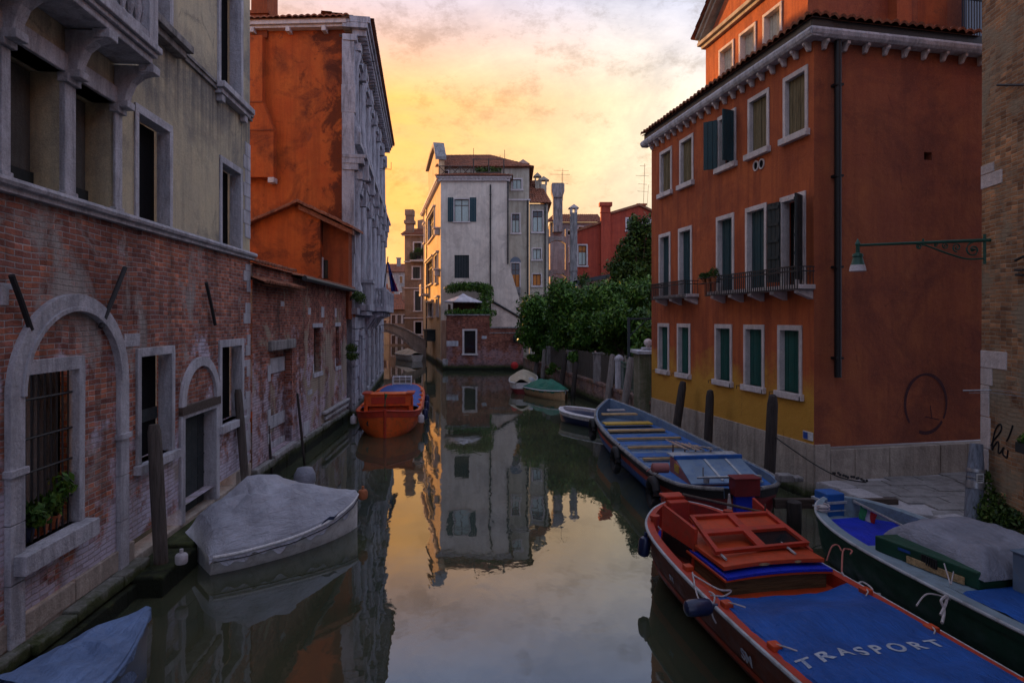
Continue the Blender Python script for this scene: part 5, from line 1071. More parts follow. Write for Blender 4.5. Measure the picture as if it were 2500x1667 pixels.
sg = thing('wall_sign', 'small blue and white notice low on the yellow corner of the terracotta house', 'sign', F6.T(((a + b) / 2, .01, zb))); m.build('plate', 'white', sg); q.build('emblem_panel', 'signblue', sg)
# balconies
for i, (uL, uR, nb) in enumerate(((1590, 1692, 3), (1722, 1972, 5))):
    a, b = F6.s(uL, .45), F6.s(uR, .2); a0 = max(a, .02); m = MB(F6.T); m.box(a0, b, 0, .40, MID - .12, MID - .02); bo = m.build('balcony', 'stonewin', B6, bevel=.01); q = MB(F6.T)
    for k in range(nb): x = a0 + .12 + (b - a0 - .36) * k / (nb - 1); q.extrude([(0, MID - .34), (0, MID - .13), (.36, MID - .13), (.36, MID - .2)], 'x', x, x + .16)
    q.build('bracket', 'stonewin', bo); q = MB(F6.T); z0, z1 = MID - .14, MID + .36; o_ = .46
    for z in (z0, z1, z1 - .1): q.box(a0, b, o_ - .014, o_ + .014, z, z + .03); q.box(a0, a0 + .02, .02, o_, z, z + .022); q.box(b - .02, b, .02, o_, z, z + .022)
    n = int((b - a0) / .085)
    for k in range(n + 1): x = a0 + (b - a0) * k / n; q.box(x - .010, x + .010, o_ - .008, o_ + .008, z0, z1)
    for k in range(5):
        for x in (a0 + .01, b - .01): q.box(x - .006, x + .006, .05 + k * .08, .062 + k * .08, z0, z1)
    for k in range(int((b - a0) / .5)):
        x = a0 + .25 + k * .5; q.tube([(x + .07 * math.cos(j * math.pi / 5), o_ + .004, z1 - .05 + .035 * math.sin(j * math.pi / 5)) for j in range(11)], .006, 5)
    q.build('railing', 'iron', bo)
    if i: BALA, BALB = a0, b
for k in range(3):
    x = BALA + .12 + .26 * k; m = MB(F6.T); p = (x, .56, MID + .20); m.lathe(p, [(0, 0), (.055, 0), (.08, .14), (.09, .14), (.09, .165), (.065, .165), (.06, .14), (0, .14)], 10); pl = thing('balcony_plant', ('small bushy plant in a clay pot, outer end of the long balcony', 'spreading low plant in the second clay pot from the outer end of the long balcony', 'taller spiky plant in a clay pot hung by the first shutter of the long balcony')[k], 'potted plant', F6.T(p), group='pot plants hung on the long balcony')
    m.build('pot', 'terra', pl, smooth=True); foliage('leaf_crown', 'leafd', pl, [(tuple(F6.T((x, .56, MID + .40 + .06 * (k == 2)))), (.14, .13, .10 + .06 * (k == 2)))], 260, .07, seed=40 + k)
m = MB(F6.T); m.tube([(BALA - .06, .66, MID + .2), (BALA + .85, .66, MID + .2), (BALA + .85, .46, MID + .2)], .01, 6); m.tube([(BALA - .06, .66, MID + .2), (BALA - .06, .46, MID + .2)], .01, 6); m.tube([(BALA - .06, .66, MID + .34), (BALA + .85, .66, MID + .34)], .01, 6); top(m, 'pot_holder', 'iron', 'iron pot holder hooked on the outer end of the long balcony railing', 'pot holder')
m = MB(F6.T); xs = F6.s(1941); m.box(xs - .05, xs + .06, .30, .37, MID - .017, MID + .2); top(m, 'notice_box', 'white', 'small white box standing on the long balcony beside the open shutter', 'box')
# attic storey set back, with pediment
A6 = thing('attic_block', 'orange attic block with pediment and pale shuttered windows above the terracotta house roof', 'attic', (8.5, 19, 10)); SET = 1.53
FA = Fac((P1.x + .35, P1.y), (P0.x, P0.y)); FA.n = F6.n; FA.p = Vector((P1.x, P1.y, 0)) - F6.n * SET; FA.t = F6.t
sL, sR = FA.s(1723), FA.s(1972); PZ = 13.35
for uL, uR in ((1755.6, 1792.5), (1805, 1846.6), (1863, 1910)): window(FA, A6, FA.s(uL), FA.s(uR), 10.9, 12.8, fw=.09, depth=.2, fill='shutter', fillm='shpale', sill=0)
m = MB(FA.T); wall(m, FA, sL, sR, 10, PZ, .25); m.extrude([(sL, PZ), (sR, PZ), ((sL + sR) / 2, PZ + 2.1)], 'y', -.3, -.01); m.build('front_wall', 'orange6', A6)
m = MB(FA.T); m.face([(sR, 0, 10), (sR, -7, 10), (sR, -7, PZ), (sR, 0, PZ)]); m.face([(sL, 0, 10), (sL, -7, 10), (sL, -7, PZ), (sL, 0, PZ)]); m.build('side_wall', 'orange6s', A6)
m = MB(FA.T); m.box(sL - .2, sR + .2, -.2, .22, PZ, PZ + .12); m.box(sL - .1, sR + .1, -.2, .12, PZ - .12, PZ)
for sgn in (0, 1):
    a, b = ((sL - .25, PZ + .12), ((sL + sR) / 2, PZ + 2.32)) if not sgn else (((sL + sR) / 2, PZ + 2.32), (sR + .25, PZ + .12))
    for dz, oo in ((0, .16), (.12, .26)): m.extrude([(a[0], a[1] + dz), (b[0], b[1] + dz), (b[0], b[1] + dz + .12), (a[0], a[1] + dz + .12)], 'y', -.25, oo)
m.build('pediment', 'cream5', A6, bevel=.01); m = MB(); t = FA.T; md = (sL + sR) / 2
tiles(m, t((sL - .4, .35, PZ + .35)), t((sL - .4, -7, PZ + .35)), t((md, -7, PZ + 2.6)), t((md, .35, PZ + 2.6)), .22, .05); tiles(m, t((sR + .4, .35, PZ + .35)), t((sR + .4, -7, PZ + .35)), t((md, -7, PZ + 2.6)), t((md, .35, PZ + 2.6)), .22, .05); m.build('roof', 'tile', A6)
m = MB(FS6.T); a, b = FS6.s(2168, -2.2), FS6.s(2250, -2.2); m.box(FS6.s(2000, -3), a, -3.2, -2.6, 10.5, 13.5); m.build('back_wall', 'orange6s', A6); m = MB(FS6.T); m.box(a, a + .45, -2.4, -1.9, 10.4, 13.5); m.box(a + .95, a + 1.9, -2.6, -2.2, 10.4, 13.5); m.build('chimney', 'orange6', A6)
m = MB(FS6.T); z0, z1 = 10.62, 11.7; a, b = FS6.s(2352, -.4), FS6.s(2425, -.4)
for k in range(12): m.box(a + (b - a) * k / 11 - .008, a + (b - a) * k / 11 + .008, -.41, -.39, z0, z1)
m.box(a, b, -.42, -.38, z0, z0 + .03); m.box(a, b, -.42, -.38, z1, z1 + .03); top(m, 'terrace_railing', 'iron', 'black iron railing on the roof terrace next to the brick wall', 'railing')
m = MB(FS6.T); a, b = FS6.s(2356, -1.5), FS6.s(2440, -1.5); m.box(a, b, -1.6, -1.5, 10.55, 13.2); o = top(m, 'terrace_door', 'glassb', 'blue glazed terrace door behind the black roof railing', 'door')

# ------------------------------------------------------------------ brick house at the right edge, pavement, lamp
B7 = thing('pale_brick_house', 'old pale brick house with stone corner blocks behind the wall shrub and lamp bracket', 'house', (9, 6, 0)); F7 = Fac((8.27 + .12 * 0 + .0, 10.9), (8.27 - .12 * 25, -14.1))
if F7.n.x > 0: F7.n = -F7.n
lean = .018
T7 = lambda q: F7.T((q[0] - lean * (q[2] - .4) * (1 if q[0] < .6 else 0) , q[1] - .012 * (q[2] - .4), q[2]))
m = MB(T7); wall(m, F7, 0, F7.L, .2, 16, .3); m.face([(0, 0, .2), (0, -10, .2), (0, -10, 16), (0, 0, 16)]); m.build('brick_wall', 'brick7', B7)
m = MB(T7)
for z, dz, w_, in ((6.55, .16, .34), (6.30, .24, .55), (3.15, .30, .62), (2.85, .29, .30), (2.3, .54, .22), (1.75, .54, .25), (1.2, .54, .20), (.7, .49, .28), (.4, .29, .2)): m.box(-.012, w_, -.25, .014, z, z + dz)
m.build('quoin', 'stonewin', B7, bevel=.01)
def spray(fc, pts, o, w_):
    m = MB(T7); P = [fc.sz(u, v) for u, v in pts]; m.tube([(p[0], o, p[1]) for p in P], w_, 6); return m
def cat(pts, k=6):
    out_ = []; P = [pts[0]] + list(pts) + [pts[-1]]
    for i in range(1, len(P) - 2):
        for j in range(k):
            t = j / k; out_.append(tuple(.5 * ((2 * P[i][c]) + (-P[i - 1][c] + P[i + 1][c]) * t + (2 * P[i - 1][c] - 5 * P[i][c] + 4 * P[i + 1][c] - P[i + 2][c]) * t * t + (-P[i - 1][c] + 3 * P[i][c] - 3 * P[i + 1][c] + P[i + 2][c]) * t ** 3) for c in range(len(pts[0]))))
    return out_ + [tuple(pts[-1])]
m = spray(F7, cat([(2420, 1088), (2426, 1076), (2442, 1056), (2446, 1042), (2440, 1036), (2430, 1052), (2424, 1080), (2423, 1098), (2427, 1090), (2436, 1078), (2439, 1086), (2438, 1106), (2444, 1104), (2450, 1094), (2450, 1094), (2449, 1108), (2456, 1118), (2458, 1108), (2459, 1098)]), .006, .013); m.build('graffiti_hi', 'graf', B7)
m = spray(F7, cat([(2470, 1038), (2466, 1052), (2459, 1070), (2455, 1076)]), .006, .013); m.build('graffiti_stroke', 'graf', B7)
for (u0, v0), (u1, v1) in (((2442, 201), (2500, 208)), ((2478, 636), (2500, 626)), ((2478, 659), (2500, 659)), ((2480, 671), (2500, 671))):
    a, z0 = F7.sz(u0, v0); b, z1 = F7.sz(u1, v1); m = MB(T7); m.tube([(a, .05, z0), (b, .06, z1)], .022, 6); m.build('wall_anchor', 'iron', B7)
wl = MB(); p = [at(2366, 952, 10.9), at(2420, 951, 10.4), at(2560, 967, 9.2)]; wl.tube([(p[0].x, p[0].y, p[0].z), tuple(p[1]), tuple(p[2])], .006, 5); wl.tube([(p[0].x, p[0].y, p[0].z - .05), (p[1].x, p[1].y, p[1].z - .05), (p[2].x, p[2].y, p[2].z - .06)], .006, 5); wl.tube([(p[0].x - .1, p[0].y, p[0].z - .01), tuple(p[1] - Vector((0, 0, .01)))], .016, 6); top(wl, 'clothes_line', 'metal', 'thin washing line strung along the pale brick wall from its corner', 'washing line')
wb = thing('window_box', 'dark window box of small green plants on the pale brick wall', 'window box', (8.0, 9.9, 2.2)); s_, z_ = F7.sz(2508, 1084); m = MB(T7); m.box(s_, s_ + .7, .0, .2, z_ - .12, z_ + .04); m.build('trough', 'shdark', wb, bevel=.01); foliage('leaf_crown', 'leaf', wb, [(tuple(T7((s_ + .1 + .13 * k, .12, z_ + .1))), (.10, .1, .09)) for k in range(6)], 500, .06, seed=51)
ivy = thing('wall_shrub', 'dense dark green shrub growing at the foot of the pale brick wall', 'shrub', (8.0, 10.3, .46)); foliage('leaf_crown', 'leafd', ivy, [((8.08, 10.35, .78), (.26, .30, .32)), ((8.02, 10.0, .72), (.24, .30, .26)), ((8.14, 10.6, 1.05), (.14, .14, .30)), ((8.0, 10.5, .62), (.24, .24, .2))], 2600, .065, seed=52); m = MB(); m.tube([(8.12, 10.3, .46), (8.14, 10.32, 1.0)], .03, 6); m.build('stem', 'bark', ivy)
sp = thing('wall_sprig', 'small green sprig growing out of the brick corner above the shrub', 'plant', (8.2, 10.75, 1.2)); foliage('leaf_crown', 'leafd', sp, [(tuple(at(2408, 1158, 10.7)), (.07, .08, .07))], 120, .05, seed=53)
# pavement: slabs on a quay with a stone edge
q = [(6.70, 13.45), (6.86, 12.9), (6.95, 12.1), (7.15, 11.4), (7.62, 11.15), (7.80, 10.4), (7.58, 8.6), (6.6, 0), (5.2, -14)]; PZ6 = .455
m = MB(); poly = q + [(20, -14), (20, 30), (6.4, 30), (6.64, 13.7)]; m.extrude([(x, y) for x, y in poly], 'z', -.6, PZ6 - .03); props(m.build('quay', 'quayst'), kind='structure')
m = MB(); ins = .012
for r_ in range(18):
    y = 9.0 + r_ * .42 + 0; x = 6.9 + random.uniform(0, .4)
    while x < 13:
        w_ = random.uniform(.5, .95); P = [(x + ins, y + ins), (x + w_ - ins, y + ins), (x + w_ - ins, y + .42 - ins), (x + ins, y + .42 - ins)]
        yc = (y + .21); xe = np.interp(yc, [r[1] for r in q[:7]][::-1], [r[0] for r in q[:7]][::-1]); wallx = 6.64 + (yc - 13.6) / .21
        if x > xe + .25 and not (yc > 13.5 and x + w_ > 0 and wallx > x): m.extrude(P, 'z', PZ6 - .05, PZ6 + random.uniform(-.006, .006))
        x += w_
props(m.build('pavement', 'pave', bevel=.006), kind='structure')
m = MB()
for (x0, y0), (x1, y1) in zip(q[:8], q[1:8]):
    L = math.hypot(x1 - x0, y1 - y0); n = max(1, round(L / 1.1)); dx, dy = (x1 - x0) / L, (y1 - y0) / L; nx, ny = (-dy, dx); nx, ny = (nx, ny) if nx > 0 else (-nx, -ny); w_ = .45 if y0 > 10.8 else .22
    for k in range(n):
        a = (x0 + dx * L * k / n, y0 + dy * L * k / n); b = (x0 + dx * (L * (k + 1) / n - .012), y0 + dy * (L * (k + 1) / n - .012)); m.extrude([(a[0] - nx * .05, a[1] - ny * .05), (b[0] - nx * .05, b[1] - ny * .05), (b[0] + nx * w_, b[1] + ny * w_), (a[0] + nx * w_, a[1] + ny * w_)], 'z', PZ6 - .24, PZ6 + .02 + random.uniform(-.004, .004))
props(m.build('kerb', 'quayst', bevel=.03), kind='structure')
lampb = at(2405, 590, 10.7); LP = thing('street_lamp', 'green iron bracket lamp with a bell shade reaching out from the brick corner', 'street lamp', (8.3, 10.75, 5.2)); ly = 10.75; p0 = at(2404, 586, ly); p1 = at(2094, 599, ly)
m = MB(); m.tube([p0 + Vector((.15, 0, 0)), p1], [.032, .022], 8); m.lathe((p1.x, ly, p1.z - .14), [(0, 0), (.035, 0), (.03, .12), (.045, .16), (.02, .22), (0, .26)], 10); m.build('arm', 'irongr', LP, smooth=True)
m = MB(); bz = p1.z - .14
m.lathe((p1.x, ly, bz - .20), [(.115, 0), (.10, .03), (.085, .10), (.075, .13), (.09, .15), (.08, .19), (.03, .21), (0, .21)], 16); m.build('lamp_shade', 'irongr', LP, smooth=True); m = MB(); m.lathe((p1.x, ly, bz - .31), [(.0, .02), (.10, .0), (.135, 0), (.125, .06), (.11, .112), (.0, .115)], 16); m.build('lamp_glass', 'canvas', LP, smooth=True)
m = MB(); X0, Z0 = p0.x, p0.z; sp_ = lambda cx, cz, r0, r1, a0, a1, n=22: [(cx + (r0 + (r1 - r0) * k / n) * math.cos(R(a0 + (a1 - a0) * k / n)), ly, cz + (r0 + (r1 - r0) * k / n) * math.sin(R(a0 + (a1 - a0) * k / n))) for k in range(n + 1)]
m.tube(cat([(X0, ly, Z0 - .32), (X0 - .3, ly, Z0 - .33), (X0 - .6, ly, Z0 - .25), (X0 - .9, ly, Z0 - .14), (X0 - 1.12, ly, Z0 - .06)]), .016, 6); m.tube(sp_(X0 - .2, Z0 - .17, .13, .02, 90, 630), .014, 6); m.tube(sp_(X0 - .48, Z0 - .13, .08, .015, 270, -250), .012, 6); m.tube(sp_(X0 - .68, Z0 - .10, .06, .012, 90, 600), .011, 6); m.tube(sp_(X0 - .84, Z0 - .075, .04, .01, 270, -200), .01, 6); m.tube(sp_(X0 - 1.14, Z0 - .11, .05, .012, 90, 640), .013, 6); m.tube([(X0 - 1.07, ly, Z0 + .02), (X0 - 1.07, ly, Z0 - .1)], .018, 6); m.tube([(X0, ly, Z0 + .1), (X0, ly, Z0 - .42)], .024, 8); m.lathe((X0 - .2, ly, Z0 - .2), [(0, 0), (.05, .03), (0, .06)], 8)
m.build('scroll_bracket', 'irongr', LP, smooth=True)

# ------------------------------------------------------------------ garden bank: wall, fence, gate, trees, mooring poles
GW = [(4.93, 21.9), (4.0, 28.6), (2.9, 34.9), (.85, 47.0)]
def gwall(d):                                            # point at distance d along the garden wall, with its direction
    for a, b in zip(GW, GW[1:]):
        L = math.hypot(b[0] - a[0], b[1] - a[1])
        if d <= L or b is GW[-1]: t = Vector(((b[0] - a[0]) / L, (b[1] - a[1]) / L, 0)); return Vector((a[0], a[1], 0)) + t * d, t
        d -= L
def gd_of_u(u): # distance along the wall where the pixel column u meets it
    best = min((abs((p.x / p.y) - (u - CX) / FOC), k) for k in range(0, 2600) for p in (gwall(k * .01)[0],)); return best[1] * .01
m = MB(); m.face([(4.93, 21.9, .9), (4.0, 28.6, .9), (2.9, 34.9, .9), (.85, 47, .9), (1.5, 56, .9), (30, 60, .9), (30, 21, .9)]); props(m.build('garden_ground', plaster('soil', (.06, .045, .03))), kind='structure')
m = MB()
for a, b in zip(GW, GW[1:]):
    f = Fac(a, b); n = f.n if f.n.x < 0 else -f.n; f.n = n; mm = MB(f.T); mm.box(0, f.L + .02, -.35, 0, -.5, .98); mm.box(0, f.L + .02, -.40, .05, .98, 1.09); mm.box(0, f.L + .02, -.3, .06, -.5, .28 )
    m.v += mm.v; k0 = len(m.v) - len(mm.v); m.f += [tuple(i + k0 for i in q) for q in mm.f]; m.uv += mm.uv
GWo = top(m, 'garden_wall', 'brickg', 'low worn brick garden wall along the water below the wooden fence', 'garden wall')
def gframe(d, out=0.0): p, t = gwall(d); n = Vector((t.y, -t.x, 0)); n = n if n.x < 0 else -n; return p + n * out, t, n
pil = thing('gate_pillar', 'mossy masonry gate pillar with a stone ball on top beside the terracotta house', 'pillar', (4.85, 22.4, 0)); m = MB(); m.box(4.55, 5.4, 22.0, 23.2, -.4, 2.75); m.build('shaft', plaster('mossy_masonry', (.24, .20, .155), (.06, .075, .03), (.30, .26, .21), amt=.9, streak=.7, wet=.3), pil, bevel=.04)
m = MB(); m.box(4.45, 5.5, 21.9, 23.3, 2.75, 2.87); m.box(4.75, 5.2, 22.4, 22.8, 2.87, 2.97); m.build('cap', 'stone', pil, bevel=.02); m = MB(); m.lathe((4.97, 22.6, 2.97), [(0, 0), (.08, 0), (.07, .04), (.13, .09), (.165, .17), (.13, .26), (.06, .31), (0, .32)], 16); m.build('stone_ball', 'stonewin', pil, smooth='all')
def posts(u0, u1): return gd_of_u(u0), gd_of_u(u1)
d0, d1 = posts(1508, 1553)
gt = thing('garden_gate', 'green iron grille gate between the round stone post and the gate pillar', 'gate', gframe((d0 + d1) / 2)[0]); m = MB()
d0 = max(d0, .9) if d0 > d1 else d0; lo, hi = min(d0, d1), max(d0, d1); lo = max(lo, 1.3)
for k in range(16):
    p, t, n = gframe(lo + (hi - lo) * k / 15, -.15); m.tube([(p.x, p.y, 1.08), (p.x, p.y, 2.25)], .016, 5)
for z in (1.2, 2.05, 2.22): a, b = gframe(lo, -.15)[0], gframe(hi, -.15)[0]; m.tube([(a.x, a.y, z), (b.x, b.y, z)], .03, 6)
m.build('grille', 'irongr', gt); GATE = (lo, hi)
for i, (u, r_, z1, lab) in enumerate(((1503, .17, 2.4, 'round pale stone gate post with a domed head beside the green gate'), (1453, .22, 2.35, 'weathered square stone fence post right of the slatted fence gap'), (1386, .18, 2.2, 'weathered stone fence post among the shrubs midway along the garden wall'), (1335, .18, 2.2, 'weathered stone fence post nearest the far brick terrace'))):
    p = gframe(gd_of_u(u), -.15)[0]; m = MB()
    if i == 0: m.lathe((p.x, p.y, 1.0), [(r_, 0), (r_, z1 - 1.15), (r_ * 1.15, z1 - 1.12), (r_ * 1.15, z1 - 1.04), (r_ * .8, z1 - .95), (0, z1 - .88)], 12)
    else: m.box(p.x - r_, p.x + r_, p.y - r_, p.y + r_, 1.0, z1); m.box(p.x - r_ * 1.15, p.x + r_ * 1.15, p.y - r_ * 1.15, p.y + r_ * 1.15, z1, z1 + .08)
    top(m, 'stone_post', 'stonedark' if i else 'stone', lab, 'post', bevel=0 if i == 0 else .02)
for i, (ua, ub, lab) in enumerate(((1492, 1462, 'slatted wooden fence panel between the square post and the round gate post'), (1445, 1392, 'slatted wooden fence panel half hidden by hanging laurel leaves'), (1380, 1340, 'weathered slatted fence panel farthest along the garden wall'))):
    lo, hi = sorted((gd_of_u(ua), gd_of_u(ub))); fe = thing('wooden_fence', lab, 'fence', gframe((lo + hi) / 2)[0]); m = MB(); n = int((hi - lo) / .135)
    for k in range(n):
        p, t, nn = gframe(lo + (hi - lo) * (k + .5) / n, -.12); h = 2.38 + random.uniform(-.05, .05) - (.1 if i == 2 else 0); a = p - t * .05; b = p + t * .05
        m.extrude([(a.x, a.y), (b.x, b.y), ((b + nn * .02).x, (b + nn * .02).y), ((a + nn * .02).x, (a + nn * .02).y)], 'z', 1.12, h)
    m.build('slats', 'fence', fe); m = MB()
    for z in (1.35, 2.15): a, b = gframe(lo, -.2)[0], gframe(hi, -.2)[0]; m.tube([(a.x, a.y, z), (b.x, b.y, z)], .045, 4)
    m.build('rails', 'fence', fe)
fr = thing('metal_frame', 'tall blue-green metal frame post with a cross arm over the garden gate', 'frame', at(1535, 870, 25.5)); m = MB(); p = at(1535, 775, 25.5); m.box(p.x - .05, p.x + .05, 25.45, 25.55, 1.0, p.z); m.box(p.x, p.x + 1.9, 25.46, 25.54, p.z - .09, p.z - .01); m.tube([(p.x + .05, 25.5, p.z - .75), (p.x + .75, 25.5, p.z - .08)], .02, 6); m.build('post', plain('dull_blue_metal', (.035, .055, .065), .6), fr)
for i, ((ub, vb), (ut, vt), Y, r_, mat, lab) in enumerate((((1305, 925), (1315, 850), 41.3, .15, 'polel', 'grey mooring pole leaning right, farthest along the garden wall'), ((1324, 934), (1329, 852), 38.8, .14, 'polel', 'straight grey mooring pole just right of the farthest one by the cream covered boat'), ((1370, 946), (1381, 862), 33.8, .15, 'poled', 'brown leaning mooring pole behind the green covered boat'), ((1399, 962), (1407, 884), 31.2, .13, 'poled', 'thin brown mooring pole right of the green covered boat'), ((1483, 985), (1496, 865), 26.3, .145, 'polel', 'bleached leaning mooring pole left of the round stone gate post'), ((1524, 996), (1541, 872), 23.9, .15, 'polel', 'bleached leaning mooring pole in front of the green gate'))):
    p = at(ub, vb, Y); q = at(ut, vt, Y + .2); d = (q - p) / max(.1, q.z - p.z); b = p - d * (p.z + .6); m = MB(); m.tube([b, p.lerp(q, .4), q - (q - p) * .04, q], [r_, r_ * .95, r_ * .85, r_ * .6], 10); top(m, 'mooring_pole', mat, lab, 'mooring pole', 'mooring poles along the garden wall', smooth=True)
def tree(name, lab, base, clumps, n, size, mat, seed, trunk_r=.12, cat_='tree', group=None):
    t = thing(name, lab, cat_, base, 0, group); base = Vector(base); c = [np.array(k[0]) for k in clumps]; m = MB(); top_ = Vector(np.mean(c, 0)); fork = base.lerp(Vector((top_.x, top_.y, base.z)), .4); fork.z = base.z + (top_.z - base.z) * .45
    m.tube([base, base.lerp(fork, .5) + Vector((.06, .03, 0)), fork], [trunk_r, trunk_r * .85, trunk_r * .7], 8)
    for cc in c[:9]: e = Vector(cc); m.tube([fork, fork.lerp(e, .5) + Vector((0, 0, .15)), e], [trunk_r * .55, trunk_r * .35, trunk_r * .12], 6)
    m.build('trunk', 'bark', t, smooth=True); foliage('crown', mat, t, clumps, n, size, seed=seed, shell=.2); return t
def blob(cx, cy, cz, rx, ry, rz, n, seed, cr=.42):
    r = np.random.default_rng(seed); o = []
    for k in range(n):
        d = r.normal(size=3); d /= np.linalg.norm(d); f = r.uniform(.35, .95); s = r.uniform(.7, 1.25) * cr; o.append(((cx + d[0] * rx * f, cy + d[1] * ry * f, cz + d[2] * rz * f), (s * rx, s * ry, s * rz * .9)))
    return o
TG = 'laurel trees leaning over the garden wall'
for i, (u, v, Y, ru, rv, n, k, lab) in enumerate(((1322, 800, 40.5, 46, 62, 5200, 12, 'leafy laurel with low hanging branches, farthest toward the brick terrace'), (1385, 765, 37, 58, 62, 6500, 14, 'tallest rounded laurel crown below the slim white chimney stack'), (1452, 775, 33.5, 56, 66, 7000, 14, 'broad laurel crown overhanging the slatted fence'), (1515, 800, 29.5, 48, 62, 6000, 12, 'dense laurel crown behind the round stone gate post'), (1570, 745, 30.5, 48, 52, 6500, 13, 'bright laurel crown touching the small balcony of the terracotta house'), (1590, 830, 27, 50, 60, 4500, 11, 'shaded laurel behind the gate pillar'))):
    c = at(u, v, Y); tree('laurel_tree', lab, (c.x + .3, c.y + .6, .9), blob(c.x, c.y + .4, c.z, ru * Y / FOC, 1.6, rv * Y / FOC * 1.2, k + 8, 60 + i, .5), int(n * 3.4), .19, 'leaf', 70 + i, group=TG)
for i, (u, v, Y, rx, rz, k, lab) in enumerate(((1355, 790, 42, 1.5, 1.5, 14, 'shaded laurel crown between the farthest laurel and the tallest one'), (1418, 800, 36.5, 1.5, 1.6, 14, 'shaded laurel crown filling the gap right of the tallest laurel'), (1485, 770, 33, 1.4, 1.5, 14, 'shaded laurel crown behind the slatted fence panel by the gate'), (1545, 800, 32, 1.5, 1.6, 14, 'shaded laurel crown under the dark evergreen'))):
    c = at(u, v, Y); tree('laurel_tree', lab, (c.x + .2, c.y + .4, .9), blob(c.x, c.y, c.z, rx, 1.0, rz, k, 160 + i, .55), 14000, .19, 'leaf', 170 + i, group=TG)
c = at(1322, 860, 41); tree('laurel_bush', 'small bright laurel bush hanging over the water at the far wall end', (c.x + .2, 41.5, .9), blob(c.x - .35, 40.8, c.z - .1, .9, .7, .6, 6, 91), 1500, .18, 'leafv', 91, .05, 'bush')
c = at(1362, 905, 36.2); tree('fern_bush', 'small yellow green bush spilling down the garden wall behind the green boat', (c.x + .2, 36.6, .9), blob(c.x - .2, 36.1, 1.1, .6, .5, .55, 5, 92), 900, .16, 'leafv', 92, .04, 'bush')
c = at(1445, 800, 33.2); tree('hanging_laurel', 'low laurel hanging in front of the slatted fence at mid wall', (3.9, 33.2, .9), blob(gframe(gd_of_u(1432), .15)[0].x, 32.6, 2.5, .75, .6, .75, 6, 93), 1800, .18, 'leaf', 93, .05, 'bush')
tp = at(1560, 532, 38); cl = []
for k in range(12): f = k / 11; cz = 9.6 - 6.5 * f; rr = .85 + 2.1 * f; cl += [((tp.x + random.uniform(-.3, .3) - .15 * f + dx * rr * .55, 38 + random.uniform(-.4, .4), cz + random.uniform(-.25, .25)), (rr * .55, rr * .6, .75)) for dx in (-1, 0, 1)]
tree('dark_evergreen', 'tall dark evergreen rising beside the terracotta house in front of the red house', (tp.x, 38.3, .9), cl, 46000, .20, 'leafd', 95, .2)
for i, (u, v, Y, r_) in enumerate(((1445, 705, 45, .8), (1425, 690, 46, .55), (1478, 716, 44, .6))):
    c = at(u, v, Y); tree('sparse_tree', ('thin sparse tree before the pink lean-to wall', 'wispy treetop against the slim chimney stack base', 'sparse shoot rising before the pink lean-to, nearest the evergreen')[i], (c.x, Y, .9), blob(c.x, Y, c.z, r_, r_, r_ * 1.1, 6, 100 + i, .5), 450, .17, 'leafd', 100 + i, .06, 'tree')
for i, (ub, vb, ut, vt, Y, rr, z1, lab) in enumerate((((1650, 1056, 1668, 930, 18.6, .125, 0, 'dark mooring pole leaning right below the second ground floor window')), ((1728, 1090, 1734, 951, 16.9, .115, 0, 'dark upright mooring pole between the metal rod rack and the yellow wall')), ((1878, 1172, 1887, 962, 13.4, .118, 0, 'thick cracked mooring pole with a rope, nearest the corner of the terracotta house')))):
    p = at(ub, vb, Y); q = at(ut, vt, Y); d = (q - p) / (q.z - p.z); b = p - d * (p.z + .6); m = MB(); m.tube([b, p, p.lerp(q, .6), q - (q - p) * .12, q - (q - p) * .02, q], [rr * .95, rr, rr, rr * .95, rr * .7, rr * .3], 12); top(m, 'mooring_pole', 'poled', lab, 'mooring pole', 'mooring poles by the terracotta house', smooth=True)
for i, (ub, vb, ut, vt, Y, r_, mat, lab) in enumerate(((395, 1404, 376, 1036, 9.4, .098, 'pole', 'thick pale-topped mooring pole standing by the barred arch window'), (598, 1170, 581, 950, 13.4, .085, 'pole', 'leaning grey mooring pole at the stone corner of the grey house'), (664, 1150, 652, 1015, 15.4, .03, 'poled', 'thin dark stake left of the blocked doorway'), (741, 1108, 726, 960, 17.0, .035, 'poled', 'thin dark stake right of the blocked doorway'))):
    p = at(ub, vb, Y); q = at(ut, vt, Y); d = (q - p) / (q.z - p.z); b = p - d * (p.z + .6); m = MB(); m.tube([b, p, p.lerp(q, .6), q - (q - p) * .05, q], [r_, r_, r_ * 1.03, r_ * .95, r_ * .7], 12); top(m, 'mooring_pole', mat, lab, 'mooring pole', 'mooring poles along the left bank', smooth=True)
m = MB(); p, q = at(2376, 1290, 10.55), at(2384, 1083, 10.75); d = (q - p) / (q.z - p.z); b = p - d * (p.z + .5); m.tube([b, p, q - (q - p) * .35, q], [.145, .14, .128, .095], 14); wp = thing('mooring_post', 'big bleached blue-grey mooring post with pale bands beside the wall shrub', 'mooring post', b); m.build('post', 'polegr', wp, smooth=True)
m = MB()
for f0, f1 in ((.66, .70), (.59, .605), (.47, .56)): a, c_ = p.lerp(q, f0), p.lerp(q, f1); m.tube([a, c_], .143, 14)
m.build('band', 'metal', wp, smooth=True); m = MB(); c_ = p.lerp(q, .60); m.box(c_.x - .09, c_.x + .03, c_.y - .155, c_.y - .146, c_.z - .06, c_.z + .1); m.build('notice', 'white', wp); m = MB()
for k in range(4): m.box(c_.x - .075, c_.x + .015, c_.y - .158, c_.y - .155, c_.z - .03 + k * .03, c_.z - .015 + k * .03)
m.build('notice_lines', 'gutter', wp)
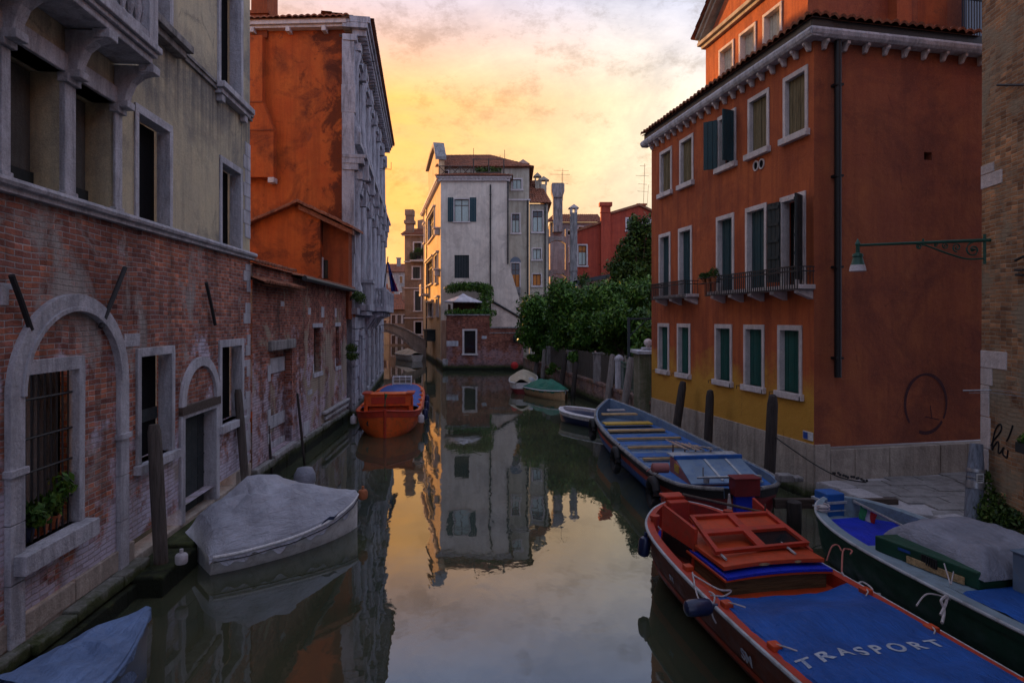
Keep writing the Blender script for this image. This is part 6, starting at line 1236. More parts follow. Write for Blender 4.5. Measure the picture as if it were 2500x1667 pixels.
m = MB(); m.box(5.0, 7.35, 11.75, 11.87, .40, .58); mt = thing('mooring_timbers', 'dark timber mooring rail on stout piles beside the quay edge', 'timbers', (6, 11.8, 0)); m.build('rail', 'beam', mt, bevel=.012); m = MB(); m.lathe((5.3, 11.62, -.5), [(.13, 0), (.13, 1.07), (.10, 1.09), (0, 1.09)], 12); m.lathe((7.3, 12.0, -.5), [(.1, 0), (.1, .98), (0, .98)], 10); m.build('pile', 'poled', mt, smooth=True)
m = MB(); m.box(6.9, 7.35, 11.35, 11.55, .30, .40); m.box(7.15, 8.0, 11.0, 11.06, .26, .42); top(m, 'quay_fender', 'beam', 'dark rubbing timber bolted along the second quay slab', 'fender')
cp = [at(1892, 1066, 13.3), at(1932, 1095, 13.3), at(1987, 1132, 13.25), at(2035, 1158, 13.2), at(2070, 1170, 13.1), at(2115, 1177, 12.9)]; m = MB(); m.tube(cat([tuple(p) for p in cp], 8), .014, 6); rp = thing('mooring_rope', 'sagging dark mooring rope from the thick pole to the quay at the house corner', 'rope', cp[0]); m.build('rope_strand', 'iron', rp); m = MB()
for k in range(14): p = cp[3].lerp(cp[5], k / 13) + Vector((random.uniform(-.02, .02), random.uniform(-.02, .02), random.uniform(-.02, .03))); m.lathe(p, [(0, 0), (.026, .015), (.03, .035), (.02, .055), (0, .06)], 6)
m.build('chain', 'iron', rp)

# ------------------------------------------------------------------ boats: local x runs from the first station along the heading, y to its left, z up from the water
def boat(name, lab, cat_, p, d, group=None):
    d = Vector(d).normalized(); r = thing(name, lab, cat_, (p[0], p[1], 0), math.atan2(d.y, d.x), group); r['_'] = 0; del r['_']
    r_ = dict(o=r, d=Vector((d.x, d.y, 0)), l=Vector((-d.y, d.x, 0)), p=Vector((p[0], p[1], 0))); return r_
def loc(B, P): q = Vector(P) - B['p']; return Vector((q.dot(B['d']), q.dot(B['l']), P[2]))
def wpt(B, q): return B['p'] + B['d'] * q[0] + B['l'] * q[1] + Vector((0, 0, q[2]))
def fine(st, k=6): return cat(st, k)
def sec(x, bw, zg, f, zk=-.3, flare=.22): y = bw * (1 - flare * f - (1 - flare) * f ** 4.5); return (x, y, zg + (zk - zg) * f)
def hull(B, st, bands, zd=.6, deckm='bluegr', rail=.032, railm='rail', capm=None, capw=.11, zk=-.3, flare=.22, deck=True, transom=()):
    S = fine(st); o = B['o']
    for nm, f0, f1, mat, off, x0, x1 in bands:
        m = MB(); Q = [s for s in S if x0 <= s[0] <= x1]
        for sg in (-1, 1):
            rows = []
            for s in Q:
                row = []
                for k in range(7): f = f0 + (f1 - f0) * k / 6; q = sec(s[0], s[1] + off, s[2], f, zk, flare); row.append((q[0], q[1] * sg, q[2]))
                rows.append(row)
            m.grid(rows)
        for e, tm in transom:
            s = S[0] if e == 0 else S[-1]
            if x0 <= s[0] <= x1: m.face([(q[0], q[1], q[2]) for q in [sec(s[0], s[1], s[2], f0 + (f1 - f0) * k / 6, zk, flare) for k in range(7)]] + [(q[0], -q[1], q[2]) for q in [sec(s[0], s[1], s[2], f0 + (f1 - f0) * k / 6, zk, flare) for k in range(6, -1, -1)]])
        m.build(nm, mat, o, smooth=True, local=True)
    m = MB()
    for sg in (-1, 1): m.tube([(s[0], sg * (s[1] + .01), s[2] - .01) for s in S], rail, 8)
    m.build('rub_rail', railm, o, smooth=True, local=True); m = MB()
    for sg in (-1, 1):
        m.grid([[(s[0], sg * s[1], s[2] + .012), (s[0], sg * max(0, s[1] - capw), s[2] + .012), (s[0], sg * max(0, s[1] - capw), min(zd, s[2])), ] for s in S])
    m.build('gunwale', capm or railm, o, local=True)
    if deck: m = MB(); m.grid([[(s[0], k / 4 * max(.0, s[1] - capw * .9), zd + .02 * (1 - (k / 4) ** 2)) for k in range(-4, 5)] for s in S]); m.build('deck', deckm, o, local=True)
    return S
def interp(S, x): xs = [s[0] for s in S]; return float(np.interp(x, xs, [s[1] for s in S])), float(np.interp(x, xs, [s[2] for s in S]))
def cover(B, S, x0, x1, ridge, name, mat, lab, side=.02, drop=.12, nx=48, ny=36, wr=.035, exp=1.4, seed=0, shelf=None, yl=None, coarse=(7, 6), jit=.05, cat_='boat cover'):
    # a sheet stretched from gunwale to gunwale over a ridge; ridge: list of (x, z)
    m = MB(); rows = []; rs = np.random.default_rng(seed); ph = rs.uniform(0, 6, 6); nc, mc = coarse
    hx = np.sort(np.concatenate([[0, 1], (np.arange(1, nc) + rs.uniform(-.32, .32, nc - 1)) / nc])); hy = np.concatenate([[-1], -1 + 2 * (np.arange(1, mc) + rs.uniform(-.3, .3, mc - 1)) / mc, [1]])
    rid = lambda x: float(np.interp(x, [r[0] for r in ridge], [r[1] for r in ridge]))
    HH = np.zeros((nc + 1, mc + 1))
    for i in range(nc + 1):
        for j in range(mc + 1): HH[i, j] = (1 - min(1, abs(hy[j]) / .97) ** exp) + rs.normal() * jit * (0 if abs(hy[j]) > .95 else 1)
    for i in range(nx + 1):
        f = i / nx; x = x0 + (x1 - x0) * f; bw, zg = interp(S, x); zr = rid(x); row = []
        a_ = min(nc - 1, int(np.searchsorted(hx, f, 'right')) - 1); fx = (f - hx[a_]) / (hx[a_ + 1] - hx[a_])
        for j in range(ny + 1):
            y = -1 + 2 * j / ny; a = abs(y); w = bw + side if yl is None else yl; b_ = min(mc - 1, int(np.searchsorted(hy, y, 'right')) - 1); fy = (y - hy[b_]) / (hy[b_ + 1] - hy[b_])
            q = HH[a_:a_ + 2, b_:b_ + 2]; q00, q01, q10, q11 = q[0, 0], q[0, 1], q[1, 0], q[1, 1]
            if (a_ + b_) % 2: h = q00 + fx * (q10 - q00) + fy * (q11 - q10) if fx > fy else q00 + fy * (q01 - q00) + fx * (q11 - q01)
            else: h = q10 + (1 - fx) * (q00 - q10) + fy * (q11 - q10) if fx + fy > 1 and False else (q00 + fx * (q10 - q00) + fy * (q01 - q00) if fx + fy < 1 else q11 + (1 - fx) * (q01 - q11) + (1 - fy) * (q10 - q11))
            z = zg + .02 + (zr - zg) * h
            z += wr * (.5 * mnoise.noise(Vector((x * 3.3, y * 3.6, seed))) + .45 * mnoise.noise(Vector((x * 9, y * 5, seed + 2))) - .8 * max(0, .10 - abs(mnoise.noise(Vector((x * 1.7 + y, y * 1.9 - .6 * x, seed + 5.3))))) * 8) * (1 - a ** 4)
            if a > .97: z -= drop * (1 + .3 * math.sin(9 * x + ph[3]) + .25 * math.sin(23 * x + ph[4]))
            row.append((x, y * w, z))
        rows.append(row)
    m.grid(rows); o = m.build(name, mat, None, smooth=9, local=True)
    o.location = B['o'].location; o.rotation_euler = B['o'].rotation_euler; ABS[o.name] = Vector(o.location)
    return props(o, lab, cat_)
def rope(pts, r, name, mat, lab, cat_='rope'): m = MB(); m.tube(cat([tuple(p) for p in pts], 6), r, 6); return top(m, name, mat, lab, cat_, smooth=True)
def fender(p, lab, L=.40, r=.12, ax=(1, 0, 0), mat='navy'):
    m = MB(); ax = Vector(ax).normalized(); P = Vector(p); n = 9; t = [-1, -.97, -.85, -.55, 0, .55, .85, .97, 1]; rr = [.2, .5, .85, 1, 1, 1, .8, .4, .2]
    m.tube([P + ax * L * .5 * k for k in t], [r * k for k in rr], 14); m.tube([P + ax * L * .5, P + ax * (L * .5 + .06)], r * .3, 8); return top(m, 'fender', mat, lab, 'fender', smooth=True)
def panel(m, A, Bq, Cq, D, th, cols, rows_, bar, n):       # framed panel on quad A B C D (A->B along the bottom); returns nothing, adds bars of thickness th
    A, Bq, Cq, D = map(Vector, (A, Bq, Cq, D)); nn = Vector(n).normalized() * th; P = lambda u, v: A.lerp(Bq, u).lerp(D.lerp(Cq, u), v)
    def bar_(u0, u1, v0, v1):
        q = [P(u0, v0), P(u1, v0), P(u1, v1), P(u0, v1)]; m.face(q); m.face([k + nn for k in q])
        for i in range(4): m.face([q[i], q[(i + 1) % 4], q[(i + 1) % 4] + nn, q[i] + nn])
    for c in cols: bar_(max(0, c - bar), min(1, c + bar), 0, 1)
    for r_ in rows_: bar_(0, 1, max(0, r_ - bar * 1.3), min(1, r_ + bar * 1.3))
# --- red cargo boat with the lettered blue tarpaulin
RB = boat('cargo_boat', 'red cargo boat with a small wooden cabin under the lettered blue tarpaulin', 'boat', (2.70, 10.3), (.19, -.98)); ro = RB['o']
S = hull(RB, [(0, .10, .98), (.22, .46, .93), (.7, .78, .86), (1.5, .92, .79), (3, 1.0, .75), (5, 1.0, .74), (7, .9, .78), (8.6, .5, .95), (9.3, .08, 1.12)], [('hull', .16, 1, 'hullbr', 0, -1, 99), ('sheer_strake', 0, .17, 'hullbr', .018, -1, 99), ('stripe', .40, .50, 'redor', .006, -1, 99)], zd=.60, deckm='redor', railm='rail', capm='red', rail=.026)
m = MB(); m.extrude([(.30, -.33), (.62, -.62), (1.15, -.74), (1.15, .74), (.62, .62), (.30, .33)], 'z', .64, .66); m.build('stern_mat', 'tarpbr', ro, local=True)
m = MB(); m.box(1.85, 2.66, -.60, .80, .60, .80); m.build('cabin_base', 'brownw', ro, local=True, bevel=.015)
def slab(m, x0, x1, y0, y1, z0, z1, crown, n=10):
    rows = [[(x, y0 + (y1 - y0) * k / n, z + crown * (1 - (2 * k / n - 1) ** 2)) for k in range(n + 1)] for x, z in ((x0, z0), (x0, z1), (x1, z1), (x1, z0), (x0, z0))]; m.grid(rows)
    for k in (0, n): m.face([r[k] for r in rows[:4]])
m = MB(); slab(m, 1.70, 2.72, -.64, .85, .80, .825, .03); m.build('roof_rim', 'redor', ro, local=True); m = MB(); slab(m, 1.62, 2.73, -.62, .83, .828, .86, .035); m.build('roof_cover', 'tarpbr', ro, local=True, smooth=True)
m = MB(); slab(m, 1.25, 2.62, -.60, .80, .90, .955, .03); m.build('hatch_lid', 'redor', ro, local=True, bevel=.008)
hl = MB()
for yy, ll in ((-.05, .16), (.42, .10)): hl.face([(2.621, yy + ll * .5 * math.cos(2 * math.pi * k / 10), .945 + .018 * math.sin(2 * math.pi * k / 10)) for k in range(10)])
hl.build('worn_patch', 'plank', ro, local=True)
m = MB(); A, Bq, Cq, D = (2.38, -.58, 1.01), (2.32, .80, 1.01), (1.55, .70, 1.20), (1.52, -.50, 1.20); panel(m, A, Bq, Cq, D, .05, (0, .5, 1), (0, .52, 1), .045, (.25, 0, 1)); ws = m.build('windscreen', 'red', ro, local=True, bevel=.006)
P_ = lambda u, v: Vector(A).lerp(Vector(Bq), u).lerp(Vector(D).lerp(Vector(Cq), u), v); m = MB(); m.face([P_(.02, .5), P_(.98, .5), P_(.98, .98), P_(.02, .98)]); m.build('windscreen_panel', 'redor', ws, local=True); m = MB(); m.face([P_(.52, .02), P_(.98, .02), P_(.98, .5), P_(.52, .5)]); m.build('windscreen_pane', 'glass', ws, local=True)
m = MB(); A2, B2_, C2, D2 = (1.0, -.70, .60), (1.86, -.62, .60), (1.86, -.60, 1.16), (1.0, -.66, 1.24); panel(m, A2, B2_, C2, D2, .05, (0, 1), (0, .52, 1), .06, (0, 1, 0)); pn = m.build('cabin_side', 'red', ro, local=True, bevel=.006); Q_ = lambda u, v: Vector(A2).lerp(Vector(B2_), u).lerp(Vector(D2).lerp(Vector(C2), u), v); m = MB(); m.face([Q_(.03, .5), Q_(.97, .5), Q_(.97, .97), Q_(.03, .97)]); m.build('side_panel', 'red', pn, local=True); m = MB(); m.face([Q_(.03, .03), Q_(.97, .03), Q_(.97, .5), Q_(.03, .5)]); m.build('side_pane', 'glass', pn, local=True)
m = MB(); m.extrude([(1.0, .62), (2.35, .84), (2.35, .96), (1.0, 1.27)], 'y', .80, .84); m.build('cabin_side', 'red', ro, local=True, bevel=.006)
m = MB(); m.box(1.0, 1.06, -.66, .8, .60, .72); m.box(1.45, 1.5, -.6, .8, .62, .88); m.build('cabin_back', 'reddk', ro, local=True)
for sg in (-.42, .55): m = MB(); m.tube([(2.5, sg - .08, .99), (2.2, sg - .08, 1.03)], .016, 6); m.build('windscreen_strut', 'rail', ro, local=True)
m = MB(); m.box(-.16, .22, -.17, .17, .60, 1.06); m.box(-.2, .06, -.19, .19, 1.06, 1.11); [v.__setitem__(2, v[2] - .04) for v in m.v]; rd = m.build('rudder', 'red', ro, local=True, bevel=.02); m = MB(); e = loc(RB, at(1868, 1251, 8.9)); m.tube([(.0, .16, 1.07), tuple(e)], [.028, .018], 8); m.tube([tuple(e), (e.x, e.y, e.z + .12)], .012, 6); m.build('tiller', 'beam', rd, local=True, smooth=True)
for x, y in ((.62, -.62), (.62, .62)): m = MB(); m.lathe((x, y, .7), [(.06, 0), (.06, .22), (.075, .22), (.075, .27), (0, .27)], 10); m.build('bollard', 'red', ro, local=True, smooth=True)
for x in (3.2, 4.1, 5.1, 6.2, 2.2):
    for sg in (-1, 1): bw, zg = interp(S, x); m = MB(); m.box(x - .06, x + .06, sg * (bw - .16), sg * (bw - .05), zg + .0, zg + .07); m.build('cleat', 'redor', ro, local=True, bevel=.015)
# letters on the near and far part of the hull side
for x0, sz_, t_ in ((3.62, .17, 'SM'), (1.75, .11, 'SM')):
    q0, q1 = [interp(S, x0 + k) for k in (0, .35)]; f = .24; a = Vector((x0, -(q0[0] * (1 - .22 * f) + .012), q0[1] + (-.3 - q0[1]) * f - sz_ * .45)); b = Vector((x0 + .35, -(q1[0] * (1 - .22 * f) + .012), q1[1] + (-.3 - q1[1]) * f - sz_ * .45)); X = (b - a).normalized(); text_mesh('hull_letters', t_, sz_, 'letter', ro, X, Vector((.0, -.2, 1)).normalized(), a, .002)
tp = cover(RB, S, 2.9, 8.4, [(2.9, .66), (3.15, .72), (3.7, .86), (4.3, .84), (5, .90), (6, .88), (8.4, .95)], 'tarpaulin', 'tarpb', 'big blue tarpaulin lettered TRASPORT stretched over the red cargo boat', side=-.05, drop=.05, wr=.018, exp=12, jit=.12, coarse=(9, 5), seed=3, nx=60, ny=34, cat_='tarpaulin')
txt = 'TRASPORT'; dg = bpy.data.objects
def onto(B, S, u, v, z): return loc(B, gp(u, v, z))
e0, e1 = onto(RB, S, 1962, 1602, .90), onto(RB, S, 2312, 1574, .90)
bm = bmesh.new(); bm.from_mesh(tp.data); from mathutils.bvhtree import BVHTree; bvh = BVHTree.FromBMesh(bm)
def lay(txt, size, A, Bv, mat, par, name):
    cu = bpy.data.curves.new(name, 'FONT'); cu.body = txt; cu.size = 1; cu.offset = .028; to = bpy.data.objects.new(name, cu); me = bpy.data.meshes.new_from_object(to); bpy.data.objects.remove(to)
    tb = bmesh.new(); tb.from_mesh(me); bmesh.ops.triangulate(tb, faces=tb.faces)
    for _ in range(3): bmesh.ops.subdivide_edges(tb, edges=[e for e in tb.edges if e.calc_length() > .09], cuts=1)
    bmesh.ops.triangulate(tb, faces=tb.faces)
    w_ = max(v.co.x for v in tb.verts); A = Vector(A); Bv = Vector(Bv); X = (Bv - A); X.z = 0; Ln = X.length; X.normalize(); Y = Vector((-X.y, X.x, 0))
    for v in tb.verts:
        p = A + X * (v.co.x / w_ * Ln) + Y * (v.co.y * size); h = bvh.ray_cast(Vector((p.x, p.y, 3)), Vector((0, 0, -1)))[0]; p.z = (h.z if h else .9) + .006; v.co = p
    tb.to_mesh(me); tb.free(); me.materials.clear(); me.materials.append(M[mat]); o = bpy.data.objects.new(name, me); C.objects.link(o); o.parent = par; return o
lay('T R A S P O R T', .21, e0, e1, 'letter', tp, 'lettering')
bm.free()
fender(at(1705, 1482, 7.0) + Vector((0, 0, 0)), 'dark blue fender lying level against the red cargo boat side', .33, .095, (1, .1, .04)); rope([wpt(RB, (2.35, -.88, .80)), at(1705, 1460, 7.15), at(1735, 1478, 7.0)], .010, 'fender_rope', 'rope', 'pale rope tying the level blue fender to the red boat'); rope([wpt(RB, (2.9, -.95, .80)), at(1745, 1455, 7.1), at(1738, 1495, 7.0), at(1748, 1520, 6.98)], .010, 'loose_rope', 'rope', 'loose pale rope end hanging over the red boat side')
rope([wpt(RB, (2.38, -.90, .79)), at(1752, 1437, 7.3), at(1785, 1441, 7.4), at(1765, 1455, 7.25), at(1735, 1452, 7.2)], .010, 'knotted_rope', 'rope', 'knotted pale rope at the left corner of the blue tarpaulin')
fender(at(1573, 1333, 9.25), 'dark blue fender hanging upright off the red boat stern', .30, .09, (.12, 0, 1)); rope([at(1592, 1285, 9.5), at(1583, 1300, 9.3), at(1576, 1316, 9.25)], .012, 'stern_rope', 'rope', 'short rope holding the upright fender at the red boat stern')
rope([wpt(RB, (.62, -.62, .85)), wpt(RB, (.75, -.5, .7)), wpt(RB, (.6, -.45, .67)), wpt(RB, (1.0, -.62, .68))], .012, 'coiled_rope', 'rope', 'pale rope coiled round the red boat stern post')
rope([wpt(RB, (2.7, .98, .80)), at(2080, 1430, 7.7), at(2105, 1420, 7.8), at(2130, 1440, 7.6), at(2090, 1440, 7.6), at(2150, 1450, 7.5)], .012, 'knotted_rope', 'rope', 'tangled pale rope between the red boat and the green boat')
m = MB(); f0 = at(1777, 1205, 10.6); m.extrude([(f0.x - .04, f0.z - .52), (f0.x + .10, f0.z - .52), (f0.x + .035, f0.z), (f0.x + .01, f0.z)], 'y', 10.59, 10.61); top(m, 'pennant', 'canvas', 'furled grey pennant on a short staff behind the red cabin', 'pennant')
for i, x in enumerate((3.2, 4.1, 5.1)):
    for sg in (-1, 1):
        bw, zg = interp(S, x); rope([wpt(RB, (x, sg * (bw - .10), zg + .06)), wpt(RB, (x + .10, sg * (bw - .16), zg + .075)), wpt(RB, (x + .16, sg * (bw - .24), zg + .06))], .008, 'lashing', 'rope', 'short lashing on the ' + ('left' if sg < 0 else 'right') + ' rim of the red boat, ' + ('nearest the cabin', 'between cabin and lettering', 'beside the lettering')[i])
# --- blue cargo boat with tyres
BB = boat('cargo_boat', 'blue and grey planked cargo boat with tyre fenders beside the terracotta house', 'boat', (3.35, 21.3), (.098, -.995)); bo = BB['o']
S = hull(BB, [(0, .06, 1.25), (.35, .32, 1.16), (1.1, .72, 1.03), (2.3, 1.0, .92), (4, 1.14, .84), (6, 1.2, .80), (8, 1.22, .79), (9.0, 1.10, .80), (9.5, .82, .82), (9.78, .35, .84)], [('hull', .30, 1, 'blue', 0, -1, 9.0), ('stripe', .16, .31, 'red', .006, -1, 9.0), ('sheer_strake', 0, .17, 'rub', .022, -1, 99), ('stern_planking', .16, 1, 'reddk', 0, 8.98, 99)], zd=.62, deckm='bluegr', railm='stonedark', capm='bluegr', capw=.07, rail=.04, transom=((1, 1),))
m = MB()
for k in range(26): x = 2.0 + k * .2; bw, _ = interp(S, x); m.box(x, x + .185, -bw + .18, bw - .18, .645, .662 + .006 * (k % 3))
m.build('deck_planks', paint('plank_blue_grey', (.17, .23, .31), (.03, .13, .36), .8, .7), bo, local=True); m = MB()
for x in (1.7, 2.4, 3.45, 4.45, 5.9): bw, _ = interp(S, x); m.box(x, x + .42, -bw * .8, bw * .8, .668, .676)
for sg in (-1, 1):
    for k in range(24): x = 1.9 + .25 * k; b0, b1 = interp(S, x)[0], interp(S, x + .25)[0]; m.face([(x, sg * (b0 - .09), .70), (x + .25, sg * (b1 - .09), .70), (x + .25, sg * (b1 - .26), .68), (x, sg * (b0 - .26), .68)])
m.grid([[(x, y * (interp(S, x)[0] - .10), .682) for y in (-1, -.33, .33, 1)] for x in (7.3, 7.8, 8.4, 9.0, 9.4, 9.7)]); m.build('blue_decking', paint('worn_blue', (.012, .11, .38), (.12, .17, .25), .8, .6), bo, local=True)
for x, mat, w_, z in ((4.25, 'plank', .10, .70), (5.4, 'plank', .10, .70), (6.7, 'plank', .10, .70), (3.0, 'plank', .26, .71), (2.0, 'yellow', .42, .76), (1.15, 'plank', .26, .90), (.8, 'canvas', .16, .97)):
    bw, _ = interp(S, x); k = .78 if mat != 'canvas' else .5; m = MB(); m.box(x, x + w_, -bw * k, bw * k, z, z + .05); m.build('thwart', mat, bo, local=True, bevel=.008)
m = MB(); m.extrude([(7.75, .62), (9.0, .62), (9.0, .74), (7.95, 1.0), (7.75, 1.0)], 'y', -.66, .74); cb = m.build('cabin', 'salmon', bo, local=True, bevel=.01)
m = MB(); m.face([(9.06, -.70, .755), (9.06, .80, .755), (7.93, .80, 1.03), (7.93, -.62, 1.03)]); m.face([(9.06, -.70, .725), (9.06, .80, .725), (7.93, .80, 1.0), (7.93, -.62, 1.0)]); m.face([(9.06, -.70, .755), (9.06, .80, .755), (9.06, .80, .725), (9.06, -.70, .725)]); m.face([(9.06, -.70, .755), (7.93, -.62, 1.03), (7.93, -.62, 1.0), (9.06, -.7, .725)]); m.build('cabin_roof', 'bluegr', cb, local=True)
m = MB(); m.box(7.6, 7.98, -.68, .82, 1.032, 1.06); m.build('roof_board', 'rail', cb, local=True); m = MB(); m.box(7.98, 8.06, -.66, .84, .99, 1.075); m.build('visor', 'blue', cb, local=True, bevel=.01)
m = MB(); m.box(8.05, 8.3, -.675, -.665, .76, .92); m.build('notice', 'yellow', cb, local=True)
for y in (-.05, .42): m = MB(); m.box(8.1, 9.0, y, y + .05, .0, .02); [v.__setitem__(2, v[2] + .758 + (9.06 - v[0]) * .243 + .002) for v in m.v]; m.build('roof_batten', 'rail', cb, local=True)
m = MB(); m.box(9.72, 10.0, -.24, .24, .74, 1.05); m.box(9.70, 10.02, -.26, .26, 1.05, 1.085); rd = m.build('rudder', 'reddk', bo, local=True, bevel=.015); m = MB(); m.box(9.75, 9.9, -.18, .18, -.3, .74); m.build('rudder_blade', 'bluebr', rd, local=True, bevel=.01); e = loc(BB, at(1702, 1166, 11.95)); m = MB(); m.tube([(9.8, -.2, 1.06), tuple(e)], [.028, .02], 8); m.tube([(e.x, e.y + .12, e.z), (e.x, e.y + .12, e.z + .2)], .014, 6); m.build('tiller', 'metal', rd, local=True, smooth=True)
m = MB()
for y in (-.45, .62): m.tube([(9.2, y, .8), (9.2, y, .92)], .06, 8)
m.build('bollard', 'stonedark', bo, local=True, smooth=True)
for i, (u, v, Y, hh) in enumerate(((1446, 1050, 19.2, .75), (1496, 1120, 15.6, .80), (1572, 1190, 12.7, .86))):
    x = loc(BB, at(u, v, Y)).x; bw, zg = interp(S, x); m = MB(); c0 = wpt(BB, (x, -bw - .10, zg - .36)); ring = []
    for k in range(17): t = 2 * math.pi * k / 16; ring.append(c0 + BB['d'] * math.cos(t) * .24 + Vector((0, 0, math.sin(t) * .27)))
    m.tube(ring, .085, 10, cap=False); m.tube([c0 + Vector((0, 0, .3)), c0 + Vector((0, 0, .42)) + BB['l'] * .12], .012, 5); top(m, 'tyre_fender', 'rub', ('black tyre fender near the bow of the blue cargo boat', 'black tyre fender midway along the blue cargo boat side', 'biggest-looking black tyre fender at the stern quarter of the blue cargo boat')[i], 'tyre', 'tyre fenders on the blue cargo boat', smooth=True)
m = MB(); m.tube([tuple(loc(BB, at(1595, 1143, 12.9))), tuple(loc(BB, at(1632, 1140, 13.0)))], .10, 12); p = at(1612, 1142, 12.95); m = MB(); m.tube([p + Vector((-.19, 0, 0)), p + Vector((-.16, 0, 0)), p + Vector((.16, 0, 0)), p + Vector((.19, 0, 0))], [.05, .105, .105, .05], 12); m.tube([p + Vector((-.19, 0, 0)), p + Vector((-.3, -.05, -.06))], .012, 5); top(m, 'rolled_sack', 'salmon', 'pinkish rolled sack on deck beside the salmon cabin', 'sack', smooth=True)
rk = thing('rod_rack', 'rack of thin pale metal rods standing on the blue cargo boat', 'rack', at(1690, 1100, 14.2)); m = MB()
for k in range(14): a = at(1625 + 8 * k, 1073 + 1.6 * k + random.uniform(-3, 3), 14.9 - .05 * k); b = at(1672 + 5.2 * k, 1098 - .2 * k + random.uniform(-5, 3), 13.6); m.tube([a, b], .017, 5)
for k in range(5): a = at(1640 + 20 * k, 1083 + 2 * k, 14.5); b = at(1662 + 22 * k, 1094 + k, 13.9); m.tube([a, a.lerp(b, .6) + Vector((.2, 0, .02)), b], .008, 5)
m.build('rods', 'metal', rk); m = MB()
for u, v in ((1643, 1085), (1698, 1090), (1735, 1093), (1672, 1098)): a = at(u, v, 14.0); m.tube([a, Vector((a.x, a.y, .66))], .018, 6)
m.build('stand', 'frame', rk); m = MB(); p = at(1660, 1105, 13.9); m.lathe((p.x, p.y, .68), [(0, 0), (.16, .02), (.17, .2), (.1, .26), (0, .27)], 12); top(m, 'bucket', 'rub', 'black bucket under the metal rods on the blue boat', 'bucket', smooth=True); m = MB(); p = at(1728, 1107, 13.9); m.box(p.x - .2, p.x + .2, p.y - .15, p.y + .15, .68, .9); top(m, 'tool_box', 'rub', 'black tool box under the metal rods, on the wall side', 'box', bevel=.02)
m = MB(); p = wpt(BB, (9.35, 1.02, .86)); m.box(p.x - .1, p.x + .18, p.y - .12, p.y + .12, .84, .98); m.box(p.x + .2, p.x + .38, p.y - .1, p.y + .14, .84, .93); top(m, 'deck_gear', 'stonedark', 'grey deck gear on the stern rim right of the blue rudder', 'gear', bevel=.02)
# --- green cargo boat
GB = boat('cargo_boat', 'dark green cargo boat with bright blue deck and grey sheet, moored against the quay', 'boat', (5.55, 10.75), (.2, -.98)); go = GB['o']
S = hull(GB, [(0, .10, .93), (.25, .48, .90), (.75, .80, .84), (1.6, .97, .77), (3, 1.02, .73), (5, 1.02, .73), (7, .88, .80), (8, .4, .9)], [('hull', .10, 1, 'hullgr', 0, -1, 99), ('sheer_strake', 0, .12, 'hullgr', .02, -1, 99)], zd=.60, deckm='railgr', railm='rail', capm='railgr', rail=.024, capw=.14)
m = MB(); m.extrude([(.35, -.28), (.65, -.58), (1.2, -.78), (1.75, -.86), (1.75, .86), (1.2, .78), (.65, .58), (.35, .28)], 'z', .635, .655); m.build('foredeck_mat', 'tarpbr', go, local=True)
m = MB(); m.extrude([(1.55, -.80), (3.35, -.72), (3.35, .8), (1.7, .85)], 'z', .60, .68); m.build('coaming', 'railgr', go, local=True, bevel=.015); m = MB(); m.extrude([(1.75, -.70), (3.15, -.48), (3.15, .75), (1.85, .7)], 'z', .68, .90); cb = m.build('engine_casing', 'hullgr', go, local=True, bevel=.02)
m = MB()
for k in range(7): m.box(2.45 + k * .035, 2.47 + k * .035, -.612, -.59, .76, .88)
m.build('air_grille', 'rub', cb, local=True); m = MB(); pa, pb_ = Vector((2.25, -.63, .695)), Vector((3.0, -.515, .695)); n_ = Vector((.15, -.98, 0)); q = [pa + n_ * .02, pb_ + n_ * .02, pb_ + n_ * .02 + Vector((0, 0, .09)), pa + n_ * .02 + Vector((0, 0, .09))]; m.face(q); m.face([k - n_ * .012 for k in q]); m.build('name_board', 'plank', cb, local=True, solid=.006)
m = MB(); pa, pb_ = Vector((2.12, -.65, .82)), Vector((2.3, -.622, .82)); q = [pa + n_ * .012, pb_ + n_ * .012, pb_ + n_ * .012 + Vector((0, 0, .04)), pa + n_ * .012 + Vector((0, 0, .04))]; m.face(q); m.build('name_plate', 'signblue', cb, local=True)
gs = MB(); rows = []
def bump(x, y): return .05 * mnoise.noise(Vector((x * 2.2, y * 2.4, 4.2))) + .02 * mnoise.noise(Vector((x * 6, y * 6, 1.2))) - .45 * max(0, .10 - abs(mnoise.noise(Vector((x * 1.5 + y, y * 1.7 - .5 * x, 8.3)))))
for i in range(31):
    x = 1.55 + 1.68 * i / 30; row = []
    for j in range(27):
        y = -.42 + 1.3 * j / 26; fx = min(1, (x - 1.55) / .34, (3.23 - x) / .24 ); fy = min(1, (y + .42) / .22, (.88 - y) / .15); e = max(0, min(fx, fy)) ** .6
        zt = .90 + .24 * e * (1 - .25 * abs(x - 2.3)) + bump(x, y) * e; row.append((x, y - .12 * (x - 2.4) * (1 - j / 26) * 0 + .14 * max(0, 1.9 - x) * (1 - j / 26) - .1 * max(0, x - 2.6) * (1 - j / 26), zt - .08 * (1 - e)))
    rows.append(row)
gs.grid(rows); o = gs.build('grey_sheet', 'tarpg', None, smooth='all', local=True); o.location = go.location; o.rotation_euler = go.rotation_euler; ABS[o.name] = Vector(o.location); props(o, 'crumpled grey sheet tied over the engine casing of the green boat', 'sheet')
m = MB(); m.box(3.3, 4.5, -.16, .75, .66, 1.19); m.box(3.28, 4.52, -.18, .77, 1.19, 1.215); bx = thing('storage_box', 'large plain blue grey storage box standing on the green boat', 'box', go.location, go.rotation_euler.z); m.build('box_body', 'boxgr', bx, local=True, bevel=.012); m = MB(); m.face([(3.72 + .075 * math.cos(2 * math.pi * k / 14), -.164, .99 + .03 * math.sin(2 * math.pi * k / 14)) for k in range(14)]); m.build('handle_hole', 'rub', bx, local=True)
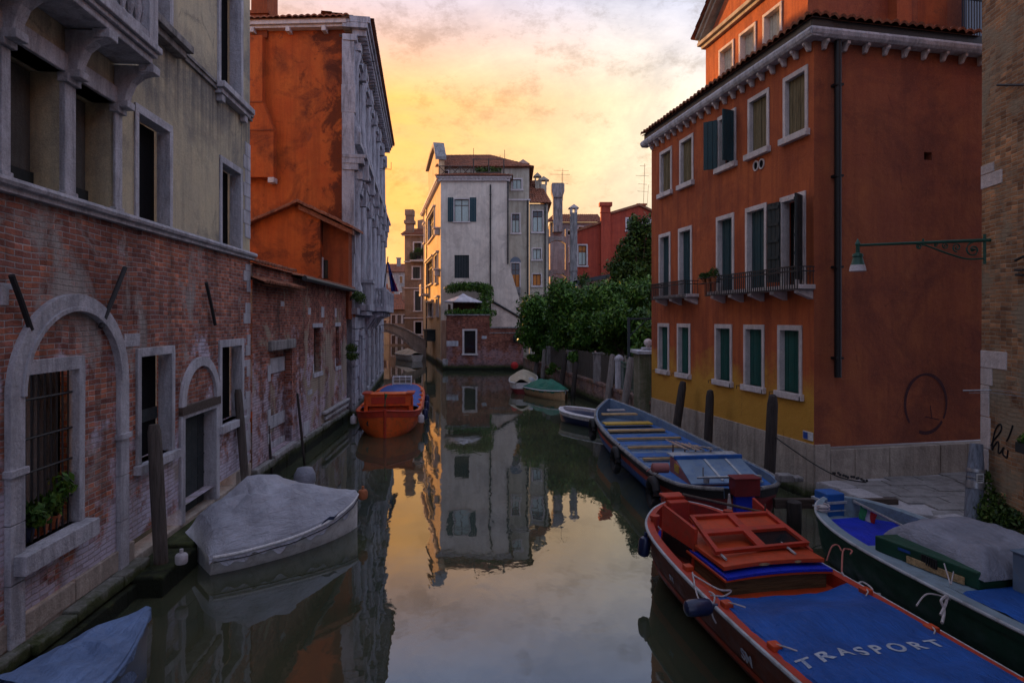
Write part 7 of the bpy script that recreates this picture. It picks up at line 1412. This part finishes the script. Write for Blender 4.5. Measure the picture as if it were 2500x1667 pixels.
cover(GB, S, 3.25, 7.5, [(3.2, .72), (7.5, .8)], 'deck_tarpaulin', 'tarpb', 'blue tarpaulin covering the hold of the green boat under the storage box', side=-.2, drop=.03, wr=.015, exp=3, seed=6)
m = MB(); m.box(-.22, .12, -.17, .17, .58, 1.0); rd = m.build('rudder', 'blue', go, local=True, bevel=.02); m = MB(); m.box(-.26, .14, -.2, .2, .83, .87); m.box(-.24, .13, -.19, .19, .70, .72); m.build('rudder_strap', 'rail', rd, local=True); m = MB(); a, b = loc(GB, at(2085, 1224, 10.6)), loc(GB, at(2206, 1284, 9.35)); m.tube([tuple(a), tuple(b)], [.03, .018], 8); m.tube([tuple(b), (b.x, b.y + .05, b.z - .25)], .014, 6); m.build('tiller', 'metal', rd, local=True, smooth=True)
fg = thing('boat_flag', 'faded Italian tricolour hanging from the green boat tiller', 'flag', at(2120, 1240, 10.2)); pa, pb_ = at(2100, 1233, 10.35), at(2140, 1251, 10.1)
for k, mat in enumerate(('flaggr', 'canvas', 'flagred')):
    m = MB(); rows = []
    for j in range(7): f = j / 6; rows.append([tuple(pa.lerp(pb_, (k + g_ / 3) / 3) + Vector((.015 * math.sin(6 * f + k), .03 * math.sin(4 * (k + g_ / 3) + 3 * f), -.26 * f + .03 * (k + g_ / 3) * f * (1 if k else .5) * -1))) for g_ in range(4)])
    m.grid(rows); m.build('flag_stripe', mat, fg, smooth=True)
m = MB(); p = wpt(GB, (.55, -.60, .86)); m.lathe(p, [(.06, 0), (.05, .06), (.07, .1), (0, .12)], 10); m.tube([p + Vector((.1 * math.cos(k * .8), .1 * math.sin(k * .8), .012 + .006 * k)) for k in range(18)], .012, 6); top(m, 'mooring_bitt', 'rope', 'rope wound round the bitt at the green boat bow rim', 'bitt')
rope([at(2018, 1368, 8.75), at(2030, 1335, 8.8), at(2045, 1330, 8.85), at(2055, 1345, 8.75)], .011, 'pink_rope', 'ropep', 'thin pink rope looped over the green boat gunwale'); rope([at(2055, 1400, 8.3), at(2058, 1345, 8.6), at(2070, 1340, 8.75), at(2080, 1344, 8.7), at(2076, 1352, 8.6)], .012, 'pink_rope', 'ropep', 'thicker pink rope with a knot hanging down the green boat side')
rope([at(2237, 1478, 7.0), at(2262, 1450, 7.2), at(2300, 1455, 7.3), at(2335, 1468, 7.35), at(2375, 1470, 7.4)], .010, 'bow_rope', 'rope', 'grey rope over the green boat gunwale below the casing'); rope([at(2300, 1520, 6.9), at(2305, 1490, 7.05), at(2298, 1465, 7.1), at(2312, 1455, 7.15), at(2308, 1475, 7.1), at(2296, 1500, 7.0)], .016, 'knotted_rope', 'rope', 'thick knotted grey rope hanging at the green boat gunwale')
m = MB()
for k in range(2): a = at(2305 + 24 * k, 1375 + 14 * k, 7.9); b = at(2320 + 2 * k, 1425, 7.62); m.tube([a, b], .008, 5)
top(m, 'lashing', 'rope', 'pale lashing cord at the corner of the grey sheet', 'cord')
m = MB(); p = at(2182, 1322, 9.0); m.box(p.x - .1, p.x + .1, p.y - .08, p.y + .08, p.z - .08, p.z + .04); m.tube([p + Vector((-.12, 0, .06)), p + Vector((.12, 0, .02))], .02, 6); top(m, 'winch', 'metal', 'small metal winch at the front of the grey sheet', 'winch', bevel=.01)
# --- orange cargo boat on the left
OB = boat('cargo_boat', 'bright orange cargo boat seen end on, with blue hold cover, moored by the white palace', 'boat', (-5.2, 29.6), (.104, -.995)); oo = OB['o']
S = hull(OB, [(0, .25, .95), (.4, .70, .90), (1.2, .98, .82), (3, 1.10, .76), (5.5, 1.14, .74), (7.2, 1.14, .75), (8.0, 1.02, .79), (8.45, .72, .84), (8.68, .36, .88), (8.80, .0, .92)], [('hull', .18, 1, 'orangeb', 0, -1, 99), ('sheer_strake', 0, .19, 'red', .02, -1, 99)], zd=.60, deckm='orangeb', railm='red', capm='orangeb', rail=.03, flare=.16)
m = MB(); m.box(6.95, 7.0, -.80, .80, .60, 1.30); m.box(7.0, 7.55, -.85, -.78, .60, 1.18); m.box(7.0, 7.55, .78, .85, .60, 1.18); m.box(7.48, 7.55, -.85, .85, .90, 1.30); m.box(7.48, 7.55, -.85, -.72, .60, .9); m.box(7.48, 7.55, .72, .85, .6, .9); m.box(6.9, 7.6, -.9, .9, 1.30, 1.34); cb = m.build('cabin', 'orangeb', oo, local=True, bevel=.012)
m = MB(); m.face([(7.4, -.7, .62), (7.4, .7, .62), (7.3, .7, .88), (7.3, -.7, .88)]); m.build('hatch_board', 'orangeb', cb, local=True); m = MB(); m.box(7.45, 7.47, -.72, .72, .86, .90); m.build('hatch_shadow_gap', 'rub', cb, local=True)
m = MB(); m.tube([(8.8, 0, .97), (8.8, 0, .35), (8.8, 0, -.3)], .05, 8); m.build('stem_post', 'red', oo, local=True, smooth=True)
for y in (-.42, .42): m = MB(); m.lathe((0, 0, 0), [(.035, 0), (.03, .03), (0, .04)], 8); bw = .82; m.v = [Vector((8.42 + p.z, y * 1.15 + p.x, .62 + p.y)) for p in m.v]; m.build('hawse_fitting', 'rail', oo, local=True)
m = MB(); c_ = Vector((8.52, -.55, .45)); archring(m, type('F', (), {})(), 0, 0, .05, .10, 0, .02, 0, 360, 12); m.v = [Vector((c_.x + p.y + .12 * (p.x), c_.y + p.x, c_.z + p.z)) for p in m.v]; m.build('emblem', 'rub', oo, local=True)
m = MB(); pb_ = wpt(OB, (8.7, 0, .95)); m.tube([pb_, pb_ + Vector((-.02, 0, .55))], .012, 5); rows = [[tuple(pb_ + Vector((-.02 + .10 * f * (1 - g_) + .03 * g_ * math.sin(5 * f), .02 * math.sin(7 * f), .52 - .42 * g_))) for f in (0, .3, .6, 1)] for g_ in (0, .25, .5, .75, 1)]; m2 = MB(); m2.grid(rows); bf = thing('bow_flag', 'small green pennant on a short staff at the orange boat stem', 'flag', pb_); m.build('staff', 'iron', bf); m2.build('flag_cloth', 'flaggr', bf, smooth=True)
cover(OB, S, .55, 6.85, [(.55, .95), (2, .92), (4, .90), (6.85, .88)], 'hold_cover', 'tarpb', 'deep blue cover over the hold of the orange boat', side=-.1, drop=.05, wr=.02, exp=2.2, seed=11)
m = MB(); 
for z in (1.0, 1.16, 1.32):
    m.tube([(.5, -.42, z), (.5, .42, z)], .018, 6); m.tube([(1.0, -.42, z), (1.0, .42, z)], .018, 6) if z != 1.16 else None
for y in (-.42, -.14, .14, .42): m.tube([(.5, y, .9), (.42, y, 1.34)], .018, 6); m.tube([(.42, y, 1.32), (1.0, y, 1.32)], .016, 6)
for y in (-.42, .42): m.tube([(1.0, y, .9), (1.0, y, 1.34)], .018, 6)
m.build('cargo_rack', 'white', oo, local=True)
for sg in (-1, 1):
    for x in (2.2, 3.6, 5.0, 6.4): bw, zg = interp(S, x); m = MB(); m.box(x - .07, x + .07, sg * (bw - .2), sg * (bw - .05), zg, zg + .08); m.build('cleat', 'orangeb', oo, local=True, bevel=.015)
m = MB(); m.box(6.88, 7.62, -.93, -.62, 1.342, 1.37); m.box(6.88, 7.62, .62, .93, 1.342, 1.37); m.box(7.551, 7.57, -.6, .6, .98, 1.22); m.build('cabin_trim', 'red', cb, local=True, bevel=.008)
m = MB(); m.lathe((8.1, .25, .62), [(0, 0), (.16, .01), (.17, .07), (.1, .1), (0, .1)], 12); m.build('coiled_line', 'rope', oo, local=True)
for i, (x, sg, mat) in enumerate(((2.6, 1, 'navy'), (4.4, 1, 'navy'), (6.6, 1, 'navy'), (7.9, 1, 'canvas'), (7.9, -1, 'canvas'))):
    bw, zg = interp(S, x); fender(wpt(OB, (x, sg * (bw + .12), zg - .3)), ('dark blue fender hung far along the right side of the orange boat', 'dark blue fender hung midway along the right side of the orange boat', 'dark blue fender hung beside the cabin of the orange boat', 'white fender at the right bow corner of the orange boat', 'white fender at the left bow corner of the orange boat')[i], .42 if mat == 'navy' else .3, .11, (0, .1, 1), mat)
# --- white motorboat under a grey cover (left)
WB = boat('motorboat', 'white motorboat under a fitted grey cover beside the arched brick doorway', 'boat', (-5.1, 10.1), (.75, .66)); wo = WB['o']
S = hull(WB, [(0, .72, .33), (.5, .80, .34), (1.3, .78, .38), (2.0, .60, .46), (2.5, .32, .56), (2.80, .03, .64)], [('hull', 0, 1, 'hullw', 0, -1, 99)], zd=.2, deckm='hullw', railm='white', capm='hullw', rail=.026, flare=.35, zk=-.35, transom=((0, 1),))
cover(WB, S, -.06, 2.78, [(-.06, .34), (-.02, .56), (.06, .76), (.2, .90), (.70, 1.12), (.78, 1.17), (1.30, 1.17), (1.42, 1.10), (1.75, .98), (2.1, .86), (2.5, .74), (2.8, .68)], 'boat_cover', 'tarpp', 'grey fitted cover peaked over the windscreen of the white motorboat', side=.025, drop=.14, wr=.02, exp=2.3, seed=14, nx=90, ny=64, coarse=(8, 7), jit=.09)
m = MB()
for sg in (-1, 1): m.tube([(s_[0], sg * (s_[1] + .028), s_[2] - .085 + .006 * math.sin(9 * s_[0])) for s_ in S], .008, 5)
m.build('cover_cord', 'rub', wo, local=True)
bf = MB(); p0 = Vector((1.75, -.70, .43)); q = [(0, 0), (.16, .05), (.28, .02), (.42, .12), (.30, .07), (.2, .10), (.08, .06)]
bf.face([tuple(p0 + Vector((a * .96, a * .26 - .012, b))) for a, b in q]); bf.build('wing_emblem', 'navy', wo, local=True)
fender(at(443, 1363, 9.3), 'round white buoy fender at the stern of the covered white motorboat', .17, .09, (0, 0, 1), 'canvas'); fender(wpt(WB, (2.92, -.02, .60)), 'orange brown buoy at the bow of the covered white motorboat', .2, .09, (0, 0, 1), 'terra')
DB_ = boat('dinghy', 'low grey dinghy hidden behind the covered motorboat', 'boat', (-5.55, 12.4), (.55, .83)); hull(DB_, [(0, .45, .24), (.8, .5, .24), (1.5, .3, .27), (1.9, .03, .3)], [('hull', 0, 1, 'tarpg', 0, -1, 99)], zd=.12, rail=.02, deckm='hullw')
om = thing('outboard_motor', 'outboard motor under a grey hood behind the covered motorboat', 'outboard motor', at(744, 1180, 12.6)); c_ = at(744, 1172, 12.6); m = MB(); m.lathe((c_.x, c_.y, c_.z - .12), [(0, 0), (.16, .0), (.22, .1), (.21, .25), (.15, .37), (0, .40)], 14); m.build('hood', 'tarpg', om, smooth='all'); m = MB(); m.box(c_.x - .07, c_.x + .07, c_.y - .1, c_.y + .08, -.3, c_.z - .1); m.build('leg', 'rub', om, bevel=.02)
# --- faded blue covered boat, lower left corner
LB = boat('rowing_boat', 'narrow boat with a faded blue bow cover under the brick wall, cut by the frame', 'boat', (-4.10, 6.92), (-.165, -.986)); lo_ = LB['o']
S = hull(LB, [(0, .03, .74), (.35, .22, .68), (1.0, .48, .61), (2.0, .62, .57), (3.4, .58, .56), (4.2, .5, .58)], [('hull', 0, 1, 'navy', 0, -1, 99)], zd=.15, deckm='navy', railm='tarpl', capm='tarpl', rail=.022, flare=.75, capw=.07, transom=((1, 1),))
cover(LB, S, -.03, 1.42, [(-.03, .76), (.3, .77), (.8, .80), (1.15, .84), (1.42, .80)], 'bow_cover', 'tarpl', 'faded blue canvas stretched over the bow of the lower left boat', side=.02, drop=.09, wr=.018, exp=1.6, seed=17, nx=60, ny=44, coarse=(6, 5), jit=.2)
m = MB(); m.box(2.0, 2.25, -.5, .5, .40, .44); m.build('thwart', 'plank', lo_, local=True)
# --- small boats farther along the right bank
NB = boat('dinghy', 'small white dinghy with a navy inner cover behind the blue cargo boat bow', 'boat', (2.05, 24.8), (.6, -.8)); S = hull(NB, [(0, .12, .50), (.25, .42, .48), (.8, .70, .45), (1.8, .80, .43), (3.2, .72, .43)], [('hull', .2, 1, 'navy', 0, -1, 99), ('sheer_strake', 0, .21, 'hullw', .015, -1, 99)], zd=.36, deckm='navy', railm='white', capm='canvas', rail=.03, capw=.2, flare=.3, transom=((1, 1),))
CB = boat('motorboat', 'cream covered motorboat with dark red hull, farthest boat along the garden wall', 'boat', (.52, 33.0), (.06, 1)); S = hull(CB, [(0, .30, .60), (.25, .56, .61), (1, .72, .63), (3, .76, .66), (4.4, .45, .75), (5, .04, .82)], [('hull', .35, 1, 'reddk', 0, -1, 99), ('sheer_strake', 0, .36, 'hullw', .01, -1, 99)], zd=.4, deckm='hullw', railm='white', rail=.035, flare=.2, transom=((0, 1),))
cover(CB, S, -.04, 4.9, [(0, .78), (.5, .98), (1.6, 1.12), (3, 1.05), (4.9, .85)], 'boat_cover', 'tarpc', 'cream cover rounded over the dark red motorboat', side=.03, drop=.08, wr=.015, exp=1.5, seed=19)
m = MB(); m.lathe((.15, 36.9, 1.0), [(0, 0), (.2, .1), (.24, .26), (.15, .42), (0, .46)], 12); top(m, 'red_buoy', 'flagred', 'round red buoy on the cream covered motorboat', 'buoy', smooth='all')
EB = boat('motorboat', 'small boat under a bright green cover beside the garden wall', 'boat', (2.65, 30.4), (-.45, .89)); S = hull(EB, [(0, .05, .50), (.35, .34, .46), (1.1, .68, .43), (2.3, .74, .41), (3.3, .66, .41)], [('hull', 0, 1, 'plank', 0, -1, 99)], zd=.3, deckm='hullw', railm='white', rail=.03, transom=((1, 1),))
cover(EB, S, -.02, 3.25, [(0, .55), (.6, .75), (1.6, .93), (2.6, .85), (3.25, .62)], 'boat_cover', 'tarpgr', 'bright green tarpaulin arched over the small boat', side=.03, drop=.1, wr=.02, exp=1.4, seed=20)
p = wpt(EB, (3.4, .1, .4)); m = MB(); m.lathe((p.x, p.y, .45), [(0, 0), (.17, 0), (.22, .14), (.2, .3), (.1, .4), (0, .42)], 12); om = thing('outboard_motor', 'outboard motor with pale hood on the green covered boat', 'outboard motor', (p.x, p.y, 0)); m.build('hood', 'rail', om, smooth='all'); m = MB(); m.box(p.x - .06, p.x + .06, p.y - .06, p.y + .1, -.3, .46); m.build('leg', 'rub', om)
# --- tiny boats in the narrow canal
for i, (p_, d_, mat, cm, lab) in enumerate((((-11.6, 62.5), (.55, -.8), 'hullw', 'tarpc', 'pale covered boat moored below the sunlit side wall'), ((-13.4, 60.0), (.1, -1), 'rub', 'tarpl', 'dark covered boat in the narrow canal before the footbridge'), ((-12.6, 56.5), (.0, -1), 'rub', 'canvas', 'dark slim boat with pale bundles in the narrow canal'))):
    b_ = boat('motorboat', lab, 'boat', p_, d_); S = hull(b_, [(0, .06, .7), (.5, .45, .62), (1.5, .72, .58), (3.5, .78, .56), (4.6, .6, .6)], [('hull', 0, 1, mat, 0, -1, 99)], zd=.4, deckm='rub', railm='rail', rail=.04, transom=((1, 1),)); cover(b_, S, 0 if i < 2 else 1.6, 4.5 if i < 2 else 3.0, [(0, .75), (1.5, 1.0), (2.5, 1.15), (4.5, .8)], 'boat_cover', cm, ('cream cover on the pale boat below the sunlit side wall', 'faded blue cover on the dark boat before the footbridge', 'pale bundle cover on the dark slim boat')[i], wr=.03, seed=30 + i)
